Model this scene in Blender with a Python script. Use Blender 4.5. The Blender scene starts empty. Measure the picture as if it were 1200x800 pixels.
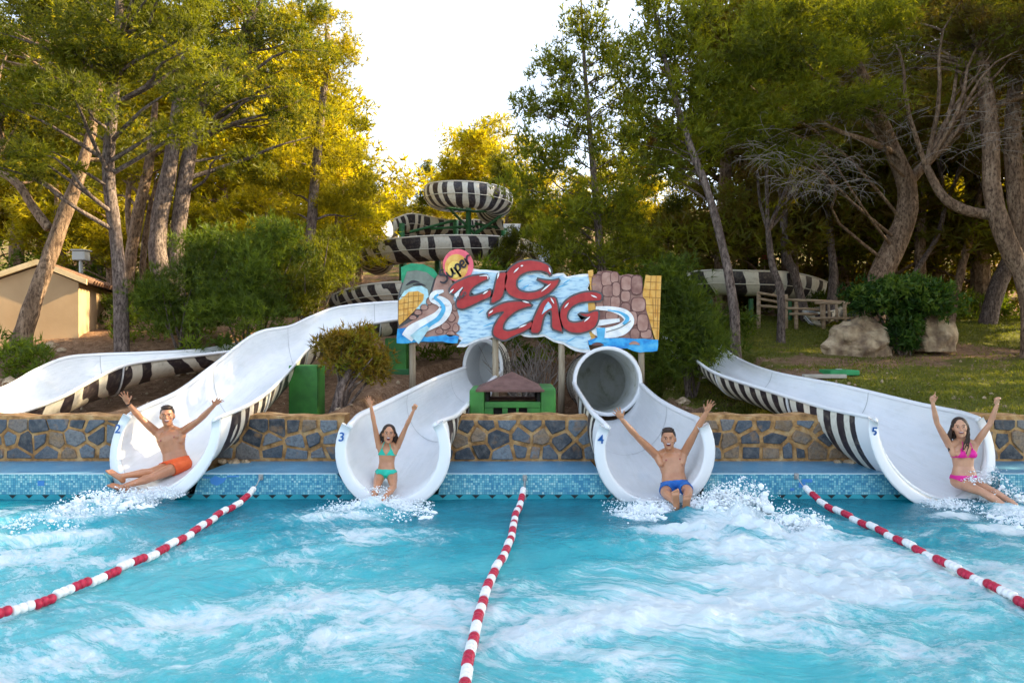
import bpy, bmesh, math, random
import numpy as np
from mathutils import Vector, Matrix, noise as mnoise

SC = bpy.context.scene
COL = SC.collection
R = math.radians

# ------------------------------------------------------------------ camera
CAM_H = 1.9
F = 800.0                      # focal length in photo pixels (photo is 1200 wide)
cam_d = bpy.data.cameras.new('camera')
cam_d.sensor_width = 36.0
cam_d.lens = 24.0
cam_d.clip_end = 2000
cam_o = bpy.data.objects.new('camera', cam_d)
COL.objects.link(cam_o)
cam_o.location = (0, 0, CAM_H)
cam_o.rotation_euler = (R(90), 0, 0)
SC.camera = cam_o

# ------------------------------------------------------------------ light
SUN_AZ, SUN_EL = 78.0, 29.0      # azimuth measured from +Y towards +X
w = bpy.data.worlds.new('World'); SC.world = w; w.use_nodes = True
nt = w.node_tree; nt.nodes.clear()
sky = nt.nodes.new('ShaderNodeTexSky'); sky.sky_type = 'NISHITA'; sky.sun_disc = False
sky.sun_elevation = R(SUN_EL); sky.sun_rotation = R(SUN_AZ)
sky.air_density = 1.0; sky.dust_density = 2.0; sky.ozone_density = 1.0
bg = nt.nodes.new('ShaderNodeBackground'); bg.inputs[1].default_value = 0.15
wo = nt.nodes.new('ShaderNodeOutputWorld')
hz = nt.nodes.new('ShaderNodeHueSaturation'); hz.inputs['Saturation'].default_value = .62   # thin even haze takes the blue out of the whole sky
nt.links.new(sky.outputs[0], hz.inputs['Color']); nt.links.new(hz.outputs[0], bg.inputs[0]); nt.links.new(bg.outputs[0], wo.inputs[0])
sd = bpy.data.lights.new('sun', 'SUN'); sd.energy = 5.0; sd.angle = R(0.5); sd.color = (1.0, 0.80, 0.48)
so = bpy.data.objects.new('sun', sd); COL.objects.link(so)
sdir = Vector((math.sin(R(SUN_AZ))*math.cos(R(SUN_EL)), math.cos(R(SUN_AZ))*math.cos(R(SUN_EL)), math.sin(R(SUN_EL))))
so.rotation_euler = (-sdir).to_track_quat('-Z', 'Y').to_euler()
so.location = sdir*60
SC.view_settings.view_transform = 'Standard'; SC.view_settings.look = 'None'
SC.view_settings.exposure = 1.95; SC.view_settings.gamma = 1
SC.render.engine = 'CYCLES'
SC.cycles.max_bounces = 6; SC.cycles.diffuse_bounces = 3; SC.cycles.transparent_max_bounces = 6

# ------------------------------------------------------------------ helpers
def P(px, py, Y):
    """point at distance Y in front of the camera that is seen at pixel (px, py) of the 1200x800 photo"""
    return Vector(((px-600)*Y/F, Y, CAM_H-(py-400)*Y/F))

def sm(a, b, x):
    t = np.clip((np.asarray(x, dtype=float)-a)/(b-a), 0, 1)
    return t*t*(3-2*t)

def link(o, parent=None):
    COL.objects.link(o)
    if parent is not None: o.parent = parent
    return o

def tag(o, label=None, cat=None, group=None, kind=None):
    if label: o['label'] = label
    if cat: o['category'] = cat
    if group: o['group'] = group
    if kind: o['kind'] = kind
    return o

def thing(name, loc, label, cat, group=None, rz=0):
    o = bpy.data.objects.new(name, None); link(o)
    o.location = loc; o.rotation_euler = (0, 0, rz); o.empty_display_size = 0.2
    return tag(o, label, cat, group)

def obj(name, me, mat=None, parent=None, world=True):
    """link a mesh; if world, the mesh is in world coordinates and the parent's location is undone"""
    if isinstance(me, bmesh.types.BMesh):
        m = bpy.data.meshes.new(name); me.to_mesh(m); me.free(); me = m
    o = bpy.data.objects.new(name, me)
    if mat is not None and len(me.materials) == 0:
        for x in (mat if isinstance(mat, (list, tuple)) else [mat]): me.materials.append(x)
    link(o, parent)
    if parent is not None and world:
        r_ = parent
        while r_.parent is not None: r_ = r_.parent
        me.transform(Matrix.LocRotScale(r_.location, r_.rotation_euler, None).inverted())
    return o

def smooth(o, on=True):
    o.data.polygons.foreach_set('use_smooth', [on]*len(o.data.polygons)); return o

def mesh_np(name, V, faces_idx, nper, tint=None, tintname='tint'):
    """fast mesh from numpy; faces all have nper corners"""
    me = bpy.data.meshes.new(name)
    V = np.ascontiguousarray(V, dtype=np.float32); n = len(faces_idx)
    me.vertices.add(len(V)); me.vertices.foreach_set('co', V.ravel())
    me.loops.add(n*nper); me.loops.foreach_set('vertex_index', np.ascontiguousarray(faces_idx, dtype=np.int32).ravel())
    me.polygons.add(n); me.polygons.foreach_set('loop_start', np.arange(n, dtype=np.int32)*nper)
    if tint is not None:
        a = me.attributes.new(tintname, 'FLOAT', 'POINT'); a.data.foreach_set('value', np.ascontiguousarray(tint, dtype=np.float32))
    me.update(calc_edges=True)
    return me

def bm_box(bm, c, s, rz=0.0, bevel=0.0, M=None):
    m = Matrix.Translation(c) @ (Matrix.Rotation(rz, 4, 'Z') if rz else Matrix.Identity(4)) @ (M if M is not None else Matrix.Identity(4)) @ Matrix.Diagonal((*s, 1))
    r = bmesh.ops.create_cube(bm, size=1.0, matrix=m)
    if bevel:
        es = list({e for v in r['verts'] for e in v.link_edges})
        bmesh.ops.bevel(bm, geom=es, offset=bevel, segments=2, affect='EDGES', profile=0.6)
    return r

def tube_geo(pts, radii, n=8, cap=True):
    """verts, faces (lists) of a swept tube"""
    pts = [Vector(p) for p in pts]; V = []; Fc = []
    up = Vector((0, 0, 1)); prev = None
    for i, p in enumerate(pts):
        a = pts[max(0, i-1)]; b = pts[min(len(pts)-1, i+1)]
        t = (b-a).normalized()
        if prev is None:
            u = t.cross(up)
            if u.length < 1e-3: u = t.cross(Vector((1, 0, 0)))
        else:
            u = prev - t*prev.dot(t)
        u.normalize(); prev = u; v = t.cross(u)
        for k in range(n):
            an = 2*math.pi*k/n
            V.append(p + (u*math.cos(an)+v*math.sin(an))*radii[i])
    for i in range(len(pts)-1):
        for k in range(n):
            Fc.append((i*n+k, i*n+(k+1) % n, (i+1)*n+(k+1) % n, (i+1)*n+k))
    if cap:
        Fc.append(tuple(range(n))[::-1]); Fc.append(tuple((len(pts)-1)*n+k for k in range(n)))
    return V, Fc

def geo_mesh(name, geos):
    V = []; Fc = []
    for v, f in geos:
        o = len(V); V += [tuple(x) for x in v]; Fc += [tuple(i+o for i in q) for q in f]
    me = bpy.data.meshes.new(name); me.from_pydata(V, [], Fc); me.update(); return me

def catmull(pts, n):
    """resample a list of equal-length float tuples with a Catmull-Rom spline to n samples"""
    A = np.array(pts, dtype=float); m = len(A)
    out = []
    for s in np.linspace(0, m-1, n):
        i = min(int(s), m-2); t = s-i
        p0 = A[max(i-1, 0)]; p1 = A[i]; p2 = A[i+1]; p3 = A[min(i+2, m-1)]
        out.append(0.5*((2*p1)+(-p0+p2)*t+(2*p0-5*p1+4*p2-p3)*t*t+(-p0+3*p1-3*p2+p3)*t**3))
    return np.array(out)

def fnoise(X, Y, s=1.0, seed=0.0):
    """cheap vectorised pseudo noise: sum of rotated sines, about -1..1"""
    r = np.zeros_like(X, dtype=float); rng = np.random.RandomState(int(seed*7)+3); a = 0
    for o in range(4):
        f = s*(1.9**o)
        for k in range(3):
            th = rng.rand()*6.28; ph = rng.rand()*6.28
            w_ = 0.55**o
            r += w_*np.sin(f*(X*math.cos(th)+Y*math.sin(th))+ph+1.3*np.sin(f*0.7*(X*math.sin(th)-Y*math.cos(th))+ph*2))
            a += w_
    return r/a*1.8

# ------------------------------------------------------------------ materials
def mat(name, col=(.5, .5, .5), rough=.6, spec=.5, metal=0, nodes=None, coat=0):
    m = bpy.data.materials.new(name); m.use_nodes = True
    b = m.node_tree.nodes['Principled BSDF']
    b.inputs['Base Color'].default_value = (*col, 1); b.inputs['Roughness'].default_value = rough
    b.inputs['Specular IOR Level'].default_value = spec; b.inputs['Metallic'].default_value = metal
    b.inputs['Coat Weight'].default_value = coat
    if nodes: nodes(m.node_tree, b)
    return m

def N(t, ty, **kw):
    n = t.nodes.new(ty)
    for k, v in kw.items():
        if k == 'inp':
            for kk, vv in v.items(): n.inputs[kk].default_value = vv
        else: setattr(n, k, v)
    return n

def ramp(t, fac, stops, interp='LINEAR'):
    r = N(t, 'ShaderNodeValToRGB'); cr = r.color_ramp; cr.interpolation = interp
    while len(cr.elements) > len(stops): cr.elements.remove(cr.elements[-1])
    while len(cr.elements) < len(stops): cr.elements.new(0.5)
    for e, (p, c) in zip(cr.elements, stops):
        e.position = p; e.color = (*c, 1) if len(c) == 3 else c
    t.links.new(fac, r.inputs[0]); return r.outputs[0]

def noise_n(t, scale, detail=4, rough=.55, coord='Object', vec=None, dist=0, stretch=None):
    n = N(t, 'ShaderNodeTexNoise', inp={'Scale': scale, 'Detail': detail, 'Roughness': rough, 'Distortion': dist})
    if vec is None:
        tc = N(t, 'ShaderNodeTexCoord'); vec = tc.outputs[coord]
    if stretch:
        mp = N(t, 'ShaderNodeMapping'); mp.inputs['Scale'].default_value = stretch
        t.links.new(vec, mp.inputs[0]); vec = mp.outputs[0]
    t.links.new(vec, n.inputs['Vector']); return n.outputs[0]

def mixc(t, fac, a, b, mode='MIX'):
    n = N(t, 'ShaderNodeMix', data_type='RGBA', blend_type=mode)
    for s, v in ((n.inputs[0], fac), (n.inputs[6], a), (n.inputs[7], b)):
        if isinstance(v, (int, float)): s.default_value = v
        elif isinstance(v, (tuple, list)): s.default_value = (*v, 1) if len(v) == 3 else v
        else: t.links.new(v, s)
    return n.outputs[2]

def mth(t, op, a, b=None, c=None, clamp=False):
    n = N(t, 'ShaderNodeMath', operation=op); n.use_clamp = clamp
    for i, v in enumerate((a, b, c)):
        if v is None: continue
        if isinstance(v, (int, float)): n.inputs[i].default_value = v
        else: t.links.new(v, n.inputs[i])
    return n.outputs[0]

def bump(t, b, h, strength=.4, dist=.02):
    n = N(t, 'ShaderNodeBump', inp={'Strength': strength, 'Distance': dist})
    t.links.new(h, n.inputs['Height']); t.links.new(n.outputs[0], b.inputs['Normal'])

def noisy(name, c1, c2, scale=5, rough=.7, bs=.3, bd=.01, detail=5, c3=None, stretch=None, spec=.4, lo=.35, hi=.65):
    def f(t, b):
        n = noise_n(t, scale, detail, stretch=stretch)
        st = [(lo, c1), (hi, c2)] if c3 is None else [(lo, c1), ((lo+hi)/2, c2), (hi, c3)]
        t.links.new(ramp(t, n, st), b.inputs['Base Color'])
        n2 = noise_n(t, scale*5, 4, stretch=stretch); bump(t, b, n2, bs, bd)
    return mat(name, c2, rough, spec, nodes=f)

def leaf_mat(name, cols, trans=.45, rough=.55):
    """cols: ramp stops over the per-clump 'tint' attribute; leaf colours, some with sunlight put in, translucent"""
    m = bpy.data.materials.new(name); m.use_nodes = True; t = m.node_tree; t.nodes.clear()
    at = N(t, 'ShaderNodeAttribute', attribute_name='tint')
    c = ramp(t, at.outputs['Fac'], cols)
    oi = N(t, 'ShaderNodeObjectInfo')
    hs = N(t, 'ShaderNodeHueSaturation', inp={'Saturation': 1.0})
    t.links.new(mth(t, 'MULTIPLY_ADD', oi.outputs['Random'], .35, .83), hs.inputs['Value'])
    t.links.new(c, hs.inputs['Color']); c = hs.outputs[0]
    d = N(t, 'ShaderNodeBsdfDiffuse'); tr = N(t, 'ShaderNodeBsdfTranslucent'); g = N(t, 'ShaderNodeBsdfGlossy', inp={'Roughness': .5})
    t.links.new(c, d.inputs[0])
    t.links.new(mixc(t, 1.0, c, (2.0, 1.85, .4, 1), 'MULTIPLY'), tr.inputs[0])
    mx = N(t, 'ShaderNodeMixShader', inp={0: trans}); t.links.new(d.outputs[0], mx.inputs[1]); t.links.new(tr.outputs[0], mx.inputs[2])
    mx2 = N(t, 'ShaderNodeMixShader', inp={0: .018}); t.links.new(mx.outputs[0], mx2.inputs[1]); t.links.new(g.outputs[0], mx2.inputs[2])
    o = N(t, 'ShaderNodeOutputMaterial'); t.links.new(mx2.outputs[0], o.inputs[0])
    return m

M = {}
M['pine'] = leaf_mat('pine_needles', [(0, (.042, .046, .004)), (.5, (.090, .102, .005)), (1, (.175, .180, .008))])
M['pine_gold'] = leaf_mat('sunny_needles', [(0, (.08, .09, .006)), (.5, (.24, .215, .008)), (1, (.40, .33, .010))], trans=.55)  # pine needles with the low sun's gold put into the leaf colour
M['pine_mid'] = leaf_mat('mixed_needles', [(0, (.04, .055, .008)), (.45, (.10, .125, .012)), (.75, (.19, .18, .012)), (1, (.28, .24, .014))], trans=.5)  # green needles with sunlit gold mixed into the upper stops
M['pine_lime'] = leaf_mat('lime_needles', [(0, (.05, .052, .006)), (.5, (.125, .145, .008)), (1, (.22, .23, .012))])  # brighter pine copy; sunlight on the crown put into the colour
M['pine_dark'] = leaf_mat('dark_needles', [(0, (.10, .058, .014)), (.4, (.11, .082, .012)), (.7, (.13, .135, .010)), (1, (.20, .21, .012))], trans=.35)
M['bush'] = leaf_mat('bush_leaves', [(0, (.04, .058, .008)), (.5, (.085, .130, .014)), (1, (.16, .21, .02))])
M['laurel'] = leaf_mat('glossy_leaves', [(0, (.016, .045, .008)), (.55, (.045, .10, .014)), (1, (.13, .19, .025))], trans=.25)
M['bronze'] = leaf_mat('bronze_leaves', [(0, (.08, .07, .012)), (.5, (.19, .12, .014)), (1, (.16, .19, .02))])
M['yucca'] = leaf_mat('yucca_leaves', [(0, (.06, .10, .03)), (1, (.28, .30, .12))], trans=.25)
def _bark(t, b):
    n = noise_n(t, 7, 6, .65, stretch=(1, 1, .25)); n2 = noise_n(t, 26, 5, .7, stretch=(1, 1, .35))
    c = ramp(t, n, [(.3, (.09, .065, .055)), (.5, (.20, .15, .125)), (.7, (.33, .26, .22))])
    c = mixc(t, ramp(t, n2, [(.38, (0, 0, 0)), (.6, (1, 1, 1))]), (.05, .035, .03), c)
    t.links.new(c, b.inputs['Base Color']); bump(t, b, n2, .9, .03)
M['bark'] = mat('pine_bark', rough=.9, spec=.2, nodes=_bark)
def _bark2(t, b):
    n = noise_n(t, 6, 6, .65, stretch=(1, 1, .3)); n2 = noise_n(t, 22, 5, .7, stretch=(1, 1, .4))
    c = ramp(t, n, [(.3, (.12, .075, .045)), (.5, (.26, .17, .11)), (.7, (.40, .28, .19))])
    c = mixc(t, ramp(t, n2, [(.36, (0, 0, 0)), (.58, (1, 1, 1))]), (.06, .035, .022), c)
    t.links.new(c, b.inputs['Base Color']); bump(t, b, n2, .9, .035)
M['bark_warm'] = mat('warm_pine_bark', rough=.9, spec=.2, nodes=_bark2)
M['twig'] = noisy('dead_twig', (.16, .13, .11), (.32, .27, .23), 6, .9, .3)

def _ground(t, b):
    at = N(t, 'ShaderNodeAttribute', attribute_name='lawn')
    n = noise_n(t, 1.3, 6, .6); n2 = noise_n(t, 9, 6, .7); n3 = noise_n(t, 60, 3, .6)
    dirt = ramp(t, n2, [(.3, (.10, .055, .03)), (.5, (.20, .115, .065)), (.68, (.33, .21, .13))])
    dirt = mixc(t, ramp(t, n3, [(.58, (0, 0, 0)), (.68, (1, 1, 1))]), dirt, (.42, .30, .2))
    grass = ramp(t, n2, [(.3, (.07, .08, .012)), (.55, (.13, .13, .022)), (.75, (.20, .17, .05))])
    f = mth(t, 'ADD', at.outputs['Fac'], mth(t, 'MULTIPLY_ADD', n, 1.6, -.8))
    f = ramp(t, f, [(.40, (0, 0, 0)), (.6, (1, 1, 1))])
    t.links.new(mixc(t, f, dirt, grass), b.inputs['Base Color']); bump(t, b, n2, .7, .05)
M['ground'] = mat('ground_soil', rough=.95, spec=.1, nodes=_ground)

def _gel(t, b):
    n = noise_n(t, 2.0, 5, .6); n2 = noise_n(t, 7, 4, .6, stretch=(1, .25, 1))
    c = ramp(t, n, [(.3, (.70, .73, .745)), (.6, (.77, .785, .79))])
    c = mixc(t, ramp(t, n2, [(.5, (0, 0, 0)), (.8, (.4, .4, .4))]), c, (.52, .54, .50))
    uv = N(t, 'ShaderNodeAttribute', attribute_name='uvw', attribute_type='GEOMETRY')
    st = noise_n(t, 3.0, 6, .7, vec=uv.outputs['Vector'], stretch=(.35, 5.5, 1), dist=.3)      # thin sheet of running water
    c = mixc(t, ramp(t, st, [(.45, (0, 0, 0)), (.72, (.45, .45, .45))]), c, (.80, .84, .86))
    t.links.new(c, b.inputs['Base Color']); bump(t, b, st, .38, .03)
M['gelcoat'] = mat('white_gelcoat', rough=.28, spec=.5, nodes=_gel, coat=.3)
def _gel_in(t, b):
    n = noise_n(t, 3.5, 6, .65)
    c = ramp(t, n, [(.30, (.30, .32, .24)), (.40, (.60, .62, .56)), (.55, (.72, .74, .73))])
    t.links.new(c, b.inputs['Base Color'])
M['gelstain'] = mat('stained_gelcoat', rough=.4, nodes=_gel_in)
M['rimwhite'] = mat('white_rim', (.78, .79, .80), .3)
def zebra_mat(name, period=.42, warp=.5, cream=(.74, .69, .58), dark=(.03, .022, .028), tilt=.3):
    def f(t, b):
        uv = N(t, 'ShaderNodeAttribute', attribute_name='uvw', attribute_type='GEOMETRY')
        mp = N(t, 'ShaderNodeMapping'); mp.inputs['Scale'].default_value = (1.1, .55, 1); t.links.new(uv.outputs['Vector'], mp.inputs[0])
        n = N(t, 'ShaderNodeTexNoise', inp={'Scale': 1.6, 'Detail': 1.5, 'Roughness': .5}); t.links.new(mp.outputs[0], n.inputs['Vector'])
        sp = N(t, 'ShaderNodeSeparateXYZ'); t.links.new(uv.outputs['Vector'], sp.inputs[0])
        u = mth(t, 'DIVIDE', sp.outputs[0], period)
        u = mth(t, 'ADD', u, mth(t, 'MULTIPLY', mth(t, 'SUBTRACT', n.outputs[0], .5), warp*4))
        u = mth(t, 'ADD', u, mth(t, 'MULTIPLY', sp.outputs[1], tilt))
        s = mth(t, 'SINE', mth(t, 'MULTIPLY', u, 6.2832))
        n2 = noise_n(t, 3, 3, vec=uv.outputs['Vector'])
        s = mth(t, 'ADD', s, mth(t, 'MULTIPLY_ADD', n2, .8, -.5))
        c = ramp(t, mth(t, 'MULTIPLY_ADD', s, .5, .5), [(.50, dark), (.53, cream)])
        g = noise_n(t, 12, 5); c = mixc(t, ramp(t, g, [(.5, (0, 0, 0)), (.75, (.4, .4, .4))]), c, (.3, .25, .18))
        t.links.new(c, b.inputs['Base Color'])
    return mat(name, rough=.45, nodes=f)
M['cream_flume'] = mat('cream_flume', (.66, .61, .50), .45)
M['zebra'] = zebra_mat('zebra_paint')
M['zebra_fine'] = zebra_mat('fine_zebra_paint', period=.34, warp=.22, tilt=.15)
M['zebra_big'] = zebra_mat('bold_zebra_paint', period=.62, warp=.35, tilt=.35)
M['seam'] = mat('joint_sealant', (.42, .44, .44), .5)
M['zebra_reg'] = zebra_mat('regular_zebra_paint', period=.30, warp=.05, tilt=0)

def _stone(t, b):
    oi = N(t, 'ShaderNodeObjectInfo')
    c = ramp(t, oi.outputs['Random'], [(0, (.016, .020, .026)), (.3, (.045, .060, .080)), (.5, (.10, .13, .16)), (.68, (.18, .22, .25)), (.78, (.22, .13, .06)), (1, (.30, .19, .10))])
    tc = N(t, 'ShaderNodeTexCoord'); ad = N(t, 'ShaderNodeVectorMath', operation='ADD')
    t.links.new(tc.outputs['Object'], ad.inputs[0]); t.links.new(oi.outputs['Location'], ad.inputs[1])
    n = noise_n(t, 9, 6, .7, vec=ad.outputs[0]); n2 = noise_n(t, 30, 4, .7, vec=ad.outputs[0])
    c = mixc(t, ramp(t, n, [(.4, (0, 0, 0)), (.75, (.7, .7, .7))]), c, (.24, .22, .20))
    c = mixc(t, ramp(t, n2, [(.35, (.5, .5, .5)), (.55, (0, 0, 0))]), c, (.03, .03, .035))
    c = mixc(t, ramp(t, noise_n(t, 5, 4, vec=ad.outputs[0]), [(.6, (0, 0, 0)), (.75, (.8, .8, .8))]), c, (.33, .17, .06))
    t.links.new(c, b.inputs['Base Color']); bump(t, b, n2, .5, .02)
M['stone'] = mat('slate_stone', rough=.6, nodes=_stone)
M['mortar'] = noisy('ochre_mortar', (.16, .08, .03), (.46, .245, .09), 7, .9, .8, .02, c3=(.62, .42, .21), lo=.3, hi=.72)
M['boulder'] = noisy('limestone', (.17, .11, .07), (.36, .26, .16), 3, .9, .9, .05, c3=(.56, .43, .28))
M['green'] = noisy('green_paint', (.03, .14, .025), (.055, .25, .04), 3, .5, .1)
M['green_dark'] = noisy('dark_green_paint', (.015, .09, .03), (.03, .16, .05), 3, .5, .1)
M['brown_roof'] = noisy('brown_felt', (.11, .055, .045), (.17, .09, .075), 8, .8, .4)
M['dark'] = mat('near_black', (.015, .012, .01), .9)
M['ochre'] = noisy('ochre_render', (.42, .27, .14), (.50, .33, .18), 1.2, .85, .3)
M['cream_trim'] = noisy('cream_trim', (.55, .40, .2), (.66, .5, .3), 3, .8)
M['tile'] = noisy('roof_tile_clay', (.10, .05, .03), (.22, .12, .07), 6, .8, .5)
M['post'] = noisy('weathered_post', (.26, .20, .13), (.42, .35, .25), 5, .85, .5, stretch=(4, 4, .5))
M['wood'] = noisy('fence_wood', (.26, .18, .11), (.46, .33, .21), 5, .85, .5, stretch=(1, 1, 4))
M['steel_grey'] = mat('grey_metal', (.35, .35, .34), .5, metal=.3)
# ------------------------------------------------------------------ slides
# a station is (left rim px, py, Y,  right rim px, py, Y,  half angle, depth factor, forward lean)
SLIDES = {
 1: [(-210,490,8.4, -92,492,8.1, 112,1.0,.25), (-150,486,8.9, -70,490,8.6, 105,.9,.1), (-80,478,9.5, -35,492,9.0, 98,.85,0), (0,457,10.3, 8,487,9.4, 92,.75,0), (41,435,11.1, 69,466,10.1, 90,.7,0),
     (77,420,12.0, 110,444,10.9, 90,.7,0), (116,416,12.7, 143,429,11.5, 90,.7,0), (165,414,13.2, 179,422,12.1, 88,.65,0), (234,410,14.0, 232,416,12.9, 85,.6,0), (285,401,15, 300,408,13.9, 85,.6,0), (330,395,16, 350,402,15, 85,.6,0)],
 2: [(147,486,8.55, 256,491,8.1, 112,.98,.22,-.33), (152,482,8.7, 261,488,8.25, 110,.96,.18,-.28), (205,463,9.6, 287,476,9.0, 100,.85,.05,-.05), (250,430,10.8, 314,458,9.8, 93,.8,0), (300,392,12.2, 340,432,10.7, 90,.7,0), (340,383,13.1, 362,408,11.6, 88,.68,0),
     (364,372,13.7, 386,392,12.2, 86,.68,0), (400,360,14.1, 420,382,12.7, 86,.66,0), (466,354,14.8, 466,374,13.4, 86,.66,0), (545,352,15.6, 540,368,14.2, 86,.66,0), (600,345,17.5, 590,358,16.5, 86,.66,0)],
 3: [(404,497,8.15, 516,495,8.05, 119,1.0,.1), (408,493,8.3, 518,493,8.2, 117,1.0,.06), (440,480,9.2, 531,488,9.0, 105,1.0,0), (480,460,10.3, 548,472,9.8, 98,1.05,0), (515,443,11.7, 566,453,11.2, 94,1.1,0), (547,431,13.1, 585,436,12.9, 92,1.1,0)],
 4: [(706,499,8.15, 827,497,8.15, 116,1.0,.05), (703,494,8.3, 825,494,8.3, 114,1.0,.03), (692,478,9.3, 802,486,9.2, 104,1.05,0), (681,461,10.7, 769,468,10.6, 98,1.1,0), (674.5,449,12.0, 749,450,12.0, 93,1.1,0)],
 5: [(1021,491,8.05, 1150,490,8.5, 110,.92,-.2,.33), (1016,488,8.2, 1146,487,8.65, 108,.9,-.15,.28), (975,480,8.9, 1085,476,9.7, 97,.75,0,.05), (900,457,10.2, 985,452,11.2, 88,.56,0), (840,437,11.6, 905,436,12.7, 86,.52,0), (814,420,12.9, 862,419,14.0, 86,.54,0), (792,403,14.4, 838,400,15.5, 92,.8,0), (775,390,16, 815,386,17, 92,.8,0)],
}
NPROF = 29
def slide_sections(st, n):
    """resampled sections -> inner profile array (n, NPROF, 3), arc length u, centres"""
    W = []
    for s in st:
        L = P(*s[0:3]); Rr = P(*s[3:6]); W.append((*L, *Rr, s[6], s[7], s[8], s[9] if len(s) > 9 else 0))
    A = catmull(W, n)
    inner = np.zeros((n, NPROF, 3)); nor = np.zeros((n, NPROF, 3)); cen = []
    mids = (A[:, 0:3]+A[:, 3:6])/2
    for i in range(n):
        L = A[i, 0:3]; Rr = A[i, 3:6]; th = math.radians(A[i, 6]); k = A[i, 7]
        e = (Rr-L); c = np.linalg.norm(e)/2; e = e/(2*c)
        tan = mids[min(i+1, n-1)]-mids[max(i-1, 0)]; tan /= np.linalg.norm(tan)
        fwd = -tan                                      # towards the pool
        D = np.array([0, 0, -1.0])
        D = D - e*np.dot(D, e); D /= np.linalg.norm(D)
        D = D + fwd*abs(A[i, 8]); D /= np.linalg.norm(D)
        D = D + e*A[i, 9]
        r = c/math.sin(th); C = (L+Rr)/2 - D*r*math.cos(th)*k
        for j in range(NPROF):
            a = -th + 2*th*j/(NPROF-1)
            d = e*math.sin(a) + D*math.cos(a)*k
            inner[i, j] = C + d*r
            nn = e*math.sin(a)*k + D*math.cos(a); nor[i, j] = nn/np.linalg.norm(nn)
        cen.append(C)
    seg = np.linalg.norm(np.diff(mids, axis=0), axis=1)
    u = np.concatenate([[0], np.cumsum(seg)])
    return inner, nor, u, np.array(cen), mids

def grid_mesh(name, G, flip=False, U=None, Vv=None):
    n, m = G.shape[:2]
    idx = np.arange(n*m).reshape(n, m)
    q = np.stack([idx[:-1, :-1], idx[:-1, 1:], idx[1:, 1:], idx[1:, :-1]], -1).reshape(-1, 4)
    if flip: q = q[:, ::-1]
    me = mesh_np(name, G.reshape(-1, 3), q, 4)
    if U is not None:
        a = me.attributes.new('uvw', 'FLOAT_VECTOR', 'POINT')
        arr = np.zeros((n*m, 3), dtype=np.float32); arr[:, 0] = np.repeat(U, m) if U.ndim == 1 else U.ravel(); arr[:, 1] = np.tile(Vv, n)
        a.data.foreach_set('vector', arr.ravel())
    me.polygons.foreach_set('use_smooth', [True]*len(me.polygons))
    return me

SL = {}
for k, st in SLIDES.items():
    SL[k] = slide_sections(st, 64)

def rim_mesh(name, inner, nor, j, off=.03, w_=.038, h_=.022, taper_at_mouth=False):
    pts = inner[:, j]; geos = []
    nb = 1 if j == 0 else -2
    V = []; Fc = []
    for i in range(len(pts)):
        o = nor[i, j]; t_ = (inner[i, j]-inner[i, j+(1 if j == 0 else -1)]); t_ = t_/np.linalg.norm(t_)
        a = pts[i]-o*.004-t_*.02; b = a+t_*(h_+.02); c = b+o*(w_+.03); d = a+o*(w_+.03)
        mid = b+o*(w_+.03)*.5+t_*.012
        V += [a, b, mid, c, d]
    for i in range(len(pts)-1):
        for q in range(5):
            Fc.append((i*5+q, i*5+(q+1) % 5, (i+1)*5+(q+1) % 5, (i+1)*5+q))
    Fc += [tuple(range(5)), tuple(len(pts)*5-5+q for q in range(5))]
    bm = bmesh.new(); vs = [bm.verts.new(v) for v in V]
    for f in Fc: bm.faces.new([vs[x] for x in f])
    bmesh.ops.recalc_face_normals(bm, faces=bm.faces)
    return bm

def lip_flare(u): return -.10*np.exp(-(u/.42)**2)
LIP = ((0, -.01), (.002, .012), (.014, .022), (.03, .024), (.118, .024), (.132, .016), (.138, -.002), (.13, -.04))

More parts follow.
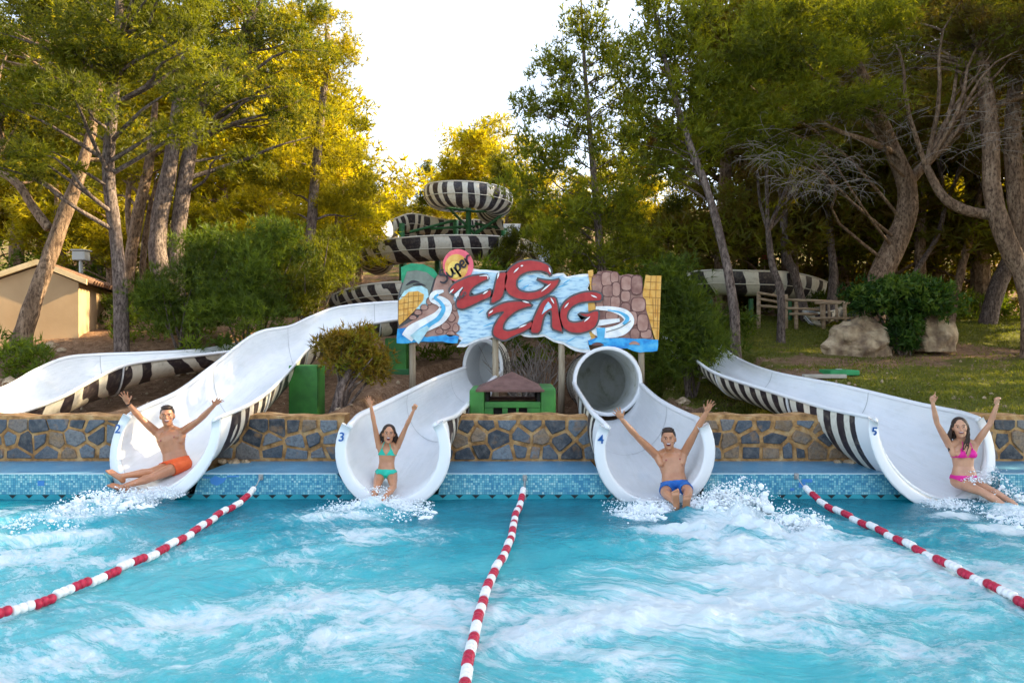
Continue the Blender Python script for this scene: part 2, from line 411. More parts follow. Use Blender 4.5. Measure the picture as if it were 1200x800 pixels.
def build_slide(k, label, zeb, sm_=None):
    inner, nor, u, cen, mids = SL[k]
    # open the mouth in a soft flared lip
    inner = inner.copy()
    inner += nor*lip_flare(u)[:, None, None]
    outer = inner + nor*.03
    th = thing('water_slide', (cen[0][0], cen[0][1], 0), label, 'water slide', 'white racing slides ending in the pool')
    ch = obj('channel', grid_mesh('channel', inner, False, u, np.linspace(0, 2, NPROF)), M['gelcoat'], th)
    # keep normals of inner facing the trough
    vv = np.linspace(-1, 1, NPROF)*1.2
    obj('underside', grid_mesh('underside', outer, True, u, vv), zeb, th)
    for j in (0, NPROF-1):
        o = obj('rim', rim_mesh('rim', inner, nor, j), M['rimwhite'], th); smooth(o)
    # rolled lip that closes the mouth
    V = []; Fc = []
    for j in range(NPROF):
        p = inner[0, j]; nn = nor[0, j]; fw = (mids[0]-mids[2]); fw = fw/np.linalg.norm(fw)
        fw = fw - nn*np.dot(fw, nn)
        for (ra, fb) in LIP: V.append(p + nn*ra + fw*fb)
    nl = len(LIP)
    for j in range(NPROF-1):
        for q in range(nl-1): Fc.append((j*nl+q, j*nl+q+1, (j+1)*nl+q+1, (j+1)*nl+q))
    Fc += [tuple(range(nl)), tuple((NPROF-1)*nl+q for q in range(nl))[::-1]]
    me = bpy.data.meshes.new('lip'); me.from_pydata([tuple(v) for v in V], [], Fc); me.update()
    smooth(obj('mouth_lip', me, M['rimwhite'], th))
    # white collar outside the mouth: the last half metre has no stripes
    nc = int(np.searchsorted(u, .42))+1
    smooth(obj('mouth_collar', grid_mesh('collar', (inner+nor*.036)[:nc], True), M['rimwhite'], th))
    # joint flanges along the underside
    tot = u[-1]; s = 1.9
    while s < tot-.3:
        i = int(np.searchsorted(u, s)); i = min(max(i, 1), len(u)-2)
        tn = mids[i+1]-mids[i-1]; tn /= np.linalg.norm(tn)
        A_ = outer[i]-tn*.012; B_ = outer[i]-tn*.012+nor[i]*.035; C_ = outer[i]+tn*.012+nor[i]*.035; D_ = outer[i]+tn*.012
        obj('joint_flange', grid_mesh('joint_flange', np.stack([A_, B_, C_, D_, A_])), M['rimwhite'], th)
        L_ = inner[i]-nor[i]*.004
        obj('joint_seam', grid_mesh('joint_seam', np.stack([L_-tn*.007, L_+tn*.007])), M['seam'], th)
        s += 2.1
    return th

def number_mesh(ch, size, depth=.004):
    cu = bpy.data.curves.new('num', 'FONT'); cu.body = ch; cu.size = size; cu.extrude = depth; cu.offset = size*.012
    cu.shear = .15 if ch in '23' else 0
    o = bpy.data.objects.new('num', cu); COL.objects.link(o)
    bpy.context.view_layer.update()
    me = bpy.data.meshes.new_from_object(o.evaluated_get(bpy.context.evaluated_depsgraph_get()))
    bpy.data.objects.remove(o); 
    return me
M['num'] = mat('blue_numeral', (.01, .10, .36), .4)

slide_labels = {
 1: 'white slide with bold zebra underside that runs off the left edge of the photo',
 2: 'white slide numbered 2 with a man in orange shorts leaving its mouth',
 3: 'white slide numbered 3 with a girl in a turquoise bikini sitting in its mouth',
 4: 'white slide numbered 4 that comes out of a round tube under the sign',
 5: 'white slide numbered 5 sloping down across the lawn to the woman in pink'}
zeb = {1: M['zebra_big'], 2: M['zebra'], 3: M['zebra'], 4: M['zebra'], 5: M['zebra_reg']}
TH = {}
for k in SLIDES: TH[k] = build_slide(k, slide_labels[k], zeb[k])

# numerals painted on the flared lip
def number_on(k, ch, j, size=.15):
    inner, nor, u, cen, mids = SL[k]
    G = inner + nor*lip_flare(u)[:, None, None]
    fw = mids[0]-mids[1]; fw /= np.linalg.norm(fw)
    jj = int(j); t_ = j-jj
    nn = Vector(nor[0, jj]*(1-t_)+nor[0, jj+1]*t_); q = Vector(G[0, jj]*(1-t_)+G[0, jj+1]*t_)
    f_ = Vector(mids[0]-mids[2]).normalized(); f_ = (f_-nn*f_.dot(nn)).normalized()
    p = q+nn*.070+f_*.034; n_ = (f_*1.0+(Vector((0, 0, CAM_H))-q).normalized()*.5).normalized()
    up = Vector((0, 0, 1)); xx = up.cross(n_).normalized(); yy = n_.cross(xx)
    me = number_mesh(ch, size)
    me.transform(Matrix.Translation((-size*.3, -size*.35, 0)))
    mt = Matrix((xx, yy, n_)).transposed().to_4x4()
    me.transform(Matrix.Translation(p+n_*.010) @ mt)
    obj('number', me, M['num'], TH[k])
number_on(2, '2', 1.6); number_on(3, '3', 1.4); number_on(4, '4', 1.4); number_on(5, '5', 1.0)

# tubes ----------------------------------------------------------------
def tube_sections(path, rad, n, m=33, tall=1.0):
    A = catmull(path, n); Rr = np.interp(np.linspace(0, 1, n), np.linspace(0, 1, len(rad)), rad)
    G = np.zeros((n, m, 3)); Nn = np.zeros((n, m, 3))
    u = np.concatenate([[0], np.cumsum(np.linalg.norm(np.diff(A, axis=0), axis=1))])
    for i in range(n):
        t_ = A[min(i+1, n-1)]-A[max(i-1, 0)]; t_ /= np.linalg.norm(t_)
        s_ = np.cross(t_, [0, 0, 1]); s_ /= np.linalg.norm(s_); up = np.cross(s_, t_)
        for j in range(m):
            a = 2*math.pi*j/(m-1)
            d = s_*math.sin(a)-up*math.cos(a)*tall
            G[i, j] = A[i]+d*Rr[i]; Nn[i, j] = d
    return G, Nn, u, A

def build_tube(k, path, rad, zeb_m, tall=1.0, lin='gelstain'):
    G, Nn, u, A = tube_sections(path, rad, 40, tall=tall)
    vv = np.linspace(-1, 1, 33)*1.8
    obj('tube_lining', grid_mesh('tube_lining', G, True), M[lin], TH[k])
    obj('tube_shell', grid_mesh('tube_shell', G+Nn*.03, False, u, vv), M['cream_flume'], TH[k])
    bm = bmesh.new(); vs = [bm.verts.new(v) for v in G[-1][:-1]]; bm.faces.new(vs); obj('tube_end', bm, M[lin], TH[k])
    # thick white collar at the opening
    Gc = []
    tn = A[0]-A[2]; tn /= np.linalg.norm(tn)
    for (a, b) in ((-.005, 0.0), (-.005, .05), (.01, .062), (.045, .062), (.06, .05), (.06, -.03), (.05, -.09), (.03, -.03)):
        Gc.append(G[0]+Nn[0]*a+tn*b)
    obj('tube_collar', grid_mesh('tube_collar', np.stack(Gc), False), M['rimwhite'], TH[k])
    # ribs on the outside
    s = .22
    while s < u[-1]-.2 and s < 1.8:
        i = int(np.searchsorted(u, s)); t_ = A[i+1]-A[i-1] if i < 39 else A[i]-A[i-1]; t_ = t_/np.linalg.norm(t_)
        o_ = G[i]+Nn[i]*.03
        obj('tube_rib', grid_mesh('tube_rib', np.stack([o_-t_*.022, o_-t_*.018+Nn[i]*.006, o_+t_*.018+Nn[i]*.006, o_+t_*.022])), M['dark'], TH[k])
        s += .15
    return G
c4 = P(711.8, 446.5, 12.02)
tube4 = [tuple(c4), tuple(P(704, 446, 12.7)), tuple(P(699, 446, 13.4)), tuple(P(706, 444, 14.1)), tuple(P(726, 442, 14.5))]
build_tube(4, tube4, [.555, .56, .56, .56, .56], M['zebra_fine'])
c3 = P(566, 431, 13.2)
tube3 = [tuple(c3), tuple(P(567, 431, 13.4)), tuple(P(570, 431, 13.65)), tuple(P(574, 430, 13.9)), tuple(P(579, 429, 14.1))]
build_tube(3, tube3, [.335, .34, .34, .34, .34], M['zebra_fine'], 1.5, 'rimwhite')
# ------------------------------------------------------------------ terrain
def base_h(X, Y):
    z = .86 + .115*np.clip(Y-9.8, 0, 13.5) + .26*np.clip(Y-24, 0, 60)*sm(20, 30, Y)
    z = z + .55*sm(13.2, 15.5, Y)*sm(-3.5, -5.5, X)*(1-sm(26, 34, Y)*.5)
    z = z + (.05*fnoise(X, Y, 1.1, 1)+.02*fnoise(X, Y, 4, 2))*sm(9.4, 10.4, Y)
    z = z + .8*fnoise(X, Y, .12, 5)*sm(28, 45, Y)
    z = z + .36*sm(16.6, 19.5, Y)*sm(2.5, 4.5, X)
    z = z - .22*sm(2.2, 1.2, X)*sm(-2.5, -1.5, X)*sm(9.6, 10.2, Y)*sm(14, 12, Y)
    return z

PATHS = []
for k, (inner, nor, u, cen, mids) in SL.items():
    for i in range(0, 64):
        jb = NPROF//2
        half = np.linalg.norm(inner[i, 0]-inner[i, -1])/2
        PATHS.append((cen[i][0], cen[i][1], inner[i, :, 2].min(), max(half, .6)))
for path in (tube4, tube3):
    A_ = catmull(path, 16)
    for a in A_: PATHS.append((a[0], a[1], a[2]-.6, .62))
PATHS = np.array(PATHS)
def ground_h(X, Y):
    X = np.asarray(X, dtype=float); Y = np.asarray(Y, dtype=float)
    z = base_h(X, Y)
    for (cx, cy, cz, hw) in PATHS:
        d2 = (X-cx)**2+(Y-cy)**2
        lim = cz-.10
        k = sm(hw+.75, hw+.12, np.sqrt(d2))
        z = np.where(k > 0, np.minimum(z, z*(1-k)+k*np.minimum(lim, z)), z)
    return z
def gz(x, y): return float(ground_h(np.array([x]), np.array([y]))[0])
def gzb(x, y): return float(base_h(np.array([x]), np.array([y]))[0])

def make_terrain():
    xs = np.concatenate([np.linspace(-90, -14, 32)[:-1], np.arange(-14, 14.01, .16), np.linspace(14, 90, 32)[1:]])
    ys = np.concatenate([np.array([9.16]), np.arange(9.30, 20, .16), np.linspace(20, 40, 40)[1:], np.linspace(40, 130, 40)[1:]])
    X, Y = np.meshgrid(xs, ys)
    Z = ground_h(X, Y)
    fr = sm(9.45, 9.3, Y)
    G = np.stack([X, Y, Z], -1)
    me = grid_mesh('ground', G)
    lawn = sm(1.9, 3.4, X+.25*(Y-10)*0)*sm(9.9, 10.8, Y+.35*(X-3))*sm(26, 22, Y)
    lawn = lawn*(1-.75*np.exp(-(((X-5.6)/1.6)**2+((Y-13.4)/.9)**2)))*(1-.8*np.exp(-(((X-11)/4.2)**2+((Y-16.5)/1.1)**2)))
    lawn = np.clip(lawn - .85*np.exp(-(((X-3.0)/.9)**2+((Y-10.8)/1.6)**2)), 0, 1)
    lawn = lawn*(1-.7*np.exp(-(((X-7.5)/3.0)**2+((Y-14.9)/.8)**2)))
    lawn = np.clip(lawn*.88 + .5*sm(26, 34, Y), 0, 1)
    a = me.attributes.new('lawn', 'FLOAT', 'POINT'); a.data.foreach_set('value', lawn.ravel().astype(np.float32))
    o = obj('ground', me, M['ground']); o['kind'] = 'structure'
    return X, Y, Z, lawn
TX, TY, TZ, TLAWN = make_terrain()

# sheets of land around and behind the camera so the place does not end in a void
bm = bmesh.new()
for (x0, x1, y0, y1) in ((-90, -14.2, -40, 9.16), (14.2, 90, -40, 9.16), (-14.2, 14.2, -40, -8)):
    vs = [bm.verts.new((x, y, z)) for x, y, z in ((x0, y0, .45), (x1, y0, .45), (x1, y1, .6), (x0, y1, .6))]; bm.faces.new(vs)
o = obj('surrounding_ground', bm, M['ground']); o['kind'] = 'structure'

# ------------------------------------------------------------------ pool edge in mosaic
def _mosaic(t, b):
    g = N(t, 'ShaderNodeNewGeometry'); sp = N(t, 'ShaderNodeSeparateXYZ'); t.links.new(g.outputs['Position'], sp.inputs[0])
    S = 36.0
    def cell(x): return mth(t, 'FLOOR', mth(t, 'MULTIPLY', x, S))
    def edge(x):
        f = mth(t, 'FRACT', mth(t, 'MULTIPLY', x, S)); d = mth(t, 'ABSOLUTE', mth(t, 'SUBTRACT', f, .5)); return mth(t, 'GREATER_THAN', d, .41)
    zz = mth(t, 'ADD', sp.outputs[2], sp.outputs[1])
    cv = N(t, 'ShaderNodeCombineXYZ'); t.links.new(cell(sp.outputs[0]), cv.inputs[0]); t.links.new(cell(zz), cv.inputs[1])
    wn = N(t, 'ShaderNodeTexWhiteNoise', noise_dimensions='2D'); t.links.new(cv.outputs[0], wn.inputs['Vector'])
    big = noise_n(t, 1.1, 2, vec=g.outputs['Position'])
    v = mth(t, 'ADD', wn.outputs[0], mth(t, 'MULTIPLY_ADD', big, 1.2, -.6))
    c = ramp(t, v, [(.0, (.05, .24, .40)), (.35, (.10, .36, .48)), (.6, (.16, .45, .54)), (.85, (.26, .55, .60)), (1, (.40, .64, .66))])
    e = mth(t, 'MAXIMUM', edge(sp.outputs[0]), edge(zz))
    c = mixc(t, mth(t, 'MULTIPLY', e, .85), c, (.05, .20, .29))
    t.links.new(c, b.inputs['Base Color'])
M['mosaic'] = mat('pool_mosaic', rough=.25, nodes=_mosaic)
def _ledge(t, b):
    n = noise_n(t, 5, 6, .7); n2 = noise_n(t, 40, 3, .6)
    c = ramp(t, n, [(.3, (.07, .23, .38)), (.55, (.11, .32, .48)), (.75, (.22, .42, .55))])
    c = mixc(t, ramp(t, n2, [(.4, (.5, .5, .5)), (.6, (0, 0, 0))]), c, (.09, .2, .3))
    t.links.new(c, b.inputs['Base Color']); bump(t, b, n2, .3, .01)
M['ledge'] = mat('ledge_tile', rough=.35, nodes=_ledge)
M['teal_tile'] = noisy('teal_wall', (.02, .27, .34), (.04, .36, .43), 3, .3, .1)
M['blue_tile'] = mat('cobalt_tile', (.05, .22, .55), .3)
M['black_tile'] = mat('black_tile', (.004, .008, .012), .5)
def xat(px, Y): return (px-600)*Y/F
YF, YB, ZL = 8.25, 9.14, .30
# stretches: (left px at top, left px at bottom, right px at top, right px at bottom)
LEDGE = [(-420, -420, 122, 142), (234, 194, 395, 418), (518, 490, 705, 722), (827, 810, 1048, 1078), (1172, 1168, 1560, 1560)]
ledge_root = None
for n_, (lt, lb, rt, rb) in enumerate(LEDGE):
    bm = bmesh.new()
    def ring(px_t, px_b, back_shift=0):
        return [bm.verts.new((xat(px_b, YF), YF, -1.2)), bm.verts.new((xat(px_b, YF), YF, 0)), bm.verts.new((xat(px_t, YF), YF, ZL)),
                bm.verts.new((xat(px_t, YF)+back_shift, YB+.02, ZL)), bm.verts.new((xat(px_t, YF)+back_shift, YB+.02, -1.2))]
    a = ring(lt, lb, .03 if n_ else 0); c = ring(rt, rb, -.03)
    for q in range(5): bm.faces.new((a[q], a[(q+1) % 5], c[(q+1) % 5], c[q]))
    bm.faces.new(a[::-1]); bm.faces.new(c)
    bmesh.ops.recalc_face_normals(bm, faces=bm.faces)
    for f in bm.faces: f.material_index = 1 if f.normal.z > .9 else 0
    o = obj('pool_edge', bm, [M['mosaic'], M['ledge']]); o['kind'] = 'structure'
    # white edge bead
    x0, x1 = xat(lt, YF)+.01, xat(rt, YF)-.01
    bm = bmesh.new(); bm_box(bm, ((x0+x1)/2, YF+.004, ZL+.002), (x1-x0, .022, .012), bevel=.003)
    o2 = obj('edge_bead', bm, mat('bead', (.5, .66, .70), .4) if n_ == 0 else bpy.data.materials['bead'], o)
    # teal strip painting in the water's reflection under the mosaic, with black triangular tiles
    zt = .055
    f0 = lambda z: xat(lb, YF)+(xat(lt, YF)-xat(lb, YF))*z/ZL
    f1 = lambda z: xat(rb, YF)+(xat(rt, YF)-xat(rb, YF))*z/ZL
    bm = bmesh.new(); vs = [bm.verts.new(v) for v in ((f0(0), YF-.006, -.6), (f1(0), YF-.006, -.6), (f1(zt), YF-.006, zt), (f0(zt), YF-.006, zt))]; bm.faces.new(vs)
    obj('waterline_strip', bm, M['teal_tile'], o)
    bm = bmesh.new(); x = f0(0)+.1 if lt > -400 else -12
    while x < min(f1(0)-.1, 9.5):
        w_ = .048; vs = [bm.verts.new((x-w_, YF-.009, zt-.004)), bm.verts.new((x, YF-.009, zt-.048)), bm.verts.new((x+w_, YF-.009, zt-.004))]
        bm.faces.new(vs)
        x += .199
    t_ = obj('triangle_tiles', bm, M['black_tile'], o); t_['kind'] = 'stuff'
# blue blocks in the mosaic (dolphin-like marks)
def blue_mark(px0, px1, py0, py1, poly=None):
    bm = bmesh.new()
    if poly is None: poly = [(px0, py0), (px1, py0), (px1, py1), (px0, py1)]
    vs = [bm.verts.new(P(x, y, YF-.006)) for x, y in poly]; bm.faces.new(vs)
    bmesh.ops.recalc_face_normals(bm, faces=bm.faces)
    if bm.faces[:][0].normal.y > 0: bmesh.ops.reverse_faces(bm, faces=bm.faces[:])
    o = obj('mosaic_mark', bm, M['blue_tile']); o['kind'] = 'structure'
blue_mark(44, 52, 563, 569)
blue_mark(0, 0, 0, 0, [(246, 561), (252, 557), (260, 560), (266, 559), (262, 565), (254, 569), (247, 566)])
blue_mark(940, 952, 561, 565); blue_mark(936, 944, 565.3, 571); blue_mark(926, 931, 571.5, 575)
blue_mark(238, 246, 558.6, 560); blue_mark(266, 280, 557, 558.6)

# recess floor under the slides and pool shell
bm = bmesh.new()
bm_box(bm, (0, 9.26, -.82), (30, .2, 1.3))
bm_box(bm, (0, 0.5, -1.25), (30, 18, .1))
o = obj('pool_shell', bm, M['teal_tile']); o['kind'] = 'structure'
# ------------------------------------------------------------------ rubble walls
YW = 9.14
ZW0, ZW1 = .30, .905
def clip_poly(poly, a, n_):
    out = []
    for i in range(len(poly)):
        p = poly[i]; q = poly[(i+1) % len(poly)]
        dp = (p[0]-a[0])*n_[0]+(p[1]-a[1])*n_[1]; dq = (q[0]-a[0])*n_[0]+(q[1]-a[1])*n_[1]
        if dp <= 0: out.append(p)
        if dp*dq < 0:
            t_ = dp/(dp-dq); out.append((p[0]+(q[0]-p[0])*t_, p[1]+(q[1]-p[1])*t_))
    return out
def inset_poly(poly, d):
    res = poly
    n = len(poly)
    for i in range(n):
        p = poly[i]; q = poly[(i+1) % n]; ex, ey = q[0]-p[0], q[1]-p[1]; L = math.hypot(ex, ey)
        if L < 1e-6: continue
        nn = (ey/L, -ex/L)              # outward for ccw polygons
        res = clip_poly(res, (p[0]-nn[0]*d, p[1]-nn[1]*d), nn)
        if len(res) < 3: return []
    return res
def chaikin(poly, f=.22):
    o = []
    for i in range(len(poly)):
        p = poly[i]; q = poly[(i+1) % len(poly)]
        o.append((p[0]+(q[0]-p[0])*f, p[1]+(q[1]-p[1])*f)); o.append((p[0]+(q[0]-p[0])*(1-f), p[1]+(q[1]-p[1])*(1-f)))
    return o
rs = random.Random(11)
WALLS = [(-430, -430, 152, 132, 'retaining wall of slate rubble left of slide number 2, under the leftmost slide'),
         (284, 243, 404, 398, 'short retaining wall of slate rubble between slides number 2 and 3'),
         (540, 521, 688, 706, 'retaining wall of slate rubble below the green hut between slides number 3 and 4'),
         (806, 828, 985, 1024, 'retaining wall of slate rubble with ochre mortar between slides number 4 and 5'),
         (1136, 1160, 1560, 1560, 'retaining wall of slate rubble right of slide number 5 behind the woman in pink')]
def wall_end(t_, b_, z):
    k = (z-ZW0)/(ZW1-ZW0); return xat(b_, YW)+(xat(t_, YW)-xat(b_, YW))*k
for (lt, lb, rt, rb, lab) in WALLS:
    root = thing('stone_wall', ((xat(lt, YW)+xat(rt, YW))/2, YW, ZL), lab, 'stone wall', 'rubble retaining walls behind the pool edge')
    bm = bmesh.new()
    nx = max(2, int((xat(rt, YW)-xat(lt, YW))/.08)); nz = 10
    # mortar body: a slightly uneven face
    front = [[None]*(nz+1) for _ in range(nx+1)]
    for i in range(nx+1):
        for j in range(nz+1):
            z = ZW0-.25+(ZW1-ZW0+.25)*j/nz; zc = max(z, ZW0)
            x = wall_end(lt, lb, zc)+(wall_end(rt, rb, zc)-wall_end(lt, lb, zc))*i/nx
            dz = .012*math.sin(x*5.1)+.008*math.sin(x*13+1) if j == nz else 0
            yy = YW+.012*mnoise.noise(Vector((x*6, z*6, 3)))
            front[i][j] = bm.verts.new((x, yy, z+dz))
    for i in range(nx):
        for j in range(nz): bm.faces.new((front[i][j], front[i+1][j], front[i+1][j+1], front[i][j+1]))
    top = [bm.verts.new((front[i][nz].co.x, YW+.30, front[i][nz].co.z+.004)) for i in range(nx+1)]
    for i in range(nx): bm.faces.new((front[i][nz], front[i+1][nz], top[i+1], top[i]))
    for i in (0, nx):
        low = bm.verts.new((front[i][0].co.x, YW+.30, ZW0-.25)); f = bm.faces.new([front[i][j] for j in range(nz+1)]+[top[i], low])
    bmesh.ops.recalc_face_normals(bm, faces=bm.faces)
    smooth(obj('mortar_body', bm, M['mortar'], root), False)
    # voronoi rubble
    x0 = max(min(wall_end(lt, lb, ZW0), wall_end(lt, lb, ZW1)), -9.2); x1 = min(max(wall_end(rt, rb, ZW0), wall_end(rt, rb, ZW1)), 8.2)
    seeds = []; rows = 3
    for r in range(rows):
        x = x0-rs.uniform(0, .2)
        while x < x1+.1:
            seeds.append((x+rs.uniform(-.03, .03), ZW0+(r+.5+rs.uniform(-.26, .26))*(ZW1-ZW0)/rows)); x += rs.uniform(.15, .40)
    for s_ in seeds:
        poly = [(s_[0]-.4, ZW0+.012), (s_[0]+.4, ZW0+.012), (s_[0]+.4, ZW1-.03), (s_[0]-.4, ZW1-.03)]
        for q in seeds:
            if q is s_ or abs(q[0]-s_[0]) > .7: continue
            m_ = ((s_[0]+q[0])/2, (s_[1]+q[1])/2); n_ = (q[0]-s_[0], q[1]-s_[1]); L = math.hypot(*n_)
            if L < .02: continue
            poly = clip_poly(poly, m_, (n_[0]/L, n_[1]/L))
            if len(poly) < 3: break
        if len(poly) < 3: continue
        # clip to the slanted ends
        for (t_, b_, sgn) in ((lt, lb, -1), (rt, rb, 1)):
            a = (xat(b_, YW), ZW0); b2 = (xat(t_, YW), ZW1); d = (b2[0]-a[0], b2[1]-a[1]); L = math.hypot(*d)
            nn = (d[1]/L*sgn, -d[0]/L*sgn); poly = clip_poly(poly, a, nn)
            if len(poly) < 3: break
        if len(poly) < 3: continue
        ar = sum(poly[i][0]*poly[(i+1) % len(poly)][1]-poly[(i+1) % len(poly)][0]*poly[i][1] for i in range(len(poly)))
        if ar < 0: poly = poly[::-1]
        poly = inset_poly(poly, rs.uniform(.008, .034))
        if len(poly) < 3: continue
        ar = abs(sum(poly[i][0]*poly[(i+1) % len(poly)][1]-poly[(i+1) % len(poly)][0]*poly[i][1] for i in range(len(poly))))/2
        if ar < .004: continue
        poly = chaikin(poly, rs.uniform(.03, .10)); cx = sum(p[0] for p in poly)/len(poly); cz = sum(p[1] for p in poly)/len(poly)
        poly = [((p[0]-cx)*(1+rs.uniform(-.05, .04)), (p[1]-cz)*(1+rs.uniform(-.05, .04))) for p in poly]
        d = rs.uniform(.012, .03); tl = (rs.uniform(-.05, .05), rs.uniform(-.05, .05))
        V = [(p[0], .03, p[1]) for p in poly]+[(p[0], -d*.7+p[0]*tl[0], p[1]) for p in poly]+[(p[0]*.86, -d+p[0]*tl[0]+p[1]*tl[1], p[1]*.86) for p in poly]
        n = len(poly); Fc = []
        for a_ in (0, n):
            for i in range(n): Fc.append((a_+i, a_+(i+1) % n, a_+n+(i+1) % n, a_+n+i))
        Fc.append(tuple(2*n+i for i in range(n)))
        me = bpy.data.meshes.new('stone'); me.from_pydata(V, [], Fc); me.materials.append(M['stone']); me.update()
        o = bpy.data.objects.new('stone', me); link(o, root); o.location = Vector((cx, YW, cz))-root.location

# loose rocks in the gap at the outer side of slides 2 and 5
def rock_mesh(name, sx, sy, sz, seed, sub=3, rough=.28):
    bm = bmesh.new(); bmesh.ops.create_icosphere(bm, subdivisions=sub, radius=1)
    for v in bm.verts:
        c = v.co.copy(); q = Vector((round(c.x*1.6)/1.6, round(c.y*1.6)/1.6, round(c.z*1.6)/1.6))
        n = mnoise.noise(c*1.3+Vector((seed, 0, 0)))*rough*1.6+mnoise.noise(c*3.1+Vector((0, seed, 0)))*rough*.7+mnoise.noise(c*8+Vector((0, seed, 0)))*rough*.22
        c = c.lerp(q, .22)*(1+n); v.co = Vector((c.x*sx, c.y*sy, max(c.z, -.6)*sz))
    return bm
for i, (px, py, Y, s) in enumerate(((262, 541, 9.03, .07), (275, 542, 9.02, .09), (288, 541, 9.04, .06), (982, 541, 9.03, .06), (997, 542, 9.02, .09), (1011, 542, 9.0, .07))):
    p = P(px, py, Y)
    o = obj('rock', rock_mesh('rock', s, s*.8, s*.6, i*3.1, 2), M['boulder']); o.location = p
    tag(o, ['leftmost', 'middle, largest', 'rightmost'][i % 3]+' of three small brown rocks at the wall foot beside slide number '+('2' if i < 3 else '5'), 'rock', 'small rocks at the wall foot')

# ------------------------------------------------------------------ water
def _water(t, b):
    fa = N(t, 'ShaderNodeAttribute', attribute_name='foam'); ml = N(t, 'ShaderNodeAttribute', attribute_name='milk')
    g = N(t, 'ShaderNodeNewGeometry')
    uvw = N(t, 'ShaderNodeAttribute', attribute_name='flow', attribute_type='GEOMETRY')
    n1 = N(t, 'ShaderNodeTexNoise', inp={'Scale': 2.2, 'Detail': 9, 'Roughness': .68, 'Distortion': .9}); t.links.new(uvw.outputs['Vector'], n1.inputs['Vector'])
    n2 = N(t, 'ShaderNodeTexNoise', inp={'Scale': 9.0, 'Detail': 8, 'Roughness': .72, 'Distortion': .4}); t.links.new(uvw.outputs['Vector'], n2.inputs['Vector'])
    n3 = N(t, 'ShaderNodeTexNoise', inp={'Scale': .9, 'Detail': 6, 'Roughness': .6}); t.links.new(uvw.outputs['Vector'], n3.inputs['Vector'])
    base = ramp(t, mth(t, 'ADD', ml.outputs['Fac'], mth(t, 'MULTIPLY_ADD', n3.outputs[0], .9, -.45)),
                [(0, (.000, .12, .175)), (.35, (.001, .24, .32)), (.7, (.018, .39, .46)), (1, (.09, .53, .57))])
    f = mth(t, 'ADD', fa.outputs['Fac'], mth(t, 'MULTIPLY_ADD', n1.outputs[0], 1.5, -.75))
    f = mth(t, 'ADD', f, mth(t, 'MULTIPLY_ADD', n2.outputs[0], .9, -.45))
    n5 = N(t, 'ShaderNodeTexNoise', inp={'Scale': 30.0, 'Detail': 6, 'Roughness': .7, 'Distortion': .6}); t.links.new(uvw.outputs['Vector'], n5.inputs['Vector'])
    f = mth(t, 'ADD', f, mth(t, 'MULTIPLY_ADD', n5.outputs[0], .55, -.275))
    soft = ramp(t, f, [(.20, (0, 0, 0)), (.40, (.15, .15, .15)), (.55, (.50, .50, .50)), (.70, (.88, .88, .88)), (.9, (1, 1, 1))])
    c = mixc(t, soft, base, (.72, .82, .84))
    t.links.new(c, b.inputs['Base Color'])
    t.links.new(ramp(t, soft, [(0, (.07, .07, .07)), (.7, (.6, .6, .6))]), b.inputs['Roughness'])
    n4 = N(t, 'ShaderNodeTexNoise', inp={'Scale': 22.0, 'Detail': 6, 'Roughness': .65}); t.links.new(g.outputs['Position'], n4.inputs['Vector'])
    h = mth(t, 'ADD', mth(t, 'MULTIPLY', n2.outputs[0], .7), mth(t, 'MULTIPLY', n4.outputs[0], .3)); bump(t, b, h, .8, .06)
M['water'] = mat('pool_water', rough=.1, spec=.35, nodes=_water)

def gauss(X, Y, cx, cy, sx, sy, rot=0):
    c, s = math.cos(rot), math.sin(rot); dx = X-cx; dy = Y-cy
    u = (dx*c+dy*s)/sx; v = (-dx*s+dy*c)/sy
    return np.exp(-(u*u+v*v))
def wpt(px, py): Y = CAM_H*F/(py-400.0); return ((px-600)*Y/F, Y)
# wakes: (centre px, radius across px, radius deep in metres, rotation, foam amount, height)
WAKES = [(150,592,44,.26,.9,1.1,.12), (110,606,80,.30,.25,1.0,.09), (50,630,90,.36,.45,.6,.02), (10,655,90,.4,.5,.45,.015), (120,660,120,.3,.35,.3,.01), (330,715,170,.30,.25,.36,.02), (40,780,90,.2,0,.2,.01), (60,700,120,.3,.2,.3,.01),
         (445,597,50,.22,0,1.0,.06), (395,608,75,.2,.15,.75,.05), (440,628,95,.3,0,.5,.03), (370,650,80,.3,.2,.35,.02), (460,720,120,.4,.3,.3,.02), (390,700,60,.2,.5,.25,.01),
         (780,622,60,.18,0,1.0,.03), (882,608,66,.22,-.15,1.2,.13), (745,606,30,.12,0,.9,.03), (900,628,85,.24,-.3,1.05,.12), (800,636,130,.36,-.1,.8,.05), (900,655,110,.33,-.25,.65,.05), (970,690,150,.30,-.3,.6,.04), (830,715,190,.35,.1,.42,.03), (1050,665,90,.3,-.4,.4,.03), (740,665,80,.22,.3,.4,.03), (1000,755,180,.3,-.2,.45,.02), (780,770,120,.25,.2,.3,.02),
         (1120,606,36,.16,0,.95,.04), (1170,622,60,.22,-.2,1.0,.06), (1150,632,75,.25,-.3,.5,.04), (1120,700,90,.25,-.3,.35,.02), (690,740,110,.25,.3,.25,.02), (180,740,140,.25,.3,.25,.02), (600,690,60,.2,.5,.2,.01)]
